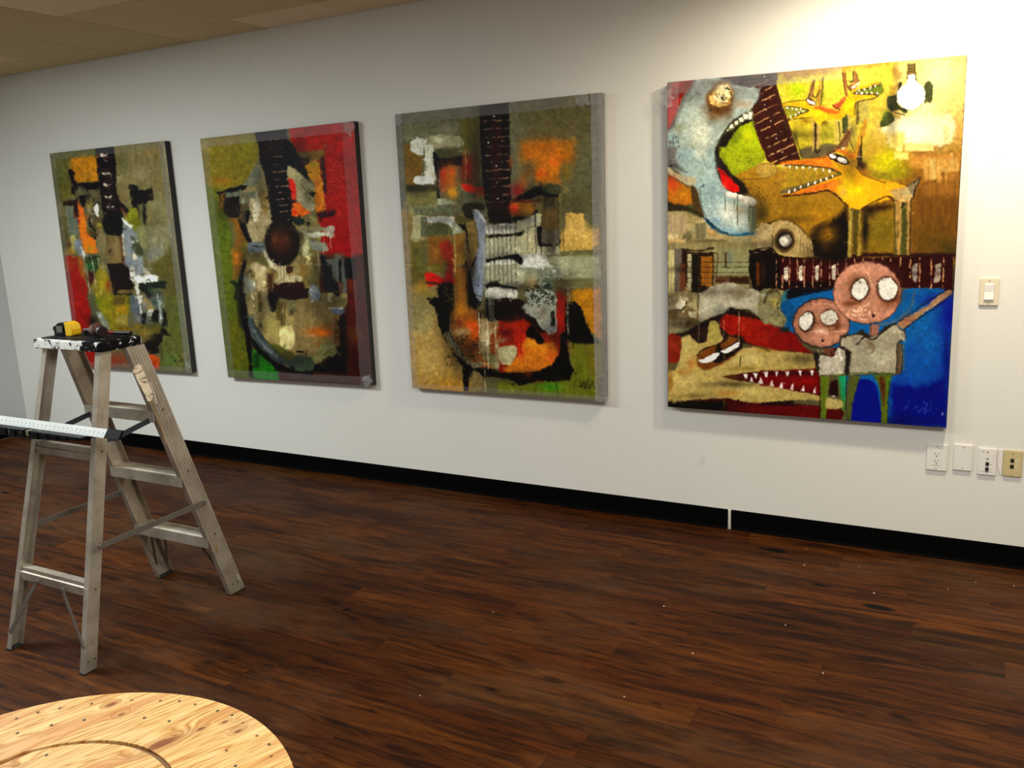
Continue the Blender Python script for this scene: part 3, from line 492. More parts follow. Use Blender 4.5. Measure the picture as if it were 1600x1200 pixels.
    A.poly("200,0 660,0 670,120 600,260 560,300 560,400 520,500 580,630 480,700 300,780 20,760 20,100 200,80", (122, 102, 56), soft=1.5, warp=1.5, sm=False, st='v'); A.rect(410, 60, 660, 160, (92, 82, 44), soft=2); A.rect(500, 0, 575, 50, K, soft=1); A.rect(420, 0, 470, 110, (150, 140, 96), soft=1.2, st='v'); A.poly("200,-90 300,-80 330,60 260,100 210,100", (150, 158, 166), warp=1.5, h=1.1); A.scuff(180, -20, 260, 140, (214, 216, 210), .1); A.g(290, 50, 30, 50, (110, 124, 140), .8)
    A.poly("480,180 620,190 630,250 540,270 480,240", (80, 92, 106), soft=1.5, warp=1.2); A.line("440,190 610,185", 2, (170, 168, 150), warp=1); A.g(330, 480, 190, 60, (190, 80, 10), .95); A.g(400, 500, 70, 40, (226, 100, 8), .95); A.g(400, 400, 80, 40, (150, 84, 20), .8); A.g(330, 620, 60, 50, (130, 84, 20), .8); A.g(230, 530, 40, 20, (190, 130, 80), .7); A.poly("500,300 550,290 560,400 550,600 500,600", (110, 70, 24), soft=1.5, warp=1.2); A.scuff(480, 300, 580, 640, (20, 12, 8), .5)
    A.poly("220,810 380,590 480,650 540,720 480,790 440,770 280,880 250,870", (112, 108, 58), sm=False, soft=.8, warp=.7, st='h', h=1); A.line("240,820 360,740 480,660", .9, (150, 146, 90)); A.line("450,640 530,710", 1, (170, 164, 110)); A.poly("20,780 200,790 260,880 210,960 60,960 0,900", (52, 66, 46), soft=1.5, warp=1.5); A.line("40,720 120,730", 3, K)
    A.v(0, 0, 1)
    for x, y, rx, ry, a in ((405, 300, 12, 40, .4), (480, 300, 20, 50, .3), (400, 400, 20, 16, .4), (380, 450, 10, 60, .5), (430, 470, 26, 14, .4), (500, 470, 30, 30, .35), (520, 520, 20, 50, .4), (450, 560, 50, 14, .4), (470, 370, 20, 10, .4), (500, 430, 14, 30, .4), (540, 560, 20, 40, .4), (470, 230, 16, 20, .4), (352, 330, 16, 20, .4), (408, 500, 8, 40, .35)): A.g(x, y, rx, ry, (12, 9, 7), a)
def paint_three(A):
    K = (8, 7, 5); OL = (84, 78, 50)
    A.v(0, 0, 1)
    A.poly("600,130 790,130 790,340 600,340", (84, 82, 56), soft=4, sm=False); A.poly("790,130 960,130 960,340 790,340", (88, 82, 48), soft=4, sm=False)
    A.g(800, 240, 30, 90, (92, 96, 74), .8); A.g(920, 260, 30, 80, (84, 86, 58), .8); A.g(880, 180, 60, 30, (84, 76, 42), .8)
    A.poly("620,330 700,330 720,480 760,610 640,620", (120, 100, 56), soft=5, warp=3, sm=False)
    A.poly("640,480 690,500 720,560 735,600 735,625 640,612", (146, 112, 46), soft=3, warp=2, sm=False); A.g(672, 560, 30, 40, (170, 140, 76), .8); A.g(660, 510, 26, 20, (150, 134, 84), .8); A.g(700, 605, 30, 16, (156, 106, 24), .8); A.g(655, 490, 30, 26, (124, 118, 70), .8)
    # upper left
    A.v(610, 140, 6.667)
    A.poly("150,560 330,600 330,1000 160,1000", (104, 74, 14), soft=3, sm=False); A.rect(150, 350, 480, 520, (92, 94, 66), soft=4); A.g(600, 420, 130, 60, (112, 112, 90), .8); A.g(400, 400, 80, 40, (78, 84, 56), .7)
    A.rect(740, 300, 930, 680, (84, 78, 26), soft=3, st='v'); A.rect(730, 680, 910, 990, (84, 50, 20), soft=4, st='v')
    A.poly("420,490 560,470 700,480 760,520 750,600 600,600 440,620 380,590", (132, 130, 96), soft=1.8, warp=2); A.g(520, 520, 60, 30, (168, 168, 140), .8)
    A.poly("220,545 370,510 385,570 345,580 350,680 230,655", (178, 180, 164), warp=1.4); A.poly("345,580 450,600 465,860 490,960 280,990 270,910 350,900 360,700", (172, 174, 152), warp=1.4, st='v'); A.poly("270,900 490,930 500,965 290,1000", (188, 190, 176), warp=2, h=1)
    A.rect(450, 620, 745, 720, (60, 62, 34), soft=1.2, warp=1.5); A.poly("450,640 520,720 700,700 750,680 750,800 620,790 520,840 500,940 520,1150 490,1130 480,900 460,800", K, soft=1, warp=1.2, sm=False)
    A.line("505,740 505,1000", 1, (110, 110, 90), a=.6); A.g(560, 890, 50, 110, (170, 36, 12), .95); A.g(640, 930, 60, 160, (176, 86, 10), .95); A.g(640, 850, 50, 50, (176, 66, 10), .8); A.g(650, 1080, 60, 70, (190, 130, 14), .9); A.g(560, 1000, 40, 80, (160, 60, 14), .7)
    A.g(820, 820, 80, 130, (120, 14, 8), .9); A.poly("760,980 900,1020 970,1020 980,1110 920,1090 780,1050", (196, 24, 8), soft=1.5, warp=1.5); A.g(930, 1100, 40, 60, (170, 110, 20), .8); A.g(880, 860, 30, 80, (100, 80, 30), .7)
    A.rect(165, 1000, 480, 1070, (50, 46, 20), soft=2, warp=2); A.rect(170, 1070, 480, 1200, (116, 110, 56), soft=3, warp=2); A.line([(788, 640), (790, 1000)], 1, (176, 130, 60), sm=False, a=.7)
    A.poly("500,1140 600,1150 680,1180 690,1200 500,1200", (130, 136, 106), soft=1.5)
    # fretboard
    A.v(0, 0, 1)
    A.poly("750,165 795,158 798,260 800,350 765,350 762,330 755,290 750,210", (14, 8, 6), soft=1, warp=.8, sm=False); A.rect(766, 190, 785, 330, (34, 10, 8), soft=3, a=.7)
    A.v(610, 140, 6.667)
    for y0 in (333, 418, 508, 603, 690, 765, 850, 940, 1020, 1105, 1180): A.line([(975+(y0-333)*.04, y0), (1245+(y0-333)*.02, y0-18)], 1.1, (112, 80, 60), sm=False, warp=.4, dash=1.1)
    for y0 in (322, 400, 493, 587, 675, 750, 835, 928, 1012, 1100): A.line([(1130, y0+5), (1232+(y0-333)*.03, y0)], 1.2, (120, 86, 66), sm=False, warp=.3, dash=1)
    for x, y in ((1080, 282), (1025, 553), (1172, 540), (1105, 797), (1113, 973), (1123, 1140)): A.ell(x, y, 7, 7, (210, 210, 210), warp=.1, soft=.4)
    # right upper orange block
    A.v(780, 140, 6.667)
    A.g(500, 640, 250, 130, (160, 84, 6), .95); A.rect(230, 540, 780, 760, (158, 86, 8), soft=6, warp=3, a=.85); A.rect(380, 700, 640, 990, (160, 92, 14), soft=4, warp=3, a=.9); A.g(580, 760, 90, 60, (196, 84, 4), .9); A.g(430, 880, 80, 60, (182, 70, 6), .85); A.g(700, 860, 60, 100, (112, 86, 16), .8); A.g(700, 620, 60, 50, (152, 96, 8), .8)
    A.g(300, 850, 50, 80, (100, 64, 20), .8); A.g(250, 980, 60, 100, (160, 90, 14), .7); A.g(200, 1060, 80, 80, (130, 18, 20), .95); A.g(120, 760, 30, 60, (120, 60, 16), .8)
    A.line("550,280 640,340 760,410", .9, (60, 50, 24), a=.6, soft=.8); A.line("830,870 930,890 1000,930", .8, (50, 50, 24), a=.6); A.line("640,330 620,380 660,400", .8, (60, 54, 24), a=.5)
    A.poly("300,1060 400,1010 460,1000 640,1080 640,1120 500,1140 440,1100 340,1140 200,1200 150,1160", K, soft=1.6, warp=1.5); A.poly("440,1000 620,1000 640,1080 560,1090 470,1060", (56, 60, 34), soft=1.5); A.poly("620,1120 690,1060 700,1110 640,1180", (140, 116, 50), soft=1); A.line("690,1010 725,1055", 1, (170, 150, 90))
    # right middle
    A.v(780, 310, 6.667)
    A.rect(640, -60, 1040, 150, (82, 78, 44), soft=3); A.rect(740, 0, 890, 150, (72, 68, 40), soft=2)
    A.poly("130,60 300,30 400,80 380,160 280,200 150,190", (112, 70, 20), soft=2, warp=2); A.g(160, 110, 60, 70, (190, 44, 12), .95); A.g(290, 130, 60, 40, (150, 100, 20), .8); A.line("150,20 280,40 440,20", 4, (60, 20, 8), soft=2); A.poly("180,190 320,190 400,110 400,170 240,250 200,260 130,230", K, soft=1.5, warp=1.2)
    A.rect(440, 0, 620, 330, (74, 60, 28), soft=2, st='v'); A.rect(480, 130, 610, 330, (84, 66, 30), soft=2.5, st='v'); A.rect(470, 0, 580, 90, (50, 44, 24), soft=2)
    A.poly("700,160 890,160 900,290 940,320 1040,310 1050,480 980,540 880,545 640,560 640,400 690,290", (176, 142, 66), soft=1.2, warp=1.2, sm=False); A.g(850, 330, 130, 110, (190, 156, 84), .8); A.g(1030, 400, 30, 80, (140, 96, 16), .8); A.poly("890,150 1040,150 1040,270 920,270", (84, 82, 54), soft=1.5); A.line("910,230 930,270 1040,280", 2, (150, 120, 50), a=.7)
    A.poly("190,250 400,160 440,170 430,290 400,310 410,500 620,500 640,590 470,600 200,600 150,420", (150, 148, 116), soft=1.2, warp=1.2, sm=False); A.g(300, 460, 80, 130, (176, 166, 124), .8); A.g(330, 230, 80, 40, (126, 130, 124), .8); A.g(430, 570, 80, 50, (190, 180, 150), .7)
    A.poly("400,300 450,310 450,460 600,470 640,420 630,480 540,500 420,500 400,400", K, soft=1, warp=1); A.rect(455, 330, 630, 480, (96, 88, 74), soft=2, st='v'); A.g(520, 350, 50, 30, (80, 58, 30), .8)
    for x, y0, y1 in ((300, 300, 540), (383, 170, 580), (443, 500, 580), (515, 490, 560), (548, 490, 590), (565, 490, 590), (584, 490, 590), (617, 0, 420), (672, 280, 560), (478, 0, 120), (573, 0, 130), (372, 60, 300)): A.line([(x, y0), (x+3, y1)], 1.1, (34, 28, 16), sm=False, warp=.4, a=.85)
    A.line("300,540 330,610", 1, (50, 46, 30)); A.line("310,310 400,290", 1, (60, 60, 50))
    A.poly("470,610 1060,570 1060,930 700,940 560,860 620,820 540,720 640,700 480,660", (136, 138, 104), soft=1.2, warp=1.2, sm=False, st='h'); A.rect(640, 560, 1050, 600, (96, 94, 52), soft=2, st='h'); A.rect(550, 840, 1060, 940, (104, 100, 60), soft=2, st='h'); A.g(840, 700, 170, 70, (146, 148, 116), .8); A.rect(625, 640, 730, 830, (158, 160, 126), soft=1.5, a=.8); A.rect(990, 500, 1060, 560, (120, 110, 60), soft=1.5); A.poly("560,840 600,830 720,860 600,890", (84, 80, 40), soft=1.5)
    A.poly("210,600 470,590 520,680 560,720 400,740 210,730", (186, 188, 178), warp=1.5, soft=1.2, h=1.2); A.g(330, 640, 110, 30, (204, 204, 194), .8); A.line("210,735 380,730", 1.2, (100, 100, 90)); A.g(560, 770, 100, 70, (164, 164, 146), .8)
    A.poly("220,740 400,730 620,700 640,800 560,850 590,980 480,1020 420,900 370,860 200,880", (130, 136, 112), soft=1.2, warp=1.5, a=.9); A.scuff(380, 720, 640, 880, (24, 26, 18), .1); A.scuff(420, 700, 640, 860, (210, 210, 196), .35); A.g(500, 920, 70, 70, (18, 34, 24), .95); A.scuff(420, 860, 600, 1020, (150, 160, 140), .35)
    A.g(330, 870, 70, 70, (170, 140, 90), .7); A.g(250, 850, 60, 60, (130, 130, 90), .7)
    A.poly("770,950 1060,940 1065,1480 950,1380 870,1240 830,1120 700,1060", (160, 104, 14), soft=1.5, warp=1.5, sm=False); A.g(950, 1000, 120, 60, (170, 112, 16), .8); A.g(640, 950, 80, 50, (90, 76, 40), .8); A.rect(600, 940, 760, 1080, (70, 52, 24), soft=3, a=.8); A.g(740, 1040, 50, 60, (110, 80, 20), .7)
    # pickups and strings
    A.v(610, 310, 6.667)
    A.poly("985,280 1200,270 1330,270 1430,350 1300,420 1360,640 1350,720 1400,880 1300,980 1250,1050 1020,1060 1000,900 990,640 1000,400", (148, 146, 118), soft=1.5, warp=1.5, sm=False); A.g(1300, 830, 80, 100, (160, 158, 134), .8); A.g(1060, 470, 60, 70, (170, 168, 138), .7); A.g(1360, 520, 60, 100, (150, 150, 120), .8)
    for y0, y1, x1 in ((285, 370, 1300), (645, 700, 1300), (930, 1060, 1330)): A.poly([(1000, y0+20), (1060, y0), (x1-40, y0-20), (x1, y0+40), (x1-40, y1-10), (1050, y1+5), (1000, y1-10)], (190, 190, 174), warp=1.3, h=1.2)
    for p in ("1010,390 1100,380 1300,370 1400,340 1360,390 1200,400 1020,420", "1000,640 1100,620 1250,595 1320,590 1380,640 1360,700 1280,640 1100,650 1010,680", "1000,890 1100,870 1160,910 1300,920 1330,960 1180,930 1060,920 1010,950"): A.poly(p, K, soft=1.4, warp=1.2)
    for k, x in enumerate((1032, 1078, 1122, 1168, 1210, 1254, 1300)): A.line([(x, 290), (x+14, 900)], .9, (36, 32, 20), sm=False, warp=.3, a=.8)
    # white horn
    A.poly("640,180 760,170 860,250 900,400 900,640 820,760 780,660 800,480 700,380 690,280", (120, 98, 44), soft=2, warp=1.5); A.poly("760,70 950,60 980,120 900,140 860,230 780,200", (30, 22, 10), soft=1.5, warp=1.5); A.poly("690,180 780,190 850,230 780,260 700,270", (80, 76, 26), soft=1, warp=1.5); A.poly("700,280 770,270 790,320 730,330", K, warp=1)
    A.line("780,260 800,400 820,560", 2.2, K, warp=1); A.poly("660,250 700,270 760,350 700,370 640,370", (130, 136, 110), warp=1.5)
    A.poly("865,120 920,130 980,200 1000,290 990,420 1000,560 990,700 970,830 960,1000 950,1080 890,1040 850,900 880,780 890,640 920,480 910,300 870,200", (120, 128, 140), warp=.9, soft=1.2, st='v', h=.8); A.line("870,120 920,150 985,240 995,290", 3, (170, 170, 160), a=.8, soft=1.2); A.g(900, 190, 20, 40, (80, 86, 94), .7); A.g(930, 900, 60, 100, (118, 128, 150), .8); A.line("980,480 985,900 1010,1000", 3, (150, 150, 130), a=.7, soft=1.5)
    A.poly("820,760 880,640 900,620 850,780 860,920 900,1040 950,1090 900,1160 840,1200 790,1050 750,880 760,680 800,660", K, soft=1, warp=1); A.line("860,720 840,780", 1, (120, 130, 140))
    # left middle
    A.rect(200, 70, 480, 170, (120, 118, 78), soft=2, warp=2, a=.8); A.rect(250, 100, 640, 180, (84, 90, 62), soft=1.5, warp=1.2); A.poly("240,190 380,190 390,240 320,240 320,440 220,440 240,300", (148, 144, 104), warp=1.3, st='v'); A.poly("380,200 640,200 670,240 640,300 660,360 620,350 580,270 400,260", (178, 180, 166), warp=1.4, h=1); A.g(560, 60, 30, 40, (130, 140, 124), .8)
    A.rect(320, 200, 380, 400, (84, 90, 64), soft=1.2, st='v'); A.poly("400,280 600,280 640,380 400,400", (70, 74, 40), soft=1.5); A.rect(215, 440, 400, 900, (88, 80, 28), soft=3, a=.9); A.g(360, 600, 50, 150, (84, 84, 50), .7)
    A.rect(400, 400, 640, 700, (110, 70, 18), soft=3); A.poly("520,480 650,480 660,860 560,860 600,700 540,600", (130, 30, 10), soft=2, warp=2); A.g(470, 560, 60, 60, (130, 80, 20), .8); A.rect(430, 690, 570, 780, (96, 84, 24), soft=2, a=.9)
    A.poly("360,800 420,770 560,840 600,760 660,830 700,850 700,900 520,890 400,920", (180, 16, 8), soft=1.5, warp=1.5); A.g(600, 820, 40, 30, (226, 16, 10), .9); A.line("380,880 480,890 640,880", 3, (50, 8, 4), soft=1.5, warp=1)
    A.rect(660, 380, 780, 700, (124, 88, 24), soft=3, a=.8, st='v'); A.g(740, 520, 40, 70, (100, 56, 14), .8); A.rect(670, 720, 800, 1200, (130, 80, 18), soft=3, st='v'); A.g(330, 930, 80, 60, (146, 104, 24), .8); A.g(400, 1000, 90, 40, (110, 96, 30), .8)
    A.poly("500,900 660,880 670,1200 480,1200 460,1100 380,1060 400,1040 520,1040 490,990", K, soft=1.2, warp=1.2, sm=False); A.scuff(540, 900, 680, 1180, (110, 80, 24), .35, 'v'); A.line([(668, 380), (680, 640)], 1, (186, 150, 90), sm=False); A.line([(685, 600), (670, 800)], 1, (186, 150, 90), sm=False); A.line("560,700 640,690", .8, K, a=.6)
    # lower left body
    A.v(610, 460, 6.667)
    A.poly("620,170 850,150 1000,200 1200,160 1400,250 1500,400 1400,760 1200,830 950,770 760,640 640,480", (124, 70, 22), soft=2, warp=1.5, sm=False)
    A.poly("390,50 520,30 660,20 640,180 620,300 600,410 540,420 500,300 490,170 420,90", K, soft=1.2, warp=1.3); A.scuff(560, 0, 680, 200, (120, 90, 30), .4, 'v')
    A.g(760, 180, 90, 80, (160, 96, 16), .9); A.g(850, 350, 100, 90, (206, 64, 6), .95); A.g(880, 430, 60, 60, (206, 80, 6), .9); A.g(720, 300, 36, 50, (100, 30, 14), .85); A.g(730, 400, 80, 50, (150, 132, 86), .85); A.g(800, 380, 40, 40, (160, 140, 96), .6); A.g(860, 560, 90, 70, (90, 36, 12), .8)
    A.poly("560,410 620,400 700,510 740,600 830,720 960,700 950,740 870,770 760,680 680,600 600,500", (120, 112, 80), soft=1.2, warp=1.2); A.scuff(560, 400, 960, 760, (30, 24, 14), .3); A.line("600,180 610,350 650,460 710,520", 1.6, K)
    A.poly("520,390 560,430 620,560 720,660 860,770 980,760 1200,800 1400,780 1400,900 1200,870 1010,860 980,880 940,820 870,790 830,860 815,1010 775,1010 760,860 740,740 650,600", K, soft=1.2, warp=1.3, sm=False)
    A.poly("900,200 960,210 1050,240 1140,290 1110,400 1060,420 1040,620 940,600 930,400", (140, 118, 74), soft=1.5, warp=1.5, sm=False); A.g(1010, 480, 40, 110, (206, 196, 160), .9); A.poly("1050,430 1140,430 1110,630 1050,600", (120, 56, 16), soft=1.5); A.g(1080, 330, 50, 30, (110, 60, 20), .8); A.poly("950,590 1060,620 1200,660 1200,740 1120,780 1000,700", (110, 100, 60), soft=1.5, warp=1.5); A.g(1130, 740, 40, 50, (180, 170, 130), .8)
    A.poly("1120,500 1300,520 1330,680 1260,760 1140,700", (150, 140, 92), soft=1.5, warp=1.5); A.g(1180, 600, 50, 70, (176, 170, 130), .9)
    A.rect(900, 160, 1020, 260, (60, 44, 24), soft=2, a=.8); A.poly("1000,60 1100,60 1240,50 1300,160 1200,260 1100,280 1010,260", K, soft=1.5, warp=1)
    for x, y0, y1, c in ((1028, 20, 280, (150, 150, 130)), (1048, 20, 260, (170, 170, 150)), (1072, 20, 300, (170, 170, 150)), (925, 200, 620, (190, 180, 150)), (965, 200, 680, (170, 160, 120)), (985, 680, 1020, (190, 180, 140)), (1015, 260, 780, (200, 190, 160)), (1095, 260, 640, (190, 180, 150))): A.line([(x, y0), (x+8, y1)], 1, c, sm=False, warp=.4, a=.85)
    # lower right body
    A.v(780, 460, 6.667)
    A.poly("0,900 240,940 420,900 740,900 760,780 740,500 1060,510 1070,1090 0,1020", (96, 100, 16), soft=2, sm=False, st='v'); A.g(540, 960, 130, 60, (56, 130, 14), .9); A.g(1000, 700, 60, 180, (116, 96, 14), .8); A.g(900, 560, 120, 50, (100, 92, 24), .8); A.g(100, 960, 120, 60, (104, 110, 20), .8); A.g(1060, 950, 30, 120, (84, 50, 10), .8); A.g(750, 580, 30, 60, (124, 96, 30), .7)
    A.poly("0,70 220,60 260,150 400,250 520,400 600,200 600,-20 700,30 720,500 720,720 560,900 300,920 0,840", (120, 20, 6), soft=2, warp=1.5, sm=False)
    A.poly("0,60 240,60 300,160 420,260 500,380 420,400 260,260 180,280 0,260", (20, 8, 6), soft=2, warp=1.5); A.g(160, 330, 100, 60, (170, 34, 8), .8); A.g(80, 400, 80, 40, (70, 10, 6), .9); A.g(240, 450, 60, 160, (180, 30, 6), .9); A.g(640, 300, 60, 160, (170, 20, 6), .9); A.g(640, 60, 40, 80, (130, 20, 20), .7)
    A.poly("280,470 350,450 400,520 560,510 600,560 590,680 500,780 300,820 60,800 120,700 200,640", (176, 96, 14), soft=2.5, warp=1.5); A.g(360, 520, 70, 40, (206, 130, 16), .9); A.g(480, 560, 70, 70, (204, 120, 20), .8); A.g(540, 640, 50, 90, (190, 70, 14), .8); A.g(230, 600, 40, 70, (190, 40, 8), .8)
    for k in range(7): A.line([(180+k*26, 790-k*6), (420+k*16, 740-k*14), (545+k*4, 620-k*18), (560, 520)], .8, [(200, 110, 30), (150, 50, 12)][k % 2], a=.6)
    A.poly("0,560 150,540 190,600 130,720 60,740 0,680", (164, 158, 112), warp=1.5, soft=1.3); A.g(30, 480, 60, 30, (130, 116, 80), .8); A.poly("320,330 360,340 460,460 450,520 400,515 380,470 280,430", K, warp=.8)
    A.poly("0,820 240,820 420,800 560,740 640,600 640,420 700,380 720,600 740,720 780,800 740,890 560,910 420,900 340,920 200,950 130,900 0,860", K, soft=1.2, warp=1.6, sm=False); A.g(300, 830, 50, 40, (120, 44, 16), .8); A.poly("690,90 780,70 850,130 900,260 960,420 1050,510 900,520 740,500 700,420", K, soft=1.2, warp=1.4, sm=False)
    A.poly("260,-20 500,-40 600,20 590,180 600,340 580,400 520,410 450,360 380,270 250,150 300,60", (142, 146, 130), soft=1.2, warp=1.5); A.scuff(240, -100, 600, 140, (24, 26, 20), .15); A.g(460, 200, 60, 60, (110, 92, 70), .7); A.g(540, 370, 50, 30, (130, 134, 140), .8); A.rect(545, 180, 590, 330, (20, 30, 24), soft=1, a=.9); A.line("590,130 598,340 575,400 520,420", 1.2, (190, 190, 180))
    for x, y0, y1 in ((717, -60, 420), (735, -80, 100), (711, 150, 380)): A.line([(x, y0), (x+6, y1)], 1, (170, 168, 140), sm=False, a=.8)
    A.line("595,910 612,1060", 1.1, (20, 24, 6)); A.line("232,320 235,620", 1, (60, 10, 6), a=.6); A.line("130,960 150,930 160,960", 1.4, K); A.drips(740, 1000, 500, 8, 60, (40, 34, 10), .9)
    A.line("822,880 800,900 788,940 790,970 840,960", 1, (24, 26, 10)); A.line("840,900 850,970 862,920 872,975 884,900 895,990 905,920 912,990", 1, (24, 26, 10)); A.line("930,880 928,940 935,990", 1.1, (20, 22, 8)); A.line("945,940 955,985 975,900 985,960 1000,985", 1, (24, 26, 10))
    A.v(0, 0, 1)
    for x, y, rx, ry, a in ((745, 250, 14, 80, .5), (735, 420, 12, 50, .6), (755, 300, 26, 20, .5), (812, 340, 16, 12, .6), (840, 300, 30, 12, .4), (700, 440, 14, 40, .5), (700, 500, 12, 40, .5), (740, 545, 40, 20, .3), (790, 490, 30, 16, .5), (868, 520, 20, 30, .4), (820, 590, 60, 12, .4), (650, 300, 20, 10, .4), (690, 345, 26, 10, .4), (860, 380, 12, 26, .5), (800, 402, 30, 6, .4), (800, 448, 30, 7, .5), (880, 440, 16, 20, .35), (770, 470, 14, 14, .4), (716, 560, 20, 30, .4), (790, 355, 30, 8, .5)): A.g(x, y, rx, ry, (12, 9, 7), a)
def paint_four(A):
    K = (12, 8, 6); BR = (70, 40, 14)
    A.v(0, 0, 1)
    # grounds
    A.poly("1180,110 1520,80 1520,410 1180,420", (176, 128, 34), soft=4, sm=False)
    A.poly("1400,80 1520,80 1515,215 1470,235 1400,200", (240, 214, 118), soft=9, warp=5, sm=False)
    A.g(1500, 205, 45, 25, (222, 160, 66), .8); A.g(1430, 300, 70, 70, (150, 92, 18), .8)
    A.g(1470, 330, 60, 70, (124, 76, 16), .9); A.g(1480, 380, 60, 40, (104, 70, 18), .9)
    A.g(1250, 330, 80, 45, (158, 114, 18), .8); A.g(1300, 330, 40, 50, (170, 122, 20), .8)
    A.poly("1395,100 1190,130 1190,262 1395,262", (226, 208, 60), soft=5, warp=3, sm=False, tex=.1)
    A.g(1385, 190, 25, 40, (206, 170, 66), .9); A.g(1370, 240, 30, 30, (184, 140, 40), .9)
    A.g(1330, 120, 40, 16, (236, 224, 90), .8); A.g(1330, 95, 50, 10, (244, 238, 150), .8)
    # right side plates of light paint
    A.v(1340, 80, 6.667)
    A.poly("360,700 960,640 960,960 500,960 490,1030 340,1000 330,860 250,820", (252, 240, 180), soft=3, warp=3, tex=.06)
    A.g(600, 830, 260, 130, (255, 252, 226), .95, tex=.04); A.g(700, 560, 180, 150, (252, 244, 180), .9, tex=.05)
    A.g(850, 250, 220, 220, (252, 242, 180), .9, tex=.05); A.g(880, 520, 80, 140, (248, 236, 140), .8)
    A.rect(900, 770, 965, 960, (250, 228, 160), soft=1.2, st='v')
    A.rect(500, 955, 800, 1035, (246, 214, 130), soft=1.5, st='h'); A.rect(390, 1040, 530, 1120, (240, 214, 120), soft=1.5, st='h')
    A.rect(340, 830, 500, 1000, (244, 216, 110), soft=2, a=.6, st='v')
    A.rect(540, 1050, 1080, 1200, (206, 142, 56), soft=4, a=.8)
    A.g(340, 1150, 140, 130, (232, 224, 10), .95)
    A.v(1340, 230, 6.667)
    A.g(330, 160, 150, 130, (222, 214, 8), .95); A.g(420, 240, 170, 90, (176, 160, 12), .85); A.g(280, 290, 120, 50, (140, 132, 20), .8)
    A.rect(390, 50, 530, 120, (238, 210, 110), soft=1.5, st='h')
    A.rect(690, 110, 1060, 210, (214, 160, 70), soft=2.5, st='v'); A.rect(760, 110, 820, 330, (230, 190, 104), soft=1, st='v')
    A.rect(820, 130, 880, 370, (212, 158, 72), soft=1.5, st='v'); A.rect(690, 190, 780, 340, (206, 152, 70), soft=2, a=.8, st='v')
    A.rect(975, 40, 1000, 205, (232, 186, 96), soft=.8, st='v', a=.8); A.rect(870, 205, 1065, 250, (222, 170, 84), soft=1.2, st='h')
    A.rect(910, 250, 1060, 340, (182, 122, 42), soft=3, a=.8); A.rect(915, 240, 935, 440, (214, 160, 80), soft=1, a=.6, st='v')
    A.rect(680, 340, 1060, 520, (164, 104, 30), soft=4, a=.7, st='v'); A.rect(560, 500, 1055, 1090, (128, 80, 14), soft=6, a=.75, st='v')
    A.g(800, 950, 260, 170, (110, 76, 14), .8); A.g(960, 1050, 120, 100, (84, 66, 14), .8)
    # bulb on its wire
    A.v(1340, 80, 6.667)
    A.poly("530,130 605,125 615,300 520,300", (150, 120, 50), sm=False, warp=1.5)
    for k in range(5): A.line([(535, 160+k*28), (600, 140+k*28)], 1.0, (60, 50, 20))
    A.line("535,130 532,230 518,290", 1.3, (80, 66, 30)); A.line("608,130 608,230 625,300", 1.3, (50, 48, 20))
    A.poly("690,375 755,310 795,390 775,525 735,515 710,540 700,430", (84, 88, 40), warp=1.4, tex=.25)
    A.poly("325,470 415,440 430,330 480,330 430,430 440,560 530,600 510,640 440,600 365,625 320,560", (58, 62, 30), warp=1.2, tex=.3)
    A.poly("350,620 385,680 380,730 255,790 250,740 300,650", (66, 74, 26), warp=1.5, tex=.3); A.line("400,630 495,662", 1.4, (60, 56, 24))
    A.g(290, 660, 60, 60, (120, 150, 30), .5); A.line("640,330 700,400", 1.5, (70, 70, 30))
    A.line("545,605 600,608 700,530", 1.4, (176, 140, 80), a=.7)
    A.poly("535,250 600,245 620,310 690,370 712,450 690,530 600,600 530,600 440,550 418,470 435,400 520,320", (255, 255, 250), warp=.6, tex=.015, h=1.2)
    # two small yellow beasts at the top
    A.v(1180, 80, 6.667)
    A.rect(240, 250, 300, 530, (206, 196, 60), soft=2)
    A.g(450, 400, 110, 110, (186, 214, 10), .95); A.g(820, 430, 90, 130, (240, 226, 56), .85); A.g(700, 470, 25, 90, (96, 112, 20), .6)
    A.poly("290,590 560,600 470,660 340,700 300,690", (160, 158, 40), warp=1.5)
    A.poly("390,740 560,700 620,760 610,980 440,1020 400,850", (210, 190, 40), soft=2, warp=2)
    A.g(540, 720, 60, 30, (150, 104, 20), .8); A.poly("690,750 830,740 840,960 700,970", (196, 184, 44), soft=2, warp=2, sm=False); A.g(730, 740, 40, 30, (110, 76, 10), .9)
    A.poly("490,1000 860,960 820,1060 700,1110 500,1110", (112, 98, 60), soft=2, warp=1.5)
    A.poly("1050,520 1200,510 1200,750 1080,740", (190, 174, 78), soft=2, warp=2, sm=False); A.rect(1060, 530, 1090, 760, (104, 86, 30), soft=1.5)
    A.poly("920,640 980,650 985,820 930,840", (84, 92, 40), warp=1.5)
    A.g(1020, 830, 50, 110, (112, 96, 60), .7)
    Y1, Y2, O = (236, 182, 18), (252, 226, 20), (222, 96, 22)
    for p in ("600,700 625,700 635,990 608,1040", "650,720 685,720 680,1010 650,1010"): A.poly(p, (206, 170, 84), sm=False, warp=.5)
    A.rect(630, 720, 650, 1040, (60, 46, 20), soft=.7); A.line("640,1030 665,1050 685,1020", 1.8, (40, 28, 14))
    for p in ("840,700 870,700 880,960 850,960", "885,700 910,700 925,900 890,900", "970,650 1005,650 1010,900 980,800"): A.poly(p, (204, 180, 88), sm=False, warp=.6)
    A.line("880,730 895,850 890,930", 1.6, (60, 56, 20)); A.line("935,670 925,850", 1.3, (60, 66, 30)); A.line("1010,800 1000,920 1030,1010", 2, (90, 60, 36), a=.7)
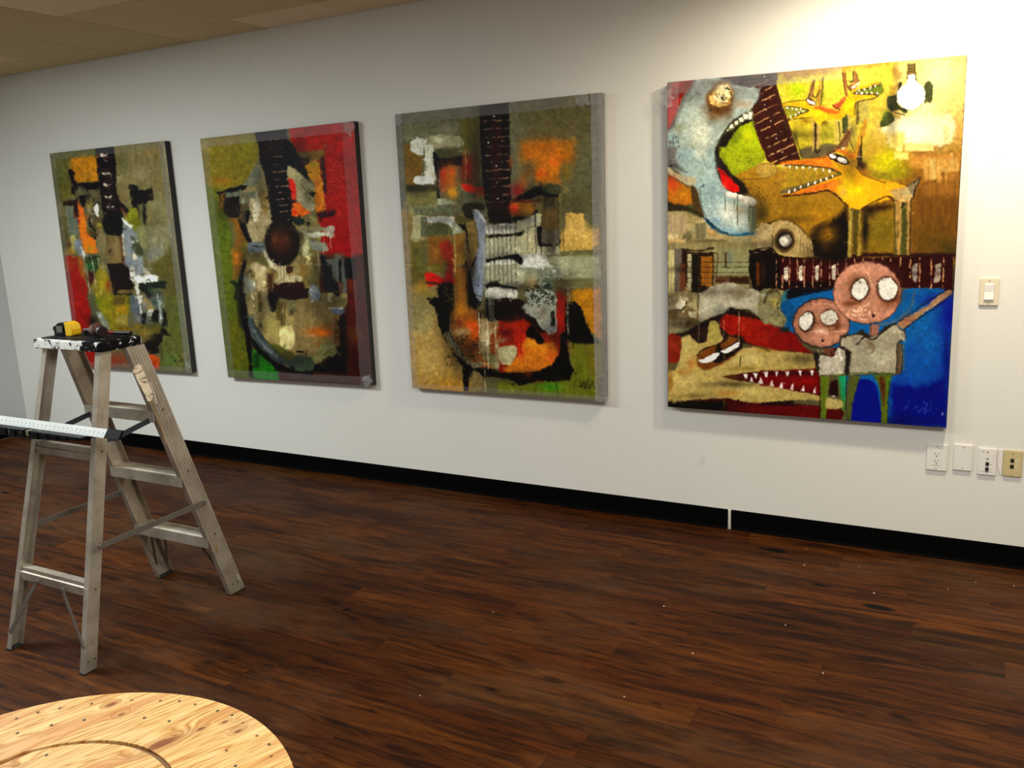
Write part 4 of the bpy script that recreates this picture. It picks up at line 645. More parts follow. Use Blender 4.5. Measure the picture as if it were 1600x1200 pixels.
    A.poly("600,320 630,300 625,440 580,490 560,470", (176, 130, 60), warp=.6); A.poly("690,300 720,280 705,420 690,570 640,500 660,420", (206, 160, 50), warp=.6)
    A.line("635,300 600,400 570,480", 1.4, BR); A.line("722,275 715,380 695,560", 1.6, (96, 90, 30)); A.line("610,455 630,475 650,470 690,400", 1.6, (90, 50, 20))
    A.poly("265,550 400,520 560,510 600,560 700,590 880,620 910,580 960,640 900,700 760,710 690,750 640,740 600,690 480,690 330,745 300,735 470,660 570,615 480,580 400,570 290,570", Y1, warp=.7, h=.8)
    A.g(670, 640, 90, 60, Y2, .95); A.poly("640,570 760,590 890,625 850,650 740,630 650,600", O, soft=2); A.g(700, 580, 50, 16, (216, 70, 30), .6)
    A.line("265,552 400,520 560,505", 1.2, BR, a=.8); A.line("300,738 420,700 600,688", 1.5, (80, 62, 10), a=.8)
    A.line("290,578 400,574 480,590 570,615 470,655 390,690 330,712", 1.6, (66, 52, 20))
    for x, y in ((297, 582), (350, 588), (397, 592), (440, 600), (485, 600), (511, 624), (467, 640), (432, 658), (384, 684), (337, 702)): A.ell(x, y, 8, 14, (250, 248, 236), warp=.2, soft=.5)
    A.ell(597, 525, 60, 30, (100, 56, 24), rot=22, soft=1); A.ell(573, 520, 24, 14, (250, 250, 244), rot=30, warp=.3); A.ell(620, 538, 24, 14, (250, 250, 244), rot=25, warp=.3)
    A.poly("920,225 950,225 965,380 980,460 955,460 940,380", (170, 110, 50), warp=.6); A.poly("1030,215 1055,215 1095,300 1080,330 1020,330 1045,280", (180, 120, 60), warp=.6)
    A.line("920,225 940,380 960,470", 1.6, (110, 50, 30)); A.line("955,230 965,330 985,400", 1.2, (110, 50, 30)); A.line("1028,215 1035,290 1010,320 990,310", 1.4, (60, 60, 20)); A.line("1060,220 1095,310", 1.3, (110, 70, 40))
    A.poly("890,590 980,460 1010,420 1060,380 1140,360 1310,315 1200,410 1100,440 1200,440 1300,455 1240,480 1080,510 1050,560 1045,690 980,650 930,640 900,660 880,610", Y1, warp=.7, h=.8)
    A.g(1000, 540, 60, 70, Y2, .95); A.poly("820,570 880,520 950,470 960,500 900,580 890,610", (206, 90, 40), soft=1.5); A.line("820,560 860,590 895,612", 2, (110, 50, 20))
    A.poly("1010,340 1060,350 1100,330 1060,390 1000,400 985,370", (176, 112, 56)); A.line("985,370 1010,410", 1.5, BR)
    A.poly("1040,430 1100,405 1180,385 1320,345 1330,440 1100,442", (120, 134, 30), soft=1); A.line("1035,435 1100,402 1180,385 1310,345", 2.0, (70, 60, 30)); A.line("1050,440 1180,448 1290,452", 2, (90, 66, 40))
    A.line("1300,460 1230,490 1080,525 1055,560 1045,660", 1.6, (90, 66, 30)); A.ell(1038, 373, 25, 14, (250, 250, 240), rot=-40, warp=.3); A.ell(1083, 342, 20, 13, (250, 250, 240), rot=-45, warp=.3)
    for x, y in ((1093, 408), (1150, 395), (1212, 380), (1262, 358), (1070, 432), (1122, 432), (1172, 430), (1222, 430), (1282, 432)): A.ell(x, y, 8, 15, (250, 248, 236), warp=.2, soft=.5)
    A.line("1290,330 1320,325", 1.6, (110, 100, 60)); A.line("1225,355 1260,340", 1.4, BR)
    # neck of the instrument at the top
    A.v(1030, 80, 7.5)
    A.poly("400,340 1200,235 1400,230 1400,330 1250,400 800,420 380,420", (74, 52, 50), soft=1.5, sm=False, warp=1)
    A.poly("860,330 1250,240 1300,400 900,420", (58, 40, 44), soft=2, st='h')
    A.v(1180, 80, 6.667)
    A.poly("-10,420 20,340 230,290 240,400 490,1130 200,1180 130,1130 -10,750", (70, 22, 10), soft=1, warp=1, sm=False)
    A.g(150, 330, 80, 30, (50, 34, 40), .7); A.poly("60,360 220,340 300,640 380,880 480,1110 220,1170 100,1000 0,700 0,640", (64, 20, 12), soft=2, a=.6, sm=False, tex=.2)
    FR = (206, 160, 104)
    for a, b in (((110, 410), (200, 365)), ((80, 515), (212, 450)), ((0, 655), (235, 548)), ((10, 755), (272, 625)), ((55, 832), (300, 718)), ((85, 920), (352, 800)), ((115, 1005), (392, 885)), ((135, 1090), (412, 962)), ((175, 1162), (460, 1040))):
        A.line([a, b], 1.5, FR, warp=.35, sm=False, dash=.8)
    A.line([(0, 360), (150, 305)], 1.2, (150, 110, 80), sm=False); A.line([(-10, 270), (150, 215)], 1.2, (140, 104, 80), sm=False)
    for k in range(5): A.line([(30+k*50, 560+k*5), (170+k*60, 1130-k*30)], .5, (110, 60, 40), a=.4, sm=False)
    for x, y in ((108, 553), (174, 722), (236, 903), (298, 1045), (108, 265)): A.ell(x, y, 7, 7, (240, 230, 220), warp=.1, soft=.4)
    # dark surround right of neck
    A.line("225,420 300,640 340,790 420,860 500,1110", 2.2, (60, 50, 20), a=.7, soft=1)
    A.g(430, 880, 30, 80, (100, 86, 40), .7)
    # pale blue shark head
    A.v(1030, 80, 7.5)
    A.poly("80,360 420,330 360,480 280,560 200,800 150,900 80,960", (176, 10, 4), soft=1, warp=1.2, sm=False)
    A.poly("150,520 170,550 290,545 400,340 240,360", (140, 28, 18), soft=2, a=.9, sm=False)
    A.g(120, 420, 60, 90, (150, 110, 108), .85)
    S = (176, 196, 190)
    A.poly("430,330 700,300 900,400 1200,430 1170,580 1120,640 1060,700 900,790 800,900 700,1020 670,1250 90,1250 90,950 180,850 270,560 400,400", (168, 186, 178), soft=2, warp=1.5, sm=False)
    A.poly("300,560 430,400 560,420 520,560 330,640", (120, 124, 118), soft=6, a=.5); A.line("420,350 300,560 200,800 130,920", 5, (100, 104, 96), soft=3, a=.8)
    A.g(500, 950, 160, 190, (232, 234, 206), .9); A.g(420, 760, 130, 160, (206, 220, 204), .7); A.g(880, 480, 150, 60, (120, 116, 112), .6)
    A.g(700, 370, 200, 40, (112, 110, 108), .8, rot=-5); A.g(1000, 620, 110, 50, (188, 160, 132), .85); A.g(1060, 500, 110, 50, (150, 160, 160), .8)
    A.g(380, 1150, 60, 60, (150, 160, 110), .7); A.g(160, 1050, 60, 90, (130, 190, 200), .7); A.g(230, 900, 60, 60, (140, 140, 90), .6)
    A.scuff(100, 960, 260, 1200, (60, 56, 46), .35, 'v', .8); A.line("110,900 160,870 190,780", 3, (70, 66, 50), soft=1.5, a=.7)
    A.g(690, 680, 140, 110, (110, 60, 16), .95); A.g(800, 640, 80, 120, (96, 50, 10), .9, rot=20); A.g(650, 760, 100, 50, (150, 110, 60), .6)
    A.ell(720, 540, 150, 190, (120, 76, 30), rot=28, soft=3, warp=2); A.ell(735, 515, 130, 150, (214, 176, 100), rot=35, soft=1.5, warp=2.2, tex=.2)
    A.ell(755, 500, 95, 110, (250, 236, 180), rot=30, soft=1.5, warp=2, h=1.5); A.scuff(640, 380, 860, 640, (120, 78, 26), .5); A.g(750, 550, 22, 26, (40, 34, 24), .95)
    A.line("780,430 840,450 860,520", 2.2, (50, 40, 20), warp=1); A.scuff(560, 620, 760, 740, (40, 18, 6), .3)
    # mouth
    A.v(1030, 80, 7.5)
    A.poly("1090,790 1110,830 1150,960 1190,1130 1190,1250 700,1250 700,1180 760,1060 880,920 1000,840", (168, 190, 10), soft=1, warp=1)
    A.g(1050, 1000, 90, 120, (206, 214, 8), .9); A.g(880, 1000, 90, 120, (120, 130, 12), .8)
    A.poly("1090,770 1000,820 880,910 790,960 720,1060 690,1180 690,1250 750,1250 790,1120 870,980 960,880 1100,810", (30, 22, 14), soft=1.5, warp=1)
    A.line("1200,540 1130,640 1100,700 980,750 860,830 790,920 740,1000 690,1120", 1.8, (40, 34, 28), soft=.8)
    for p in ("1050,705 1105,705 1100,790 1060,795", "995,735 1045,725 1050,790 1005,800", "945,780 985,762 1000,810 960,830", "890,815 935,805 940,850 895,870", "840,860 870,850 880,890 830,910", "795,920 830,900 835,915 805,935"): A.poly(p, (244, 242, 220), sm=False, warp=.5, h=1, tex=.04)
    A.poly("1120,640 1200,580 1200,1000 1160,980 1110,810", (70, 24, 12), sm=False, soft=.8)
    for a, b in (((1120, 745), (1200, 700)), ((1130, 855), (1200, 815))): A.line([a, b], 1.5, FR, sm=False)
    # shark lower body
    A.v(1030, 230, 6.667)
    A.poly("590,0 720,0 800,60 1060,0 1120,100 1030,180 900,250 800,290 730,220 640,140", (150, 166, 14), soft=1.5, warp=1.5)
    A.poly("740,30 1040,0 1100,90 1010,190 880,240 760,240 720,120", (170, 184, 10), soft=2, warp=1.5); A.scuff(740, 120, 1080, 260, (206, 214, 60), .4, 'h', .6); A.scuff(740, 60, 1080, 260, (100, 104, 10), .45, None, .6)
    A.poly("800,290 1040,180 1200,150 1200,760 1050,790 1020,640 1020,520 900,420", (178, 128, 22), soft=1.5, warp=1.5, sm=False)
    A.g(1100, 420, 110, 180, (188, 136, 26), .8); A.line("860,325 1000,322 1080,316 1190,300", 1, (80, 50, 10), a=.8); A.rect(1040, 165, 1200, 300, (196, 150, 50), soft=2, a=.8, st='h'); A.scuff(880, 380, 1180, 760, (110, 74, 10), .5)
    A.g(1080, 680, 90, 110, (84, 66, 20), .85)
    # cream striped shell body, guitar with pickups
    P = (180, 160, 104)
    A.poly("90,660 250,640 440,720 600,830 740,900 900,920 1000,880 1100,790 1200,770 1200,1200 90,1200", P, soft=1.5, warp=1.5, sm=False)
    A.dabs(100, 680, 1180, 1000, 26, 9, [(200, 176, 120), (150, 140, 96), (120, 112, 70), (190, 150, 90), (168, 160, 120), (214, 196, 140)], .7)
    A.rect(380, 780, 490, 950, (130, 122, 84), soft=1.5, st='v'); A.rect(95, 690, 290, 900, (180, 156, 116), soft=2, a=.8, st='v'); A.rect(285, 950, 720, 1050, (120, 106, 62), soft=1.5, st='h')
    A.rect(730, 930, 970, 1200, (160, 152, 106), soft=2, st='v'); A.rect(980, 940, 1160, 1040, (204, 170, 104), soft=1.5, st='h'); A.rect(100, 950, 280, 1030, (206, 170, 110), soft=1.5, st='h')
    A.poly("95,0 620,0 600,60 600,190 640,330 740,460 1000,560 1020,640 970,900 860,910 740,900 560,800 440,650 350,400 230,260 95,200", (162, 188, 184), soft=1.2, warp=1.2, sm=False)
    A.poly("590,0 640,0 630,80 700,170 740,260 800,300 880,350 930,460 830,480 740,420 650,330 600,210", (34, 22, 14), soft=2, warp=1.5)
    A.poly("90,0 190,0 170,100 230,200 300,260 200,230 95,200", (110, 108, 96), soft=2); A.scuff(95, 10, 240, 220, (40, 36, 30), .3, 'v'); A.g(250, 80, 60, 80, (150, 176, 184), .8)
    A.g(440, 60, 70, 60, (226, 226, 200), .8); A.g(420, 240, 120, 90, (160, 184, 168), .7); A.g(550, 250, 70, 130, (176, 200, 196), .8); A.g(560, 430, 90, 110, (140, 170, 176), .8)
    A.poly("95,200 210,270 380,310 385,350 340,400 200,330 95,260", (180, 168, 134), soft=1.2, warp=1); A.line("100,285 200,340 335,412", 1.3, (200, 170, 110)); A.line("100,290 230,350 330,420", 1, K, a=.7)
    A.poly("90,290 330,420 360,580 240,600 140,580 90,560", (190, 110, 14), soft=1, warp=1, sm=False); A.g(150, 380, 70, 80, (196, 60, 20), .9); A.g(260, 470, 70, 60, (200, 128, 20), .8); A.g(120, 330, 40, 40, (190, 60, 30), .8)
    A.poly("335,410 400,430 440,600 470,700 430,720 370,640", (84, 60, 24), soft=1.5, warp=1); A.g(110, 590, 40, 30, K, .9)
    A.poly("90,600 240,590 370,640 470,720 420,700 300,660 90,650", (50, 42, 16), soft=2, warp=2)
    A.g(720, 670, 160, 110, (226, 234, 222), .95); A.g(850, 760, 110, 90, (220, 228, 218), .85); A.g(560, 640, 60, 70, (150, 176, 180), .7); A.g(600, 760, 60, 40, (120, 166, 186), .8, rot=30)
    A.g(880, 640, 100, 60, (170, 160, 130), .8)
    A.poly("490,730 600,820 740,890 900,880 1000,870 990,900 840,918 720,905 580,850 480,750", (14, 84, 130), soft=1.8, warp=1.2); A.line("500,745 620,850 720,890", 2.4, (20, 40, 50), soft=1)
    A.g(740, 860, 140, 26, (120, 170, 196), .7, rot=8); A.line("430,420 450,600 500,720", 1.4, (60, 70, 70), a=.6); A.line("440,400 470,395 470,375", 1.4, (40, 60, 80)); A.line("380,330 430,360", 1, (200, 206, 190))
    A.poly("950,600 1020,600 1010,860 950,850", (110, 120, 90), soft=1.5); A.line("975,620 960,840", 1.2, (230, 236, 220), a=.5)
    A.poly("710,455 780,480 900,500 1010,530 1030,580 980,600 880,570 760,510 700,480", (206, 200, 180), warp=1, h=1); 
    for x, y in ((735, 480), (790, 495), (860, 515), (920, 530), (975, 545)): A.ell(x, y, 32, 28, (236, 232, 216), warp=1, h=1.4)
    for x, y0, y1, w in ((697, 500, 655, 1.5), (825, 500, 800, 1.8), (790, 540, 610, 1.5)): A.line([(x, y0), (x, y1)], w, (120, 118, 84), sm=False)
    A.poly("610,200 680,240 750,310 820,380 850,440 800,460 720,430 660,350 650,290", (216, 14, 8), soft=1, warp=1, h=.8); A.g(690, 370, 30, 50, (240, 40, 20), .7); A.poly("640,240 740,290 760,320 700,290", (110, 20, 10), soft=1.5)
    A.line("475,750 530,820", 1.2, (226, 206, 160)); A.drips(280, 420, 690, 4, 150, (110, 100, 30)); A.line("1010,830 1080,800 1190,770", 1.6, (60, 46, 20), a=.7)
    A.v(1030, 380, 6.667)
    A.poly("90,-20 1200,-20 1200,120 960,50 960,460 600,460 420,520 420,820 90,960", (150, 136, 86), soft=2, sm=False, a=.9, st='v')
    A.rect(95, 60, 165, 530, (202, 190, 130), soft=1.2, st='v'); A.rect(165, 50, 250, 490, (110, 100, 86), soft=1.2, st='v'); A.rect(240, 60, 300, 440, (40, 18, 8), soft=1.2, st='v')
    A.rect(215, 200, 280, 480, (120, 64, 30), soft=2, st='v', a=.8); A.rect(300, 90, 345, 470, (176, 168, 124), soft=1, st='v'); A.rect(345, 100, 420, 500, (24, 18, 8), soft=1.2, st='v')
    A.line("240,50 430,70 580,40 580,90 300,90", 2.4, (60, 42, 20), warp=1); A.rect(420, 90, 580, 520, (30, 12, 4), soft=1.2); A.rect(440, 120, 565, 440, (158, 96, 22), soft=1.5, st='v'); A.g(500, 300, 30, 90, (130, 66, 20), .6)
    A.rect(580, 30, 960, 400, (150, 146, 96), soft=2, st='v'); A.rect(720, 80, 780, 240, (136, 146, 120), soft=1.5, st='v'); A.rect(620, 200, 950, 330, (146, 148, 100), soft=1.5, st='h', a=.8); A.rect(690, 80, 715, 240, (70, 60, 30), soft=1)
    A.rect(590, 330, 960, 400, (96, 60, 30), soft=2, st='h'); A.rect(590, 360, 700, 410, (70, 20, 8), soft=1.5); A.rect(740, 350, 950, 410, (60, 28, 14), soft=2)
    A.line("580,90 620,120 600,330", 2, (90, 60, 24), a=.8)
    A.poly("950,60 1180,40 1200,80 1200,480 1000,500 980,420 940,300", (18, 10, 6), soft=1, warp=1, sm=False); A.rect(1020, 190, 1090, 440, (104, 48, 8), soft=1.5, st='v'); A.line("1000,90 1180,70", 1.2, (120, 90, 70), dash=.7)
    for y in (185, 238, 292, 350, 405): A.line([(300, y), (960, y+2)], .9, (34, 24, 12), warp=.5, a=.85)
    A.line([(600, 455), (970, 460)], .9, (60, 50, 30)); A.line("420,90 412,500 400,860", 2.2, (40, 28, 12), warp=.8)
    # grey white skin below the strings
    A.poly("420,520 600,420 760,400 980,470 1060,490 1180,490 1200,520 1200,850 1020,750 940,680 760,690 620,740 420,820", (176, 168, 140), soft=1.5, warp=1.5, sm=False)
    A.g(660, 520, 90, 110, (200, 190, 168), .8); A.g(520, 640, 100, 90, (186, 186, 160), .8); A.g(840, 600, 110, 60, (200, 198, 176), .8); A.g(840, 520, 80, 50, (150, 130, 84), .7); A.g(650, 700, 90, 50, (120, 122, 110), .7)
    A.g(1050, 520, 60, 24, (220, 214, 190), .8); A.dabs(980, 500, 1190, 680, 14, 6, [(170, 160, 120), (200, 194, 160), (120, 108, 70)], .8)
    A.poly("750,690 950,680 940,700 800,710", (50, 44, 20), soft=1.2); A.line("1100,680 1160,560 1200,500", 3, (90, 84, 50), soft=1.5); A.poly("1020,730 1100,700 1200,740 1200,850 1120,810", (160, 156, 116), warp=1.5)
    A.rect(95, 520, 410, 940, (140, 122, 80), soft=3, a=.8); A.g(200, 870, 110, 70, (144, 138, 106), .9); A.g(350, 740, 50, 90, (80, 54, 20), .8); A.g(240, 700, 80, 40, (100, 80, 40), .7)
    A.dabs(110, 560, 380, 880, 18, 6, [(160, 146, 104), (110, 92, 50), (180, 168, 130)], .7); A.ell(232, 630, 48, 44, (214, 206, 178), warp=1, h=1.2); A.line("190,680 240,690 285,640 290,600", 1.8, (50, 34, 14)); A.rect(350, 540, 400, 680, (160, 150, 100), soft=1.5, st='v')
    # dark and red behind the crocodile
    A.poly("95,950 230,930 400,850 560,760 700,720 740,660 900,690 1000,720 1200,850 1200,1130 1000,1060 850,1020 640,1080 420,1040 330,960 95,1000", (26, 14, 10), soft=2, warp=1.5, sm=False)
    A.poly("700,740 820,750 950,760 1100,800 1200,870 1200,1110 1100,1100 950,1040 850,960 720,930 640,850", (150, 16, 4), soft=2, warp=1.5); A.g(900, 850, 110, 80, (172, 34, 8), .8); A.g(1100, 980, 90, 90, (140, 14, 4), .8)
    A.poly("100,960 230,970 240,1100 210,1220 95,1230", (132, 28, 10), soft=1.5, warp=1); A.g(150, 1050, 60, 60, (150, 50, 20), .7); A.poly("430,880 520,850 520,990 420,1000 350,940", (44, 24, 14), soft=1.5)
    # red ground and mouth
    A.v(1030, 500, 6.667)
    A.poly("95,850 350,840 820,800 1200,850 1700,900 2100,860 2100,1100 95,1000", (60, 4, 4), soft=2, sm=False, warp=1); A.poly("95,850 700,850 720,960 95,920", (12, 8, 6), soft=2.5, sm=False); A.g(1000, 930, 220, 50, (96, 8, 8), .9)
    A.v(1190, 510, 7.5)
    A.poly("0,500 640,470 700,560 720,790 640,770 400,730 0,690", (92, 4, 4), soft=1.5, sm=False); A.g(480, 640, 240, 60, (150, 6, 6), .9); A.rect(0, 515, 640, 580, (44, 6, 6), soft=2, a=.8)
    A.poly("-20,930 690,930 690,1090 -20,1060", (96, 4, 6), soft=2, sm=False); A.rect(780, 960, 960, 1100, (80, 4, 6), soft=1.5); A.poly("0,0 400,0 420,110 500,220 620,310 0,260", (128, 8, 4), soft=2, sm=False); A.g(60, 120, 110, 110, (160, 30, 8), .7)
    A.rect(0, 860, 400, 920, (20, 6, 6), soft=2.5, a=.8)
    # crocodile
    CR = (180, 156, 84)
    A.v(1030, 500, 6.667)
    A.poly("245,170 320,150 410,240 500,220 530,10 610,0 650,100 680,190 640,230 700,330 850,300 1000,270 1200,310 1700,360 1740,480 1690,500 1300,530 1000,540 850,570 700,600 1000,650 1300,700 1600,730 1750,770 1760,840 1500,830 1200,850 950,860 700,810 400,820 150,860 95,830 95,520 170,520 220,400", CR, soft=1.2, warp=1.2, sm=False, tex=.12)
    A.g(260, 640, 160, 90, (204, 176, 100), .85); A.g(300, 260, 60, 80, (196, 180, 104), .8); A.g(960, 400, 170, 60, (206, 186, 110), .85); A.g(980, 730, 130, 50, (200, 184, 104), .7)
    A.poly("530,20 610,10 640,200 600,260 540,220", (176, 158, 76), warp=1); A.g(120, 640, 30, 120, (150, 90, 20), .7); A.g(720, 760, 150, 30, (170, 120, 40), .8); A.g(240, 540, 70, 30, (170, 116, 40), .8); A.g(1150, 310, 120, 24, (150, 104, 30), .7)
    A.g(350, 450, 50, 80, (176, 110, 40), .8, rot=20); A.g(400, 790, 200, 30, (110, 90, 40), .7); A.g(120, 470, 40, 40, (110, 90, 40), .7); A.g(900, 500, 180, 20, (140, 112, 40), .7); A.line("1160,310 1060,280 930,250", 3, (80, 56, 16), soft=1.5, warp=1, a=.8)
    A.poly("400,390 450,310 560,260 700,220 750,160 830,200 870,260 830,340 720,420 620,470 500,520 420,480", (120, 62, 16), soft=1.5, warp=1.5); A.g(750, 220, 60, 50, (134, 76, 20), .8)
    A.poly("610,270 640,240 680,300 850,200 870,280 760,370 640,440 560,420", (24, 12, 8), soft=1.5, warp=1); A.line("400,370 450,310 560,265 620,262", 2, (50, 24, 8))
    A.poly("415,410 470,395 560,350 630,330 630,360 570,420 500,448 440,440", (238, 236, 228), warp=.7, h=1, tex=.05); A.poly("650,318 740,280 800,240 845,230 830,270 770,310 700,340", (238, 236, 228), warp=.7, h=1, tex=.05)
    A.poly("670,590 800,560 950,540 1200,530 1700,500 1740,800 1300,710 1150,680 950,640 800,620", (70, 4, 4), soft=1, warp=.8, sm=False); A.g(780, 590, 90, 18, (90, 60, 20), .8)
    A.v(1190, 510, 7.5); A.poly("0,520 640,490 700,560 720,790 640,770 400,730 0,690", (110, 4, 6), soft=1.5, sm=False); A.g(520, 640, 180, 50, (150, 6, 6), .8); A.rect(0, 520, 640, 570, (50, 4, 4), soft=2, a=.7)
    for x, y in ((62, 528), (190, 522), (315, 522), (465, 515), (602, 510)): A.poly([(x-24, y), (x+20, y-4), (x+10, y+58), (x-2, y+60)], (240, 232, 226), sm=False, warp=.4, h=1)
    for x, y in ((-10, 665), (127, 695), (242, 718), (370, 735), (497, 755), (632, 780), (855, 820)): A.poly([(x-22, y), (x+20, y+4), (x+14, y-72), (x+4, y-66)], (236, 216, 212), sm=False, warp=.4, h=1)
    A.v(1030, 500, 6.667)
    for x, y in ((910, 560), (1010, 552), (1118, 540)): A.poly([(x-26, y), (x+22, y-2), (x+14, y+50), (x+2, y+48)], (240, 236, 230), sm=False, warp=.4, h=1)
    for x, y in ((972, 640), (1075, 660), (1185, 686)): A.poly([(x-20, y), (x+20, y+4), (x+6, y-46), (x-4, y-44)], (226, 206, 204), sm=False, warp=.4, h=1)
    for x, a, b, w, c in ((420, -20, 210, 1.3, (150, 130, 96)), (682, 0, 160, 1.3, (150, 120, 90)), (840, -100, 230, 1.5, (190, 150, 120)), (638, 0, 120, 1, (150, 120, 90)), (685, 350, 940, .8, (150, 130, 60))): A.line([(x, a), (x, b)], w, c, sm=False, warp=.4, a=.8)
    A.line([(862, 370), (850, 480)], 1, K, sm=False)
    # blue field
    A.v(0, 0, 1)
    A.poly("1232,455 1340,448 1345,470 1430,448 1475,448 1500,452 1500,665 1322,660 1320,600 1330,560 1300,545 1260,528 1228,513 1224,480", (6, 94, 168), soft=1.2, warp=1, sm=False, tex=.1)
    A.poly("1420,540 1489,470 1482,670 1400,668 1395,600", (4, 56, 164), soft=5, warp=4, sm=False, tex=.1)
    A.g(1450, 530, 34, 45, (10, 100, 184), .9); A.g(1430, 570, 34, 36, (10, 84, 170), .8); A.poly("1394,600 1430,605 1478,590 1482,668 1395,666", (0, 10, 126), soft=5, warp=4, sm=False, tex=.08); A.g(1490, 490, 20, 30, (4, 10, 156), .95); A.g(1465, 468, 30, 12, (4, 14, 150), .8)
    A.g(1480, 560, 8, 60, (0, 14, 120), .8); A.g(1400, 660, 50, 14, (0, 6, 96), .8); A.poly("1325,640 1333,600 1345,592 1368,598 1378,640 1380,665 1323,660", (0, 10, 130), soft=1.5, warp=1, tex=.06)
    A.line("1417,626 1422,629 1412,641", .7, (80, 110, 200), a=.7); A.line("1428,640 1434,634 1436,644 1442,636 1446,646 1450,628 1446,640 1456,641 1460,648", .6, (70, 90, 190), a=.75); A.line("1455,640 1456,625", .6, (80, 110, 200), a=.6); A.line("1462,640 1466,636", .6, (80, 110, 200), a=.6); A.line("1473,648 1474,644", .8, (170, 170, 220))
    # long fretboard
    A.v(1190, 380, 7.5)
    A.poly("-10,60 130,60 260,150 620,160 900,150 1200,140 1200,160 2240,120 2250,560 2080,510 1200,510 950,510 540,520 350,540 -10,560", (52, 4, 4), soft=1, warp=.8, sm=False, tex=.12); A.poly("-10,50 230,110 240,500 -10,560", (16, 8, 6), soft=2.5, sm=False)
    A.rect(160, 440, 1000, 510, (16, 6, 6), soft=2.5, a=.8); A.g(30, 330, 30, 130, (80, 34, 8), .6)
    A.rect(240, 190, 800, 430, (62, 4, 6), soft=4, a=.7)
    for x0, x1, y1, y2 in ((188, 186, 165, 495), (265, 258, 165, 510), (345, 340, 170, 505), (433, 428, 170, 500), (516, 512, 170, 500), (622, 614, 165, 500), (716, 708, 165, 490), (815, 808, 160, 475), (912, 903, 170, 510), (1004, 998, 165, 390), (1104, 1102, 160, 270)): A.line([(x0, y1), (x1, y2)], 1.7, (190, 134, 96), sm=False, warp=.4, dash=1.4)
    for x, y in ((302, 345), (472, 335), (664, 335), (860, 330)): A.poly([(x-26, y-70), (x+24, y-92), (x+24, y+80), (x-8, y+92), (x-26, y+60)], (214, 200, 178), sm=False, warp=.8, h=1.3, tex=.2); A.line([(x-30, y-40), (x+30, y-42)], .6, (60, 40, 30), sm=False)
    A.v(1340, 380, 6.667)
    A.rect(-80, 105, 1040, 120, (40, 10, 6), soft=1.5)
    for x, y2 in ((72, 190), (176, 180), (270, 180), (356, 190), (458, 230), (556, 340), (656, 460), (776, 465), (900, 455)): A.line([(x+2, 140), (x-6, y2)], 2, (196, 140, 96), sm=False, warp=.4, dash=1.4)
    A.poly("575,230 630,200 628,280 620,385 590,380 570,300", (170, 158, 146), warp=.8, h=1.3, tex=.3); A.poly("815,220 868,200 870,250 860,380 800,390 820,300", (166, 150, 134), warp=.8, h=1.3, tex=.3)
    A.g(600, 310, 24, 30, (90, 70, 60), .7); A.g(840, 310, 26, 40, (90, 66, 56), .7)
    # big yellow beast
    A.v(1190, 230, 6.667)
    A.g(450, 560, 250, 90, (160, 116, 16), .8); A.g(640, 700, 160, 130, (180, 126, 12), .9); A.poly("560,840 800,720 900,640 920,1130 560,1130 520,950", (18, 10, 6), soft=5, warp=3); A.g(700, 900, 110, 100, (168, 112, 14), .95); A.g(680, 1040, 50, 50, (90, 50, 10), .8)
    A.g(330, 740, 200, 40, (96, 66, 10), .7); A.scuff(600, 860, 800, 960, (40, 26, 6), .35); A.scuff(80, 560, 240, 640, (90, 62, 12), .4); A.scuff(120, 440, 260, 520, (90, 50, 12), .3, 'h')
    A.poly("300,200 500,190 780,240 820,260 560,370 330,470 200,460 250,380", (176, 140, 30), soft=3, warp=2); A.poly("210,470 240,430 400,390 700,300 830,250 700,220 540,190 720,205 850,250 840,285 640,350 480,410 330,465", (110, 96, 56), soft=1.5, warp=1)
    A.ell(60, 235, 110, 78, (192, 156, 62), warp=1.5); A.line("0,170 100,165 165,190 160,260 60,312", 1, (120, 90, 30), a=.7)
    for p in ("920,600 975,600 960,820 945,1140 905,1140 915,850", "1010,610 1045,610 1040,830 1055,1110 1010,1120 1030,900"): A.poly(p, (172, 146, 56), sm=False, warp=.6)
    A.poly("960,640 1020,640 1015,900 1005,1110 960,1080", (90, 76, 20), sm=False, soft=1.2); A.line("950,640 935,860 925,1120", 1, (210, 190, 110), a=.7); A.line("1000,620 960,600 945,650", 1.6, BR)
    A.v(1340, 230, 6.667)
    A.poly("60,640 420,560 420,1100 60,1100", (150, 112, 18), soft=3, sm=False); A.g(250, 850, 160, 180, (134, 112, 20), .9); A.g(250, 620, 180, 40, (54, 26, 6), .9, rot=-8); A.g(90, 850, 40, 260, (20, 14, 4), .95); A.g(130, 650, 60, 60, (30, 16, 6), .8)
    A.rect(60, 1090, 1030, 1130, (50, 16, 8), soft=2); A.rect(390, 560, 560, 1110, (104, 86, 34), soft=1.5)
    for p in ("395,545 425,570 425,900 412,1000 405,620", "420,540 470,540 470,900 445,1115 415,1110 435,900", "515,545 560,545 545,900 545,1110 518,1110 525,850"): A.poly(p, (188, 146, 72), sm=False, warp=.6)
    A.poly("475,600 500,560 520,640 510,1080 465,1100", (84, 86, 30), sm=False, soft=1); A.line("490,545 480,590 465,620", 1.5, K); A.line("565,560 560,700 550,1090", 1.8, (70, 36, 12), a=.8)
    A.v(1190, 230, 6.667)
    A.poly("1000,-60 1055,-60 1060,150 1010,230 1000,120", (80, 50, 20), soft=1.2, sm=False); A.g(1060, 190, 50, 60, (40, 16, 8), .9)
    A.poly("720,60 830,-60 900,-180 950,-150 900,20 950,60 880,20 800,20", (140, 96, 50), soft=1, warp=.8); A.line("700,60 800,10 870,-90 930,-160", 2, (100, 50, 20), soft=1)
    A.poly("880,-10 960,30 1000,-60 1050,-220 1090,-300 1110,-260 1080,-120 1010,60 1000,230 900,200", (206, 150, 36), warp=.8)
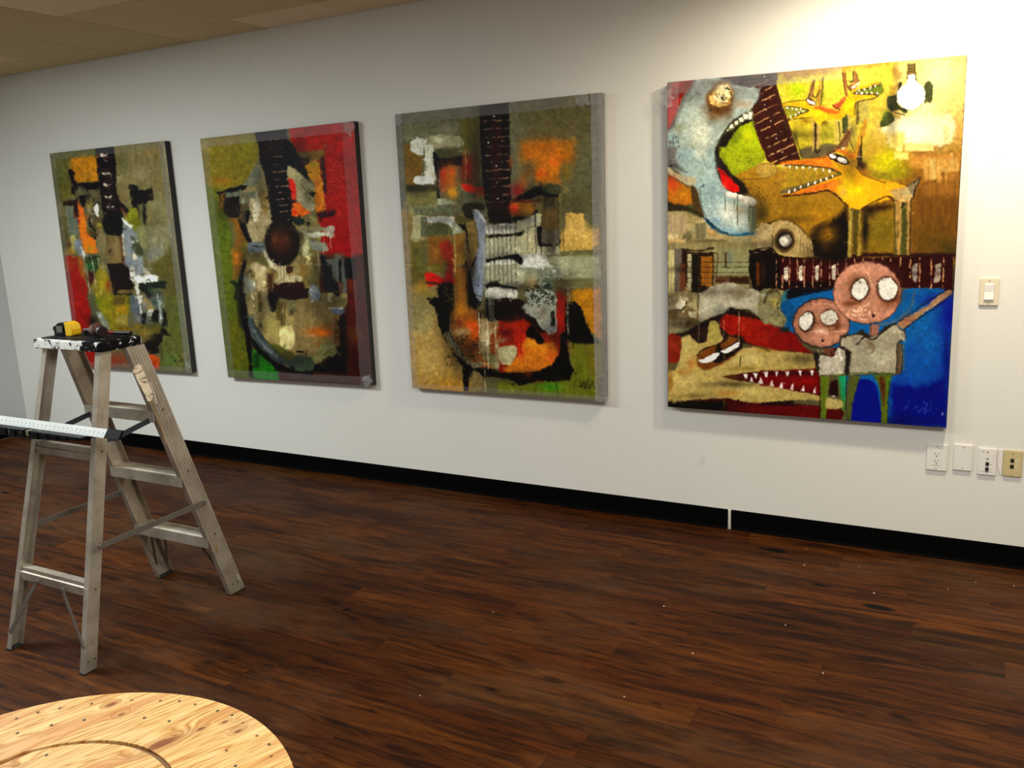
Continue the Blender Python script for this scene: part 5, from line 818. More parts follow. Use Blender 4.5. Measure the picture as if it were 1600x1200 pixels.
    A.poly("200,150 300,130 500,110 700,90 850,100 900,180 1010,220 1060,270 1200,320 1400,350 1500,400 1560,420 1560,480 1400,520 1300,540 1100,600 1040,640 930,620 880,560 800,470 700,430 560,460 400,480 230,500 200,480 320,470 480,410 640,345 830,270 760,230 560,190 380,175 240,180", (244, 176, 14), warp=.8, sm=False, h=.9, tex=.07)
    A.poly("200,155 420,125 700,95 740,150 820,240 700,215 500,180 300,175", (228, 110, 22), soft=2, warp=1); A.g(620, 140, 150, 24, (236, 150, 30), .7); A.poly("230,495 420,440 620,370 820,320 860,380 720,420 560,455 400,478", (222, 110, 24), soft=2.5); A.g(780, 190, 80, 30, (216, 176, 20), .8)
    A.g(930, 400, 130, 130, (252, 216, 14), .95, tex=.04); A.g(1010, 460, 100, 80, (252, 226, 10), .9); A.g(860, 460, 40, 50, (226, 180, 100), .7); A.g(1060, 260, 60, 40, (220, 130, 20), .7); A.g(760, 440, 50, 30, (196, 90, 20), .6)
    A.line("230,498 400,485 600,460 690,440 780,480 860,560 920,610", 2.4, (70, 34, 12), soft=1, warp=.8); A.line("200,152 400,120 690,95", 1.2, (120, 50, 10), a=.7); A.line("240,182 400,180 560,192 720,215 830,262", 2.2, (66, 58, 34), soft=.9); A.line("840,275 640,345 470,412 300,468", 1.6, (66, 52, 30), soft=.8)
    for x, y in ((240, 183), (306, 195), (378, 203), (443, 203), (513, 205), (577, 218), (653, 230), (718, 240), (748, 293), (690, 318), (628, 332), (570, 357), (497, 380), (417, 407), (360, 433), (296, 455)): A.ell(x, y, 9, 17, (250, 248, 236), rot=(15 if x < 600 else -10), warp=.2, soft=.5)
    A.poly("715,70 770,60 840,75 900,120 915,160 850,170 770,140 720,100", (50, 24, 10), soft=.8); A.ell(752, 86, 34, 22, (248, 248, 244), rot=20, warp=.4, h=1); A.ell(848, 127, 55, 25, (248, 248, 244), rot=24, warp=.4, h=1)
    A.poly("790,30 850,20 960,70 1000,60 960,110 860,60", (224, 120, 24), soft=1); A.ell(860, 5, 10, 12, (210, 200, 160)); A.line("1010,90 1060,92", .9, (244, 240, 220), sm=False); A.line("1058,-120 1050,60 1045,150", 2, (70, 46, 20), a=.6)
    A.v(1340, 230, 6.667)
    A.poly("-30,200 20,230 100,290 260,350 380,410 400,500 340,490 200,540 110,580 40,640 -30,610", (248, 180, 12), soft=1.5, warp=.7, sm=False, tex=.05); A.g(10, 440, 60, 60, (253, 226, 8), .9, tex=.03); A.g(290, 430, 90, 50, (250, 172, 14), .8)
    A.line("0,200 60,270 200,330 300,360", 1.6, (90, 56, 14), soft=1, a=.8); A.poly("340,440 480,410 560,420 600,440 590,490 560,560 400,540 370,480", (206, 168, 100), warp=1, soft=1.2); A.g(530, 460, 50, 40, (200, 190, 130), .8)
    A.poly("530,400 580,350 660,305 650,350 600,430 580,490", (150, 130, 90), warp=.7); A.line("530,400 560,370 600,350 660,305 640,360 610,420 590,500 560,550", 1.6, (36, 26, 24), warp=.7); A.line("50,640 140,580 220,540 320,500 390,545", 1.8, (50, 24, 8), soft=.9, warp=.6)
    A.line("280,350 380,350 500,365 560,390", 1, (130, 104, 30), a=.8); A.g(650, 290, 50, 50, (150, 96, 20), .7)
    # fish eye shell
    A.v(1190, 230, 6.667)
    A.poly("80,780 200,750 330,770 440,850 520,960 560,1060 540,1140 400,1150 240,1130 120,1060 130,960 100,870", (60, 34, 14), soft=2.5, warp=1); A.poly("110,790 220,755 330,775 430,850 510,950 550,1060 530,1130 380,1140 240,1120 140,1070 130,930", (184, 156, 96), warp=1.2, h=.8)
    for k in range(9): A.line([(330+k*22, 800+k*16), (400+k*16, 900+k*12), (390+k*20, 1080+k*4)], 1.2, [(220, 196, 140), (150, 120, 66)][k % 2], a=.7)
    A.ell(250, 960, 105, 125, (84, 60, 26), soft=2, warp=1.2); A.ell(255, 960, 80, 90, (26, 18, 12), soft=1.2, warp=1.2); A.ell(258, 960, 62, 68, (140, 132, 116), warp=1); A.ell(245, 965, 46, 48, (232, 228, 210), warp=.9, h=1.3); A.line("160,870 200,800 270,780", 3, (206, 180, 120), a=.7); A.line("140,1080 260,1120 520,1125", 2, (196, 160, 90), a=.7)
    A.poly("-20,800 90,790 130,830 120,900 100,960 110,1030 -20,1050", (194, 170, 116), soft=1.2, warp=1.2); A.line("-20,1050 110,1040 200,1120 420,1150", 1.5, K)
    # yellow green scrap beside the blue
    A.v(1190, 380, 7.5)
    A.poly("-10,560 130,520 230,530 320,600 250,660 240,750 310,850 300,930 260,980 150,940 -10,890", (134, 128, 86), warp=1.8, h=.8, tex=.25); A.g(170, 680, 60, 70, (176, 160, 80), .9); A.g(60, 800, 90, 50, (140, 140, 104), .8); A.line("40,680 90,570 200,540", 4, (70, 66, 36), soft=1.5); A.g(40, 600, 30, 26, (196, 196, 170), .8); A.line("150,540 240,600 200,700 210,760", 2, (90, 84, 44), warp=1)
    A.poly("300,540 350,530 330,640 260,700 240,660", (40, 110, 130), warp=1.2); A.poly("240,700 330,660 400,780 330,1000 250,1000 320,900 240,780", (4, 76, 136), soft=1.2, warp=1, a=.8); A.rect(230, 980, 340, 1030, (20, 40, 34), soft=2, a=.8)
    A.poly("340,530 620,520 860,520 620,580 440,620 320,650", (8, 10, 22), soft=1.5, warp=1.2, a=.9)
    A.v(0, 0, 1)
    for x, y, rx, ry, a in ((1075, 505, 30, 10, .6), (1140, 600, 50, 5, .45), (1060, 632, 60, 6, .5), (1255, 560, 26, 10, .5), (1120, 455, 60, 8, .35), (1065, 420, 30, 6, .4), (1200, 380, 30, 8, .4), (1290, 395, 40, 14, .5), (1180, 330, 20, 40, .35), (1260, 210, 40, 8, .3), (1330, 260, 16, 30, .4), (1395, 190, 10, 40, .3), (1050, 470, 12, 30, .4), (1110, 190, 10, 10, .2)): A.g(x, y, rx, ry, (24, 16, 8), a)
    # two round-headed children
    SK = (198, 134, 106)
    A.v(1190, 380, 7.5)
    A.ell(712, 925, 340, 300, (40, 26, 24), soft=1.2, warp=.8); A.ell(714, 925, 328, 286, (166, 108, 84), warp=.8, h=.8); A.ell(714, 935, 300, 250, SK, soft=3, warp=1.5, tex=.12, h=1)
    A.g(560, 930, 120, 140, (110, 62, 36), .9); A.g(820, 900, 130, 130, (130, 74, 44), .9); A.g(900, 960, 50, 60, (96, 44, 16), .7); A.g(700, 1020, 90, 40, (226, 176, 150), .9); A.g(690, 780, 80, 40, (186, 126, 104), .8)
    A.scuff(600, 1010, 800, 1060, (240, 206, 184), .2); A.line("830,1025 1000,1020", .9, (236, 180, 150)); A.line("600,1100 700,1110 760,1140", .9, (230, 180, 150)); A.line("600,690 640,700 760,700 960,735 1180,735", .8, (226, 176, 150), a=.8)
    A.ell(545, 910, 92, 130, (60, 34, 20), rot=18, soft=1.8, warp=1); A.ell(538, 905, 78, 108, (222, 220, 206), rot=20, warp=1.2, h=1.6, tex=.12); A.line("610,820 625,900 570,1010", 1.8, (60, 36, 24)); A.ell(808, 865, 110, 110, (110, 66, 40), soft=2); A.ell(806, 862, 96, 88, (214, 210, 196), warp=1.4, h=1.6, tex=.12); A.scuff(720,790,890,940,(150,140,120),.35)
    A.g(560, 818, 10, 8, (40, 34, 20), .9); A.g(775, 776, 10, 7, (60, 50, 40), .9); A.ell(728, 1131, 17, 17, (50, 10, 14), warp=.3)
    A.v(1340, 380, 6.667)
    A.ell(112, 505, 360, 334, (110, 70, 54), rot=0, soft=1.2, warp=.8, sm=False); A.ell(110, 506, 350, 322, (206, 140, 112), warp=.8, h=.8); A.g(90, 260, 200, 50, (210, 146, 122), .8); A.ell(110, 530, 300, 250, SK, soft=4, a=.7, tex=.12)
    A.g(0, 460, 110, 130, (120, 64, 36), .9); A.g(330, 470, 110, 110, (136, 78, 50), .9); A.g(370, 590, 110, 60, (110, 50, 20), .8, rot=-30); A.g(180, 440, 50, 60, (206, 146, 120), .9); A.g(150, 560, 60, 60, (196, 134, 106), .8); A.g(-60, 620, 90, 30, (110, 50, 20), .8)
    A.scuff(-120, 640, 260, 780, (236, 190, 160), .45, 'h'); A.line("20,660 90,640 140,610", 1, (244, 206, 180)); A.line("30,780 120,790", 1, (244, 210, 190)); A.line("110,290 140,360 160,400 150,450", 1.2, (236, 190, 160)); A.scuff(-200, 400, -60, 560, (150, 120, 100), .3, 'h')
    A.ell(38, 470, 100, 125, (70, 40, 24), rot=15, soft=2, warp=1); A.ell(35, 470, 82, 112, (232, 230, 216), rot=18, warp=1.3, h=1.7, tex=.08)
    A.ell(322, 468, 118, 136, (76, 34, 16), rot=-10, soft=2.2, warp=1); A.ell(320, 465, 100, 118, (234, 232, 222), rot=-12, warp=1.3, h=1.7, tex=.06); A.g(265, 370, 12, 12, (70, 60, 40), .9); A.g(38, 395, 12, 8, (60, 56, 40), .9); A.line("210,380 225,470 240,530", 1.8, (120, 80, 60)); A.line("-60,560 40,600", 2, (90, 40, 14), soft=1)
    A.ell(172, 743, 17, 20, (50, 10, 14), warp=.3)
    A.line("600,500 560,660 470,750 350,820 240,840", 3, (120, 108, 110), soft=1.5, a=.7)
    A.poly("140,830 235,830 225,960 130,960", (168, 110, 90), sm=False); A.line("145,830 150,940 110,970", 1.2, K, a=.7)
    A.poly("430,820 700,660 900,500 970,470 985,510 900,580 700,720 560,830 490,880 450,870", (168, 126, 90), warp=.7, h=1, tex=.16, st='h'); A.line("430,815 560,720 760,580 940,470", 1.6, (30, 22, 26)); A.line("490,890 620,790 800,670 985,530", 1.6, (16, 16, 40)); A.g(520, 790, 70, 40, (170, 96, 66), .7, rot=-35); A.line("700,700 850,600", .8, (220, 190, 160)); A.g(985, 510, 14, 24, (120, 96, 70), .8)
    A.v(1340, 500, 6.667)
    A.poly("-170,150 -30,140 60,90 130,150 200,160 300,60 410,20 450,80 510,110 510,190 430,240 420,560 380,570 200,560 -100,580 -170,570 -180,400", (50, 40, 26), soft=1.5, warp=1, sm=False); A.poly("-150,180 -30,150 60,150 130,180 220,150 330,80 410,40 440,90 500,120 505,180 420,235 415,555 200,550 -160,570 -170,400", (168, 160, 134), warp=1.2, h=.8, tex=.12, sm=False)
    A.g(240, 380, 120, 100, (190, 186, 158), .8); A.g(60, 430, 130, 80, (160, 156, 128), .7); A.g(140, 250, 60, 50, (110, 90, 60), .6, rot=50); A.g(400, 110, 60, 50, (188, 180, 150), .8); A.scuff(440, 100, 510, 220, (230, 230, 216), .1); A.line("120,210 180,280 160,330", 2, (120, 96, 66), soft=1); A.line("0,250 80,170 140,190 200,180 300,90 400,20", 2, (40, 26, 18), warp=1); A.scuff(-60, 140, 80, 240, (120, 112, 96), .1)
    A.poly("415,230 470,230 480,430 460,550 400,570 415,400", (120, 96, 70), sm=False, warp=.8); A.line("420,250 415,560", 1.1, K); A.line("440,240 435,560", 1.1, (60, 40, 30)); A.line("465,240 475,420 455,560", 1.3, (40, 30, 24)); A.rect(478, 240, 496, 520, (70, 106, 110), soft=1, a=.8); A.line("-170,560 200,540 400,560", 1.6, (90, 100, 40), warp=.8); A.line("-120,440 100,440", 1, (140, 130, 104), a=.5)
    A.poly("-50,570 40,575 0,700 -40,860 -60,1050 -110,1040 -80,800", (84, 92, 30), sm=False, warp=.8); A.poly("160,565 370,560 350,640 325,830 320,1078 255,1078 260,900 250,760 215,640", (92, 110, 20), sm=False, warp=.8); A.poly("230,600 290,600 300,760 280,900 250,760", (90, 46, 14), soft=1.5, a=.8); A.g(330, 660, 20, 60, (70, 150, 20), .6); A.line("250,760 262,1070", 1, (60, 80, 20)); A.line("340,640 320,1070", 1.2, (10, 20, 60))
    A.v(1190, 510, 7.5)
    A.poly("640,290 700,320 900,230 980,230 1060,300 1040,500 1020,570 690,580 650,500 620,300", (36, 24, 18), soft=1.5, sm=False); A.poly("690,330 800,340 860,330 900,240 990,270 1000,420 980,550 860,560 690,570 680,450", (186, 178, 156), warp=1.2, h=1, tex=.18, sm=False); A.g(800, 430, 70, 60, (206, 200, 180), .7); A.scuff(880, 240, 1010, 480, (226, 222, 206), .2); A.scuff(960, 260, 1060, 560, (30, 26, 26), .1); A.scuff(640, 240, 760, 320, (170, 150, 140), 0)
    A.poly("740,270 870,240 880,300 840,360 790,330", (110, 60, 40), warp=1); A.line("820,290 850,340 870,250", 2, (60, 20, 10))
    A.poly("695,580 820,570 790,700 780,830 770,1085 695,1080 710,900", (96, 116, 22), sm=False, warp=.7, st='v'); A.poly("900,570 1000,570 1000,800 1000,990 960,990 930,800", (70, 130, 50), sm=False, warp=.7, st='v'); A.poly("930,580 1000,575 985,860 950,840", (20, 150, 100), soft=1.5, warp=1, sm=False); A.poly("1030,580 1110,580 1050,800 1010,1100 955,1100 1000,850", (90, 92, 40), sm=False, warp=.7, st='v')
    A.poly("775,860 830,830 950,870 950,950 780,960", (176, 158, 90), warp=1); A.poly("835,800 885,775 870,825", (230, 226, 216), sm=False, warp=.3); A.poly("820,640 900,620 920,820 800,800", (36, 8, 8), soft=1, sm=False); A.line("700,580 1000,560", 2, (110, 110, 50), warp=.8); A.line("690,600 700,900 690,1080", 1.8, (30, 10, 8), a=.7); A.line("1010,600 1000,980", 1.4, (10, 16, 20), a=.7)
    A.v(0, 0, 1)
    A.line("1043,128 1044,636", 1.2, (60, 46, 34), sm=False, a=.5); A.line("1512,86 1479,668", 1.6, (60, 46, 24), sm=False, a=.5)
# ------------------------------------------------------------------ the four canvases
QD = {1: [(78, 240), (257.5, 220), (300.5, 582.5), (122, 572)], 2: [(313, 217), (553, 189.4), (582, 603), (357, 589.4)],
      3: [(617.5, 179), (940, 144.5), (946, 628), (645, 606)], 4: [(1043.3, 129), (1511.7, 86), (1479, 668.5), (1044, 635.7)]}   # drawing sheets
QW = {1: [(-5.811, 2.137), (-4.63, 2.14), (-4.638, .61), (-5.851, .596)], 2: [(-4.309, 2.129), (-3.095, 2.137), (-3.111, .613), (-4.3, .598)],
      3: [(-2.81, 2.149), (-1.601, 2.147), (-1.617, .62), (-2.819, .619)], 4: [(-1.273, 2.16), (-.05, 2.14), (-.044, .617), (-1.282, .619)]}     # metres on the wall
FN = {1: paint_one, 2: paint_two, 3: paint_three, 4: paint_four}
RS = {1: (900, 7, 2.0, .5, 3.5), 2: (1200, 7, 2.0, .5, 3.5), 3: (1500, 8, 2.2, .45, 3.5), 4: (1500, 6, 1.6, .35, 2.5)}
# pigment = sheet colour / irradiance factor (sheet was mixed by eye, this sets the paint's reflectance)
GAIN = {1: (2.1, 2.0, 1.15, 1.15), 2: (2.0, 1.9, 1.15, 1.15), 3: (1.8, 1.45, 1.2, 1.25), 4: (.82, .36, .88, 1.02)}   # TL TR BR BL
LAB = {1: ('painting of a dark guitar with bright red at lower left, farthest left'),
       2: ('painting of a cream acoustic guitar with round sound hole, green left and red right'),
       3: ('painting of an electric guitar with red-orange body and pale pickguard, third from the left'),
       4: ('painting of pale shark head, yellow beasts and two round-headed children on blue')}
def canvasmat():
    t = NT('oil_paint'); a = t.n('ShaderNodeVertexColor', layer_name='paint')
    rough = t.math('ADD', t.math('MULTIPLY', t.noise(t.coord('Object'), 30, 4), .3), .34)
    v = t.coord('World'); t.bump(t.noise(v, 700, 2), .12, .0005)
    return t.done(a.outputs['Color'], rough, 0, .1)
M_PAINT = canvasmat()
M_EDGE = plain('painted_canvas_edge', (24, 20, 20), .6, 0, .5, 25); M_EDGE3 = plain('grey_canvas_edge', (86, 80, 76), .55, 0, .3, 25)
def filmmat(name, axis, dens, tint=(205, 205, 208)):
    t = NT(name); sc = (4, 4, 160) if axis == 'x' else (160, 4, 4)
    v = t.coord('World', scale=sc); f = t.noise(v, 1, 5, .65); g = t.noise(t.coord('World'), 26, 4, .7)
    wr = t.noise(t.coord('World', scale=(1, 1, 1)), 55, 4, .6, 1.5)
    fac = t.math('MULTIPLY', t.math('ADD', t.math('MULTIPLY', f, 1.0), t.math('MULTIPLY', g, .7)), dens)
    t.bump(t.math('ADD', f, t.math('MULTIPLY', wr, 2.2)), .9, .004)
    t.done(lin(tint), .2, 0, .8)
    tr = t.n('ShaderNodeBsdfTransparent'); mx = t.n('ShaderNodeMixShader'); out = t.t.nodes['Material Output']
    t.l(fac, mx.inputs[0]); t.l(tr.outputs[0], mx.inputs[1]); t.l(t.b.outputs[0], mx.inputs[2]); t.l(mx.outputs[0], out.inputs[0])
    return t.m
FILM = {('x', 0): filmmat('stretch_film_faint', 'x', .09), ('z', 0): filmmat('stretch_film_faint_upright', 'z', .09),
        ('x', 1): filmmat('stretch_film', 'x', .17), ('z', 1): filmmat('stretch_film_upright', 'z', .17),
        ('x', 2): filmmat('stretch_film_dense', 'x', .30), ('z', 2): filmmat('stretch_film_dense_upright', 'z', .30)}
FOLD = filmmat('crumpled_film', 'x', .26, (225, 225, 226)); FOLD.node_tree.nodes['Principled BSDF'].inputs['Roughness'].default_value = .12
def lerp2(q, u, v):
    (a, b), (c, d), (e, f), (g, h) = q
    return ((a*(1-u)+c*u)*(1-v)+(g*(1-u)+e*u)*v, (b*(1-u)+d*u)*(1-v)+(h*(1-u)+f*u)*v)
def strip(par, q, u0, u1, v0, v1, side, dens, seed, y0=-.0466, fold=True):
    # crinkled film band along one edge of the canvas, folded back round that edge
    rr = np.random.default_rng(seed); ax = 'x' if side in 'TB' else 'z'; n = 60; V = []; F = []
    prof = [(0, y0), (.35, y0-.0010), (.7, y0-.0016), (.985, y0-.0018), (1.02, y0+.003), (1.02, y0+.022), (1.02, -.004)]
    if not fold: prof = prof[:5]
    R = rr.normal(size=(n+1, len(prof)))*.0007; ed = rr.normal(size=n+1)*.02
    for i in range(n+1):
        s = i/n
        for k, (p, y) in enumerate(prof):
            pk = p if k else p+ed[i]
            if side == 'T': u, v = u0+(u1-u0)*s, v1+(v0-v1)*min(pk, 1)
            if side == 'B': u, v = u0+(u1-u0)*s, v0+(v1-v0)*min(pk, 1)
            if side == 'L': v, u = v0+(v1-v0)*s, u1+(u0-u1)*min(pk, 1)
            if side == 'R': v, u = v0+(v1-v0)*s, u0+(u1-u0)*min(pk, 1)
            x, z = lerp2(q, u, v); ex = max(p-1, 0)*.12
            x += {'L': -ex, 'R': ex}.get(side, 0); z += {'T': ex, 'B': -ex}.get(side, 0)
            V.append((x, y-abs(R[i, k])*(1 if k < 4 else 0), z))
    m = len(prof)
    for i in range(n):
        for k in range(m-1): F.append((i*m+k, i*m+k+1, (i+1)*m+k+1, (i+1)*m+k))
    return link('plastic_wrap', mesh('plastic_wrap', V, F, FILM[(ax, dens)], True), par)
def corner_bunch(par, x, z, seed, r=.03, out=0):
    # film gathered at a corner: a crumpled fan of sharp facets with a ragged outline
    rr = np.random.default_rng(seed); n = 22; m = 5; V = [(x, -.056, z)]; F = []
    rad = [r*rr.uniform(.55, 1.25) for i in range(n)]
    for j in range(1, m+1):
        for i in range(n):
            a = 2*math.pi*i/n+rr.normal()*.05; d = rad[i]*j/m
            px, pz = x+d*math.cos(a)*(1+out*18*(math.cos(a) < -.5)), z+d*math.sin(a)*(1.3 if out else 1)
            V.append((px, -.0505-(rr.random()*.008*(1-.5*j/m)), pz))
    for i in range(n): F.append((0, 1+(i+1) % n, 1+i))
    for j in range(m-1):
        for i in range(n): p, q = 1+j*n+i, 1+j*n+(i+1) % n; F += [(p, q, q+n), (p, q+n, p+n)]
    return link('wrap_fold', mesh('wrap_fold', V, F, FOLD, True), par)
def painting(k, wraps, folds, edge):
    q = QW[k]; d = np.array(QD[k]); s = {4: .95}.get(k, 1.0)
    nx = int(max(d[1, 0]-d[0, 0], d[2, 0]-d[3, 0])*1.08/s); ny = int(max(d[3, 1]-d[0, 1], d[2, 1]-d[1, 1])/s)
    A = Art(QD[k], nx, ny, (90, 84, 50), k); FN[k](A); A.restroke(*RS[k]); A.ragged(.8); A.grit(.025)
    C = np.clip(A.C/255, 0, 1); C = C*(.80+.35*C.max(-1, keepdims=True)**.8); L = np.where(C <= .04045, C/12.92, ((C+.055)/1.055)**2.4)
    a, b, c, e = GAIN[k]; u, v = A.u[..., None], A.w[..., None]
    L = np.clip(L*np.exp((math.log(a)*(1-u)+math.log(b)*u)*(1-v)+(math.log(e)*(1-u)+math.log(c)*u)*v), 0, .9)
    (x0, z0), (x1, z1), (x2, z2), (x3, z3) = q; u, v = A.u, A.w
    X = (x0*(1-u)+x1*u)*(1-v)+(x3*(1-u)+x2*u)*v; Z = (z0*(1-u)+z1*u)*(1-v)+(z3*(1-u)+z2*u)*v
    H = np.clip(A.H, -.5, 3)*.0005
    co_ = np.stack([X, -.0445-H, Z], -1).reshape(-1, 3).astype(np.float32)
    i = np.arange((ny-1)*(nx-1)); r, cc = i//(nx-1), i % (nx-1); p = r*nx+cc
    F = np.stack([p, p+nx, p+nx+1, p+1], -1).astype(np.int32)
    me = D.meshes.new('canvas'); me.vertices.add(len(co_)); me.vertices.foreach_set('co', co_.ravel())
    me.loops.add(F.size); me.loops.foreach_set('vertex_index', F.ravel()); me.polygons.add(len(F))
    me.polygons.foreach_set('loop_start', np.arange(0, F.size, 4, dtype=np.int32))
    me.update(calc_edges=True); me.polygons.foreach_set('use_smooth', np.ones(len(F), bool))
    at = me.color_attributes.new('paint', 'FLOAT_COLOR', 'POINT')
    at.data.foreach_set('color', np.concatenate([L.reshape(-1, 3), np.ones((nx*ny, 1))], 1).astype(np.float32).ravel())
    me.materials.append(M_PAINT)
    root = empty('painting', ((x0+x1)/2, -.02, min(z2, z3)), LAB[k], 'painting')
    link('canvas', me, root)
    fr = MB(); Q = [(x, -.0448, z) for x, z in q]+[(x, -.0035, z) for x, z in q]
    fr.add(Q, [(0, 1, 5, 4), (1, 2, 6, 5), (2, 3, 7, 6), (3, 0, 4, 7), (4, 5, 6, 7)]); fr.obj('canvas_edge', edge, root)
    bars = MB(); zc = min(z2, z3)
    for s_ in range(len(wraps)): strip(root, q, *wraps[s_], seed=k*10+s_, y0=-.0468-.0012*s_, fold=(k == 3 or wraps[s_][4] in 'TB'))
    for s_, f in enumerate(folds): corner_bunch(root, *f[:2], seed=k*20+s_, r=f[2], out=f[3] if len(f) > 3 else 0)
    return root
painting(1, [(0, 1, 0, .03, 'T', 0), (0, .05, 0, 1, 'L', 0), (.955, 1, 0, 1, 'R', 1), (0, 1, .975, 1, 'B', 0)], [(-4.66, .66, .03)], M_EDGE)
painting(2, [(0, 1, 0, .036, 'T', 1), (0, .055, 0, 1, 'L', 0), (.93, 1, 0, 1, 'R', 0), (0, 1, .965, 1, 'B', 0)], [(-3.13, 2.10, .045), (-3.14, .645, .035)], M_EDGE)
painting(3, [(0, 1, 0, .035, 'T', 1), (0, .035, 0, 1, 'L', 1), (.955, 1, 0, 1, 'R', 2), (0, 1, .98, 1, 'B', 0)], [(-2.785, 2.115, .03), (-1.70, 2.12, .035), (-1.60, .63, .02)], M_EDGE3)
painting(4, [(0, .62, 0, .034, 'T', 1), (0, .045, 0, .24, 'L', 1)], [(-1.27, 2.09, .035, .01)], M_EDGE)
# ------------------------------------------------------------------ step ladder
def alumat():
    t = NT('weathered_aluminium'); v = t.coord('World'); f = t.noise(v, 7, 5, .6)
    c = t.ramp(f, [(.3, (146, 136, 122)), (.5, (176, 166, 150)), (.7, (198, 190, 178))])
    sp = t.ramp(t.noise(v, 34, 5, .75), [(.62, (0, 0, 0)), (.68, (255, 255, 255))]); c = t.mix(t.math('MULTIPLY', sp, .5), c, lin((214, 204, 184)))
    dk = t.ramp(t.noise(v, 70, 4, .7), [(.28, (90, 80, 70)), (.36, (255, 255, 255))]); c = t.mix(.8, c, t.mix(1.0, c, dk, 'MULTIPLY'))
    t.bump(t.noise(v, 90, 3), .15, .001)
    return t.done(c, .42, .62, .5)
def blackpaint(name, frac, gen):
    t = NT(name); v = t.coord('World', scale=(1, 1, 1)); f = t.noise(v, 38, 4, .6, .8); g = t.n('ShaderNodeSeparateXYZ'); t.l(t.n('ShaderNodeNewGeometry').outputs['Position'], g.inputs[0])
    fac = t.math('ADD', f, gen(t, g))
    c = t.ramp(fac, [(frac-.03, (6, 6, 7)), (frac, (112, 124, 126)), (frac+.02, (214, 214, 206)), (1, (226, 226, 220))])
    return t.done(c, .5, 0, .12)
M_ALU = alumat(); M_DKSTEEL = plain('dark_blue_grey_steel', (58, 64, 72), .45, .6, .2); M_GYSTEEL = plain('dull_grey_steel', (118, 112, 104), .5, .6, .2)
M_RIVET = plain('rivet_steel', (92, 84, 74), .5, .7); M_RUBBER = plain('black_foot_pad', (22, 22, 22), .8)
# rear (left) part of the front face is coated with white paint, the right end keeps its black plastic
M_TOP = blackpaint('paint_spattered_black_plastic', .60, lambda t, g: t.math('MULTIPLY', t.math('LESS_THAN', g.outputs[0], -2.93), .16))
M_SHELF = blackpaint('spattered_black_shelf', .70, lambda t, g: 0.0 if False else t.math('MULTIPLY', g.outputs[0], 0))
lad = empty('step_ladder', (-3.03, -1.9, 0), 'paint-spattered aluminium step ladder with black top standing on the plank floor', 'ladder')
def profC(w, d, t, ribs=0):
    P = [(-w/2, d), (-w/2, 0)]
    if ribs:
        for k in range(ribs):
            c = -w/2+w*(k+1)/(ribs+1); P += [(c-.0035, 0), (c-.0025, .0022), (c+.0025, .0022), (c+.0035, 0)]
    P += [(w/2, 0), (w/2, d), (w/2-t, d), (w/2-t, t), (-w/2+t, t), (-w/2+t, d)]
    return P
HT = 1.172
def fy(z): return -1.520+(-1.862+1.520)*z/HT
def ry(z): return -2.250+(-1.965+2.250)*z/HT
def fxr(z): return -2.795-.022*z/HT
def fxl(z): return -3.283+.055*z/HT
def rxr(z): return -2.807-.045*z/HT
def rxl(z): return -3.286+.090*z/HT
for nm, xf, yf, wd, dp, sg, ribs in (('front_rail', fxr, fy, .082, .026, -1, 5), ('front_rail', fxl, fy, .082, .026, 1, 5), ('rear_rail', rxr, ry, .050, .028, -1, 0), ('rear_rail', rxl, ry, .050, .028, 1, 0)):
    m = MB(); m.prism(profC(wd, dp, .0028, ribs), (xf(.006), yf(.006), .006), (xf(HT), yf(HT), HT), (0, 1, 0), (sg, 0, 0))
    o = m.obj(nm, M_ALU, lad)
    ft = MB().box(min(xf(0), xf(0)+sg*(dp+.004)), yf(0)-wd/2-.003, 0, max(xf(0), xf(0)+sg*(dp+.004)), yf(0)+wd/2+.003, .007)
    link('foot_pad', ft.mesh('foot_pad', M_RUBBER, bevel=.002), o)
    for z in (.05, .31, .62, .90) if nm == 'front_rail' else (.045, .30, .80):
        for dy in ((-.012, .016) if z in (.05, .045) else (.004,)):
            rv = MB().cyl((xf(z), yf(z)+dy, z), (xf(z)-sg*.003, yf(z)+dy, z), .0045, .003, 8)
            link('rivet', rv.mesh('rivet', M_RIVET), o)
# treads: folded channel with front and rear lips and ribbed top
for zt in (.900, .602, .300):
    y = fy(zt); m = MB(); xa, xb = fxl(zt)+.003, fxr(zt)-.003
    prof = [(-.041, 0), (-.030, .0), (-.028, .0015)]+[q for k in range(6) for q in ((-.026+k*.009, .0015), (-.0235+k*.009, 0), (-.0205+k*.009, 0), (-.018+k*.009, .0015))]+[(.041, 0), (.041, -.044), (.036, -.044), (.036, -.003), (-.038, -.003), (-.038, -.044), (-.041, -.044)]
    m.prism(prof, (xa, y, zt), (xb, y, zt), (0, 1, 0), (0, 0, 1)); m.obj('step', M_ALU, lad)
# rear horizontals
for zt, h in ((.812, .045), (.328, .050)):
    y = ry(zt-h/2)-.018; m = MB(); xa, xb = rxl(zt)+.003, rxr(zt)-.003
    m.prism([(.030, 0), (0, 0), (0, -.016), (-.006, -.018), (-.006, -h), (-.002, -h), (-.002, -.022), (.003, -.020), (.003, -.003), (.030, -.003)], (xa, y, zt), (xb, y, zt), (0, 1, 0), (0, 0, 1)); m.obj('rear_crossbar', M_ALU, lad)
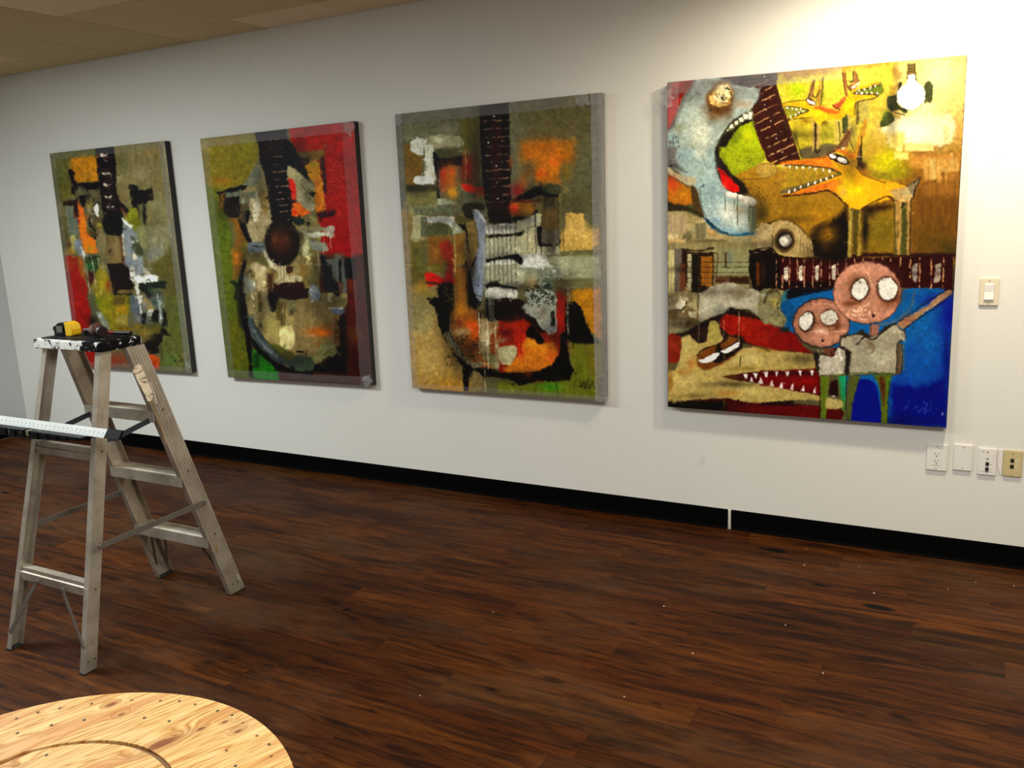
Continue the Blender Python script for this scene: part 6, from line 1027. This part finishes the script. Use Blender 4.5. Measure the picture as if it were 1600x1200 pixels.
# diagonal foot braces
def brace(p0, p1, mat=M_GYSTEEL, w=.003, t=.015, up=(0, 1, 0)):
    m = MB().bar(p0, p1, w, t, up); m.cyl(Vector(p0)+Vector((0, -.006, 0)), Vector(p0)+Vector((0, .004, 0)), .006, n=8); return m.obj('foot_brace', mat, lad)
yb = ry(.2)-.026
brace((-3.118, ry(.29)-.030, .292), (rxl(.07)+.012, ry(.07)-.027, .070)); brace((-2.965, ry(.29)-.030, .288), (rxr(.10)-.012, ry(.10)-.027, .100))
brace((-3.20, fy(.27)-.02, .268), (fxl(.07)+.014, fy(.07)-.02, .070)); brace((-3.155, fy(.27)+.02, .262), (fxl(.04)+.02, fy(.04)+.025, .050)); brace((-2.90, fy(.27)-.02, .262), (fxr(.07)-.014, fy(.07)-.02, .070))
# long side stays and folding spreaders
for sx, xf in ((1, fxr), (-1, fxl)):
    xs_ = xf(.46)+sx*.006
    m = MB().bar((xs_, ry(.462)+.0, .462), (xs_, fy(.460)+.012, .463), .004, .022, (1, 0, 0))
    for yy in (ry(.462), fy(.460)+.010): m.cyl((xs_-.004, yy, .462), (xs_+.005*sx+.0, yy, .462), .009, n=10)
    m.obj('side_stay', M_GYSTEEL, lad)
    x2 = xf(.85)-sx*.036
    m = MB().bar((x2, fy(.875)+.008, .872), (x2, -1.985, .832), .004, .021, (1, 0, 0)); m.bar((x2+sx*.005, -1.978, .833), (x2+sx*.005, ry(.845)+.0, .842), .004, .021, (1, 0, 0)); m.cyl((x2-.006, -1.982, .833), (x2+.010, -1.982, .833), .009, n=10)
    m.obj('spreader', M_DKSTEEL, lad)
# top cap: moulded slab with rounded ends and a raised rim
def rrect(x0, y0, x1, y1, r, n=5):
    P = []
    for cx, cy, a in ((x1-r, y1-r, 0), (x0+r, y1-r, 90), (x0+r, y0+r, 180), (x1-r, y0+r, 270)):
        P += [(cx+r*math.cos(math.radians(a+90*k/n)), cy+r*math.sin(math.radians(a+90*k/n))) for k in range(n+1)]
    return P
m = MB(); m.prism(rrect(-3.240, -2.005, -2.822, -1.815, .022), (0, 0, HT-.002), (0, 0, HT+.034), (1, 0, 0), (0, 1, 0))
m.obj('top_cap', M_TOP, lad, bevel=.004)
m = MB(); m.prism(rrect(-3.215, -1.985, -2.85, -1.835, .016), (0, 0, HT+.034), (0, 0, HT+.037), (1, 0, 0), (0, 1, 0)); m.obj('top_tray', M_SHELF, lad)
# rear paint shelf, two black ledges with notched fronts
def ledge(x0, x1, mat):
    def zb(x): return .860-.014*(x < -3.16)+(.020*(x+3.13)/.31-.014)*(x >= -3.16)
    m = MB().add([(x, y, z) for x in (x0, x1) for y, z in ((-2.142, zb(x)), (-2.078, zb(x)), (-2.078, .878), (-2.142, .878))], [(0, 1, 2, 3), (7, 6, 5, 4), (0, 4, 5, 1), (1, 5, 6, 2), (2, 6, 7, 3), (3, 7, 4, 0)])
    x = x0+.02
    while x < x1-.05: m.box(x, -2.1455, zb(x)+.003, x+.040, -2.141, .874); x += .058
    return m.obj('paint_shelf', mat, lad)
ledge(-3.130, -2.820, M_SHELF); o = ledge(-3.62, -3.162, M_SHELF)
MB().box(-3.162, -2.132, .852, -3.130, -2.085, .874).obj('shelf_bracket', plain('pale_dirty_metal', (150, 148, 124), .5, .3), lad)
for xx in (rxl(.84)+.014, rxr(.84)-.014): MB().box(xx-.009, -2.085, .862, xx+.009, ry(.87)-.020, .876).obj('shelf_bracket', M_ALU, lad)
# torn remains of a paper label on the right front rail
def onrail(y, z): return (fxr(z)+.0016, y, z)
P = [(-1.893, 1.078), (-1.880, 1.092), (-1.862, 1.100), (-1.850, 1.094), (-1.848, 1.080), (-1.840, 1.060), (-1.833, 1.030), (-1.822, 1.000), (-1.814, .975), (-1.818, .958), (-1.832, .945), (-1.846, .950), (-1.850, .972), (-1.862, 1.000), (-1.876, 1.035), (-1.884, 1.062)]
n = len(P); V = [onrail(a, b) for a, b in P]+[(x-.0012, y, z) for x, y, z in [onrail(a, b) for a, b in P]]
t = NT('torn_paper'); v = t.coord('World', scale=(1, 1, 1), rot=(.33, 0, 0)); br = t.noise(t.coord('World', scale=(1, 30, 110)), 1, 3)
M_PAPER = t.done(t.ramp(br, [(.36, (120, 104, 84)), (.44, (214, 200, 172)), (.7, (226, 212, 186))]), .8)
lb = mesh('paper_label', V, [tuple(range(n))]+[(i, (i+1) % n, n+(i+1) % n, n+i) for i in range(n)], M_PAPER); tag(link('paper_label', lb, lad), 'torn cream paper label')
# paint drips running down beside the label
M_DRIP = plain('dried_ochre_paint', (176, 140, 72), .6, 0, .25, 60); M_DRIP2 = plain('dried_white_paint', (216, 208, 190), .6, 0, .1, 60)
def drip(pts, w, mat):
    m = MB()
    for (a, b), (c, d) in zip(pts, pts[1:]): m.bar(onrail(a, b), onrail(c, d), w, .0012, (1, 0, 0)); w *= .8
    return m.obj('paint_drip', mat, lad)
drip([(-1.822, 1.02), (-1.812, .98), (-1.806, .93)], .010, M_DRIP2); drip([(-1.830, .95), (-1.815, .90), (-1.800, .83), (-1.790, .76)], .007, M_DRIP)
drip([(-1.612, .262), (-1.608, .225)], .012, M_DRIP); drip([(-1.52, .085), (-1.512, .055)], .018, M_DRIP2)
# ------------------------------------------------------------------ straight edge leaning on the shelf
def rulermat():
    t = NT('scaled_aluminium_rule'); g = t.n('ShaderNodeSeparateXYZ'); t.l(t.n('ShaderNodeTexCoord').outputs['Object'], g.inputs[0])
    X, Z = g.outputs[0], g.outputs[2]
    def ticks(p, w, z0, z1):
        a = t.math('FRACT', t.math('MULTIPLY', X, 1/p)); a = t.math('LESS_THAN', a, w/p)
        return t.math('MULTIPLY', t.math('MULTIPLY', a, t.math('GREATER_THAN', Z, z0)), t.math('LESS_THAN', Z, z1))
    f = t.math('MAXIMUM', t.math('MAXIMUM', ticks(.0127, .0016, .002, .007), ticks(.0254, .0022, .002, .010)), ticks(.0254, .006, .012, .017))
    base = t.mix(t.noise(t.coord('Object'), 20, 4), lin((176, 178, 174)), lin((200, 201, 197)))
    return t.done(t.mix(t.math('MULTIPLY', f, .6), base, lin((60, 60, 60))), .4, .15, .5)
ru = empty('straightedge', (-3.0, -2.112, .8785), 'long white metal straightedge with tick marks and black end cap, resting on the ladder shelf', 'ruler')
c = mesh('blade', [(-.75, 0, 0), (.277, 0, 0), (.277, .020, .028), (-.75, .020, .028), (-.75, .006, -.0), (.277, .006, -.0), (.277, .025, .0265), (-.75, .025, .0265)],
         [(0, 1, 2, 3), (7, 6, 5, 4), (0, 4, 5, 1), (1, 5, 6, 2), (2, 6, 7, 3), (3, 7, 4, 0)], rulermat()); link('blade', c, ru, (0, 0, 0))
c = MB().add([(.270, -.003, -.0), (.352, -.003, -.0), (.352, .020, .030), (.270, .020, .030), (.270, .010, -.0), (.352, .010, -.0), (.352, .029, .028), (.270, .029, .028)],
             [(0, 1, 2, 3), (7, 6, 5, 4), (0, 4, 5, 1), (1, 5, 6, 2), (2, 6, 7, 3), (3, 7, 4, 0)])
link('end_cap', c.mesh('end_cap', plain('black_rubber_cap', (6, 6, 7), .6, spec=.1), bevel=.002), ru, (0, 0, 0))
# ------------------------------------------------------------------ tape measure on the ladder top
ZT = HT+.037
tp = empty('tape_measure', (-3.150, -1.905, ZT), 'black and yellow tape measure lying on the ladder top, left of the hammer', 'tape measure')
tp.rotation_euler = (0, 0, math.radians(4)); tp.scale = (.66, .66, .66)
M_YEL = plain('yellow_plastic', (222, 178, 28), .4, 0, .05, 30); M_BLK = plain('black_rubber_grip', (6, 6, 7), .45, 0, .2, 30, .3)
prof = [(-.088, .004), (-.080, .0), (.02, .0), (.02, .076), (-.028, .080), (-.052, .074), (-.062, .062), (-.084, .056), (-.092, .050), (-.092, .034), (-.084, .030), (-.084, .014)]
link('grip', MB().prism(prof, (0, -.030, 0), (0, .030, 0), (1, 0, 0), (0, 0, 1)).mesh('grip', M_BLK, bevel=.004), tp, (0, 0, 0))
prof = [(.018, .001), (.064, .001), (.074, .010), (.078, .040), (.072, .066), (.056, .078), (.040, .080), (.032, .086), (.020, .084), (.010, .079), (.010, .074), (.018, .074)]
link('case', MB().prism(prof, (0, -.033, 0), (0, .033, 0), (1, 0, 0), (0, 0, 1)).mesh('case', M_YEL, bevel=.005), tp, (0, 0, 0))
link('belt_clip', MB().box(-.05, -.0375, .02, .0, -.033, .06).mesh('belt_clip', M_GYSTEEL, bevel=.002), tp, (0, 0, 0))
link('tape_hook', MB().box(-.100, -.010, .012, -.095, .010, .034).box(-.098, -.008, .026, -.080, .008, .028).mesh('tape_hook', M_GYSTEEL), tp, (0, 0, 0))
# ------------------------------------------------------------------ hammer lying on the ladder top
hm = empty('hammer', (-2.955, -1.905, ZT), 'short hammer with shiny brown head and dark handle lying on the ladder top', 'hammer')
hm.scale = (.82, .82, .82); M_BRN = plain('brown_enamel_steel', (92, 58, 46), .22, .35, .15, 40, .8); M_DRK = plain('dark_worn_face', (38, 22, 20), .5, .4); M_RED = plain('red_grip', (110, 26, 20), .5)
m = MB().cyl((-.052, 0, .030), (-.044, 0, .030), .018, .027, 20).cyl((-.044, 0, .030), (-.006, -.004, .036), .027, .030, 20).cyl((-.006, -.004, .036), (.012, -.008, .032), .030, .021, 20)
link('head', m.mesh('head', M_BRN, smooth=False, bevel=.0015), hm, (0, 0, 0))
m = MB().cyl((.010, -.008, .030), (.022, -.011, .029), .021, .026, 20).cyl((.022, -.011, .029), (.044, -.016, .027), .026, .0245, 20); link('striking_face', m.mesh('striking_face', M_DRK, bevel=.002), hm, (0, 0, 0))
m = MB().cyl((-.012, .014, .022), (.030, .050, .014), .008, .010, 12); link('neck', m.mesh('neck', M_RED), hm, (0, 0, 0))
m = MB().cyl((.030, .050, .013), (.135, .066, .013), .008, .0105, 12); link('handle', m.mesh('handle', M_BLK, bevel=.001), hm, (0, 0, 0))
# screwdriver behind the tape
sd = empty('screwdriver', (-3.06, -1.86, ZT), 'thin black and silver screwdriver lying behind the tape measure on the ladder top', 'screwdriver')
link('handle', MB().cyl((-.05, 0, .012), (.03, 0, .012), .011, .012, 10).mesh('handle', M_BLK, bevel=.002), sd, (0, 0, 0))
link('shaft', MB().cyl((.03, 0, .012), (.115, .008, .006), .003, .003, 8).mesh('shaft', M_GYSTEEL), sd, (0, 0, 0))
# ------------------------------------------------------------------ cable spool table
SR, SZ = .492, .600; SCX, SCY = -1.393, -3.355; GA = math.radians(69.5)
sp = empty('spool_table', (SCX, SCY, 0), 'low round pine cable spool table with nail-dotted plank top in the foreground', 'table')
def pinemat():
    t = NT('yellow_pine'); geo = t.n('ShaderNodeNewGeometry'); oi = t.n('ShaderNodeObjectInfo')
    rot = t.n('ShaderNodeMapping'); t.l(geo.outputs['Position'], rot.inputs[0]); rot.inputs['Rotation'].default_value = (0, 0, -GA)   # x' runs with the grain
    vec = rot.outputs[0]; c0, s0 = math.cos(-GA), math.sin(-GA); dist = None; core = None
    for kx, ky, rx, ry_ in ((-1.618, -2.968, .022, .012), (-1.564, -2.985, .016, .009), (-1.395, -3.020, .07, .024), (-1.360, -2.950, .018, .010), (-1.332, -2.911, .015, .008), (-1.281, -2.924, .018, .009), (-1.62, -3.25, .07, .02), (-1.10, -3.35, .08, .02)):
        px, py = kx*c0-ky*s0, kx*s0+ky*c0
        m = t.n('ShaderNodeMapping', vector_type='POINT'); t.l(vec, m.inputs[0]); m.inputs['Location'].default_value = (-px/rx, -py/ry_, 0); m.inputs['Scale'].default_value = (1/rx, 1/ry_, 0)
        ln = t.n('ShaderNodeVectorMath', operation='LENGTH'); t.l(m.outputs[0], ln.inputs[0])
        g = t.math('POWER', 2.718, t.math('MULTIPLY', t.math('MULTIPLY', ln.outputs['Value'], ln.outputs['Value']), -.8))
        dist = g if dist is None else t.math('MAXIMUM', dist, g)
    mp = t.n('ShaderNodeMapping'); t.l(vec, mp.inputs[0]); mp.inputs['Scale'].default_value = (1.1, 15, 1)
    off = t.n('ShaderNodeCombineXYZ'); t.l(t.math('MULTIPLY', oi.outputs['Random'], 9.0), off.inputs[2]); t.l(t.math('MULTIPLY', dist, .9), off.inputs[1])
    ad = t.n('ShaderNodeVectorMath', operation='ADD'); t.l(mp.outputs[0], ad.inputs[0]); t.l(off.outputs[0], ad.inputs[1])
    n1 = t.noise(ad.outputs[0], 1.5, 3, .5, .4); rings = t.math('FRACT', t.math('MULTIPLY', n1, 13.0))
    rings = t.math('ABSOLUTE', t.math('SUBTRACT', rings, .5))
    c = t.ramp(rings, [(0, (176, 122, 60)), (.14, (210, 164, 94)), (.3, (222, 184, 120)), (.5, (226, 192, 132))])
    red = t.ramp(t.noise(ad.outputs[0], .9, 2, .4), [(.56, (0, 0, 0)), (.61, (255, 255, 255)), (.66, (255, 255, 255)), (.72, (0, 0, 0))]); c = t.mix(t.math('MULTIPLY', red, .6), c, lin((190, 128, 70)))
    gy = t.ramp(t.noise(t.coord('World'), 6, 5, .6), [(.58, (0, 0, 0)), (.75, (255, 255, 255))]); c = t.mix(t.math('MULTIPLY', gy, .35), c, lin((150, 130, 100)))
    kn = t.ramp(dist, [(.30, (0, 0, 0)), (.50, (150, 150, 150)), (.62, (110, 110, 110)), (.80, (190, 190, 190)), (.93, (255, 255, 255))]); c = t.mix(kn, c, lin((132, 76, 36)))
    fib = t.noise(ad.outputs[0], 14, 4, .6); c = t.mix(.3, c, t.mix(1.0, c, t.ramp(fib, [(.3, (170, 150, 120)), (.65, (255, 255, 255))]), 'MULTIPLY'))
    t.bump(fib, .2, .001)
    return t.done(c, .5, 0, .4)
M_PINE = pinemat(); M_PINED = plain('pine_groove', (120, 84, 44), .7, 0, .3, 60)
def clipcircle(cx, cy, R, hole, v0, v1, n=48):
    # outline polygons of a board (v0..v1 across the grain) cut to the disc, minus an annular groove
    c, s = math.cos(GA), math.sin(GA)
    def loc(u, v): return (SCX+u*c-v*s, SCY+u*s+v*c)
    out = []
    hc = hole[0]; hx, hy = hc[0]-SCX, hc[1]-SCY; hu, hv = hx*c+hy*s, -hx*s+hy*c
    vs = [v0+(v1-v0)*k/10 for k in range(11)]
    def ext(v, r, cu, cv): 
        d = r*r-(v-cv)**2; return None if d <= 0 else (cu-math.sqrt(d), cu+math.sqrt(d))
    segs = {'neg': [], 'pos': [], 'in': [], 'full': []}
    for v in vs:
        o = ext(v, R, 0, 0); a = ext(v, hole[2], hu, hv); b = ext(v, hole[1], hu, hv)
        if o is None: o = (0, 0)
        segs['full'].append((v, o)); segs['neg'].append((v, (o[0], a[0]) if a else None)); segs['pos'].append((v, (a[1], o[1]) if a else None)); segs['in'].append((v, b))
    if all(x[1] is not None for x in segs['neg']):
        for k in ('neg', 'pos'): out.append([loc(x[1][0], x[0]) for x in segs[k]]+[loc(x[1][1], x[0]) for x in segs[k][::-1]])
    elif all(x[1] is None for x in segs['neg']): out.append([loc(x[1][0], x[0]) for x in segs['full']]+[loc(x[1][1], x[0]) for x in segs['full'][::-1]])
    else:
        P = []; fu = segs['full']; left = [loc(x[1][0], x[0]) for x in fu]; right = [loc(x[1][1], x[0]) for x in fu]
        inside = [(v, e) for v, e in [(x[0], ext(x[0], hole[2], hu, hv)) for x in fu] if e]
        lowfirst = ext(v0, hole[2], hu, hv) is not None
        notchL = [loc(e[0], v) for v, e in inside]; notchR = [loc(e[1], v) for v, e in inside]
        if lowfirst: out.append(left+right[::-1]+notchR+notchL[::-1])
        else: out.append(left+notchL[::-1][::-1][::-1]+notchR+right[::-1])
    ins = [x for x in segs['in'] if x[1]]
    if len(ins) > 2: out.append([loc(x[1][0], x[0]) for x in ins]+[loc(x[1][1], x[0]) for x in ins[::-1]])
    return out
def board(poly, z0, z1, name, mat):
    n = len(poly); V = [(x, y, z0) for x, y in poly]+[(x, y, z1) for x, y in poly]
    m = MB().add(V, [tuple(range(n))[::-1], tuple(range(n, 2*n))]+[(i, (i+1) % n, n+(i+1) % n, n+i) for i in range(n)])
    me = m.mesh(name, mat); bm = bmesh.new(); bm.from_mesh(me); bmesh.ops.remove_doubles(bm, verts=bm.verts, dist=.0004); bmesh.ops.triangulate(bm, faces=[f for f in bm.faces if len(f.verts) > 4]); bm.to_mesh(me); bm.free()
    return me
vb = [-.492, -.335, -.185, -.040, .112, .255, .395, .492]; HOLE = ((-1.418, -3.309), .2555, .2655)
for a, b in zip(vb, vb[1:]):
    for P in clipcircle(SCX, SCY, SR, HOLE, a+.0004, b-.0004): link('plank', board(P, SZ-.040, SZ+random.choice([0, -.0003]), 'plank', M_PINE), sp)
MB().cyl((SCX, SCY, SZ-.060), (SCX, SCY, SZ-.0401), SR-.004, n=72).obj('under_disc', M_PINED, sp)
n = 48; m = MB()
for k in range(n):
    a0, a1 = 2*math.pi*k/n, 2*math.pi*(k+1)/n; P = [(HOLE[0][0]+r*math.cos(a), HOLE[0][1]+r*math.sin(a)) for r, a in ((.2550, a0), (.2660, a0), (.2660, a1), (.2550, a1))]
    m.add([(x, y, SZ-.006) for x, y in P], [(0, 1, 2, 3)])
m.obj('groove', M_PINED, sp)
for x, y in [(-1.765, -3.092), (-1.744, -3.057), (-1.712, -3.027), (-1.662, -2.985), (-1.59, -2.938), (-1.527, -2.913), (-1.486, -2.896), (-1.443, -2.891), (-1.378, -2.888), (-1.336, -2.887), (-1.293, -2.898), (-1.233, -2.919), (-1.189, -2.93), (-1.158, -2.957), (-1.254, -2.981), (-1.445, -2.959), (-1.505, -2.973), (-1.621, -3.033), (-1.67, -3.075), (-1.711, -3.124), (-1.201, -3.009), (-1.582, -3.145), (-1.02, -3.10), (-.97, -3.22), (-.95, -3.36), (-1.05, -3.62), (-1.2, -3.76), (-1.42, -3.79), (-1.62, -3.72), (-1.77, -3.55), (-1.80, -3.38), (-1.55, -3.4), (-1.25, -3.3), (-1.3, -3.5)]:
    MB().cyl((x, y, SZ-.004), (x, y, SZ+.0008), .0034, n=8).obj('nail', M_RIVET if (int(x*1000) % 3) else M_PINED, sp)
m0 = MB()
for k in range(20):   # drum staves
    a = 2*math.pi*k/20; c, s = math.cos(a), math.sin(a); x, y = HOLE[0][0]+.238*c, HOLE[0][1]+.238*s
    MB().prism([(-.0365, -.009), (.0365, -.009), (.0365, .009), (-.0365, .009)], (x, y, .06), (x, y, SZ-.06), (-s, c, 0), (c, s, 0)).obj('stave', M_PINE, sp)
for a, b in zip(vb, vb[1:]):
    c, s = math.cos(GA), math.sin(GA); P = []
    vs = [a+.0006+(b-a-.0012)*k/8 for k in range(9)]
    L = [(-math.sqrt(max(SR*SR-v*v, 1e-6)), v) for v in vs]; Rr = [(-u, v) for u, v in L[::-1]]
    link('plank', board([(SCX+u*c-v*s, SCY+u*s+v*c) for u, v in L+Rr], .0005, .058, 'plank', M_PINE), sp)
# ------------------------------------------------------------------ wall plates
M_IV = plain('light_almond_plastic', (214, 204, 178), .4, 0, .02); M_WH = plain('white_plastic', (226, 222, 216), .35, 0, .02); M_YV = plain('old_ivory_plastic', (196, 180, 132), .4, 0, .03)
M_SLOT = plain('dark_slot', (28, 22, 18), .6); M_SCREW = plain('painted_screw', (168, 160, 146), .4, .2); M_GR = plain('grey_print', (120, 116, 112), .6)
def plate(name, x0, z0, x1, z1, mat, label, cat, th=.009):
    r = empty(name, ((x0+x1)/2, 0, z0), label, cat)
    MB().box(x0, -th, z0, x1, -.0006, z1).obj('cover_plate', mat, r, bevel=.0028); return r
def P_(par, name, mat, x0, z0, x1, z1, y0, y1, bevel=0): return MB().box(x0, y0, z0, x1, y1, z1).obj(name, mat, par, bevel=bevel)
def screw(par, x, z, y=-.009): MB().cyl((x, y, z), (x, y-.0012, z), .0032, .0026, 10).obj('screw', M_SCREW, par)
p = plate('light_switch', .047, 1.143, .118, 1.256, M_IV, 'almond wall plate with a white rocker light switch, right of the shark painting', 'light switch')
P_(p, 'switch_frame', M_IV, .0635, 1.164, .1015, 1.236, -0.0103, -0.0085, .0006)
o = MB().add([(.0655, -0.0110, 1.167), (.0995, -0.0110, 1.167), (.0995, -0.0110, 1.233), (.0655, -0.0110, 1.233), (.0655, -0.0160, 1.169), (.0995, -0.0160, 1.169), (.0995, -0.0120, 1.200), (.0655, -0.0120, 1.200), (.0655, -0.0140, 1.231), (.0995, -0.0140, 1.231)],
             [(4, 5, 6, 7), (7, 6, 9, 8), (0, 1, 5, 4), (2, 3, 8, 9), (0, 4, 7, 8, 3), (1, 2, 9, 6, 5), (3, 2, 1, 0)]).obj('rocker', M_WH, p)
tag(o, 'white rocker'); screw(p, .0825, 1.246); screw(p, .0825, 1.153)
p = plate('power_outlet', -.116, .410, -.033, .531, M_WH, 'white plate with a two-socket power outlet, leftmost of the four low plates', 'outlet')
P_(p, 'socket_frame', M_WH, -.092, .436, -.057, .504, -0.0103, -0.0085, .0008)
for zc in (.486, .453):
    P_(p, 'slot', M_SLOT, -.0825, zc-.001, -.0805, zc+.007, -0.0109, -0.0102); P_(p, 'slot', M_SLOT, -.0690, zc, -.0670, zc+.006, -0.0109, -0.0102)
    MB().cyl((-.0748, -0.0102, zc-0.0085), (-.0748, -0.0110, zc-0.0085), .0026, n=10).obj('ground_hole', M_SLOT, p)
screw(p, -.0745, .521); screw(p, -.0745, .420)
p = plate('blank_plate', -0.0105, .421, .063, .539, M_WH, 'plain white blank wall plate without sockets, second of the four low plates', 'wall plate'); screw(p, .0275, .527); screw(p, .0275, .433)
p = plate('phone_jack_plate', .084, .411, .154, .531, M_WH, 'white wall plate with two black jacks and small marks, third of the four low plates', 'wall plate')
P_(p, 'jack_frame', M_WH, .097, .428, .141, .512, -0.0103, -0.0085, .0008)
for zc in (.464, .441): P_(p, 'jack', M_SLOT, .1135, zc-0.0100, .1265, zc+.0065, -0.0115, -0.0101); P_(p, 'jack_lip', M_GR, .1165, zc-0.0120, .1235, zc-0.0100, -0.0111, -0.0101)
MB().add([(.1150, -0.0107, .488), (.1250, -0.0107, .488), (.1230, -0.0107, .482), (.1200, -0.0107, .479), (.1170, -0.0107, .482), (.1150, -0.0099, .488), (.1250, -0.0099, .488), (.1230, -0.0099, .482), (.1200, -0.0099, .479), (.1170, -0.0099, .482)], [(0, 1, 2, 3, 4), (5, 9, 8, 7, 6), (0, 5, 6, 1), (1, 6, 7, 2), (2, 7, 8, 3), (3, 8, 9, 4), (4, 9, 5, 0)]).obj('arrow_mark', M_GR, p)
for x0, z0, x1, z1 in ((.098, .5135, .1075, .516), (.115, .512, .124, .5165), (.130, .460, .137, .462), (.130, .439, .136, .441), (.115, .4255, .125, .4285)): P_(p, 'print_mark', M_GR, x0, z0, x1, z1, -.0083 if z0 < .5 and x0 > .126 and False else -0.0106, -0.0085)
p = plate('data_jack_plate', .178, .415, .249, .530, M_YV, 'yellowed ivory wall plate with two dark jacks, rightmost of the four low plates', 'wall plate')
for zc in (.487, .461): P_(p, 'jack', M_SLOT, .2045, zc-0.0100, .2185, zc+.0075, -0.0097, -0.0085); P_(p, 'jack_label', M_IV, .2225, zc-0.0085, .2345, zc+.006, -0.0095, -0.0085)
for zc in (.487, .461): P_(p, 'print_mark', M_GR, .2255, zc-.001, .2315, zc+.001, -0.0099, -0.0094)
screw(p, .2125, .518); screw(p, .2125, .427)
# rough white plaster smear left of the ivory plate
P = [(.156, .530), (.1775, .529), (.1775, .417), (.172, .420), (.164, .432), (.158, .450), (.155, .49)]
n = len(P); o = MB().add([(x, -.0005, z) for x, z in P]+[(x+.002*math.copysign(1, .167-x), -.0032, z) for x, z in P], [tuple(range(n))[::-1], tuple(range(n, 2*n))]+[(i, (i+1) % n, n+(i+1) % n, n+i) for i in range(n)]).obj('plaster_patch', M_WH)
tag(o, 'rough white plaster smear on the wall beside the ivory plate', 'plaster')
# ------------------------------------------------------------------ crumbs on the floor
M_CR = plain('white_plaster_crumb', (190, 180, 164), .8)
for i, (x, y) in enumerate([(-.573, -.302), (-.351, -.230), (-.268, -.474), (.002, -.320), (.103, -.209), (-.812, -1.233), (-1.023, -.920), (-1.647, -1.242), (-1.583, -1.873), (-.942, -1.597), (-.366, -1.184), (-.546, -.889), (.243, -.190), (-.596, -.110)]):
    r = random.Random(i); s = r.uniform(.0018, .0038); V = [(r.uniform(.6, 1)*s*a, r.uniform(.6, 1)*s*b, (r.uniform(.5, 1)*s*.6 if c else 0)) for c in (0, 1) for a, b in ((-1, -1), (1, -1), (1, 1), (-1, 1))]
    me = mesh('plaster_crumb', V, [(3, 2, 1, 0), (4, 5, 6, 7), (0, 1, 5, 4), (1, 2, 6, 5), (2, 3, 7, 6), (3, 0, 4, 7)], M_CR)
    tag(link('plaster_crumb', me, None, (x, y, .0002)), 'tiny white plaster crumb on the dark plank floor', 'debris', 'plaster crumbs scattered on the floor')
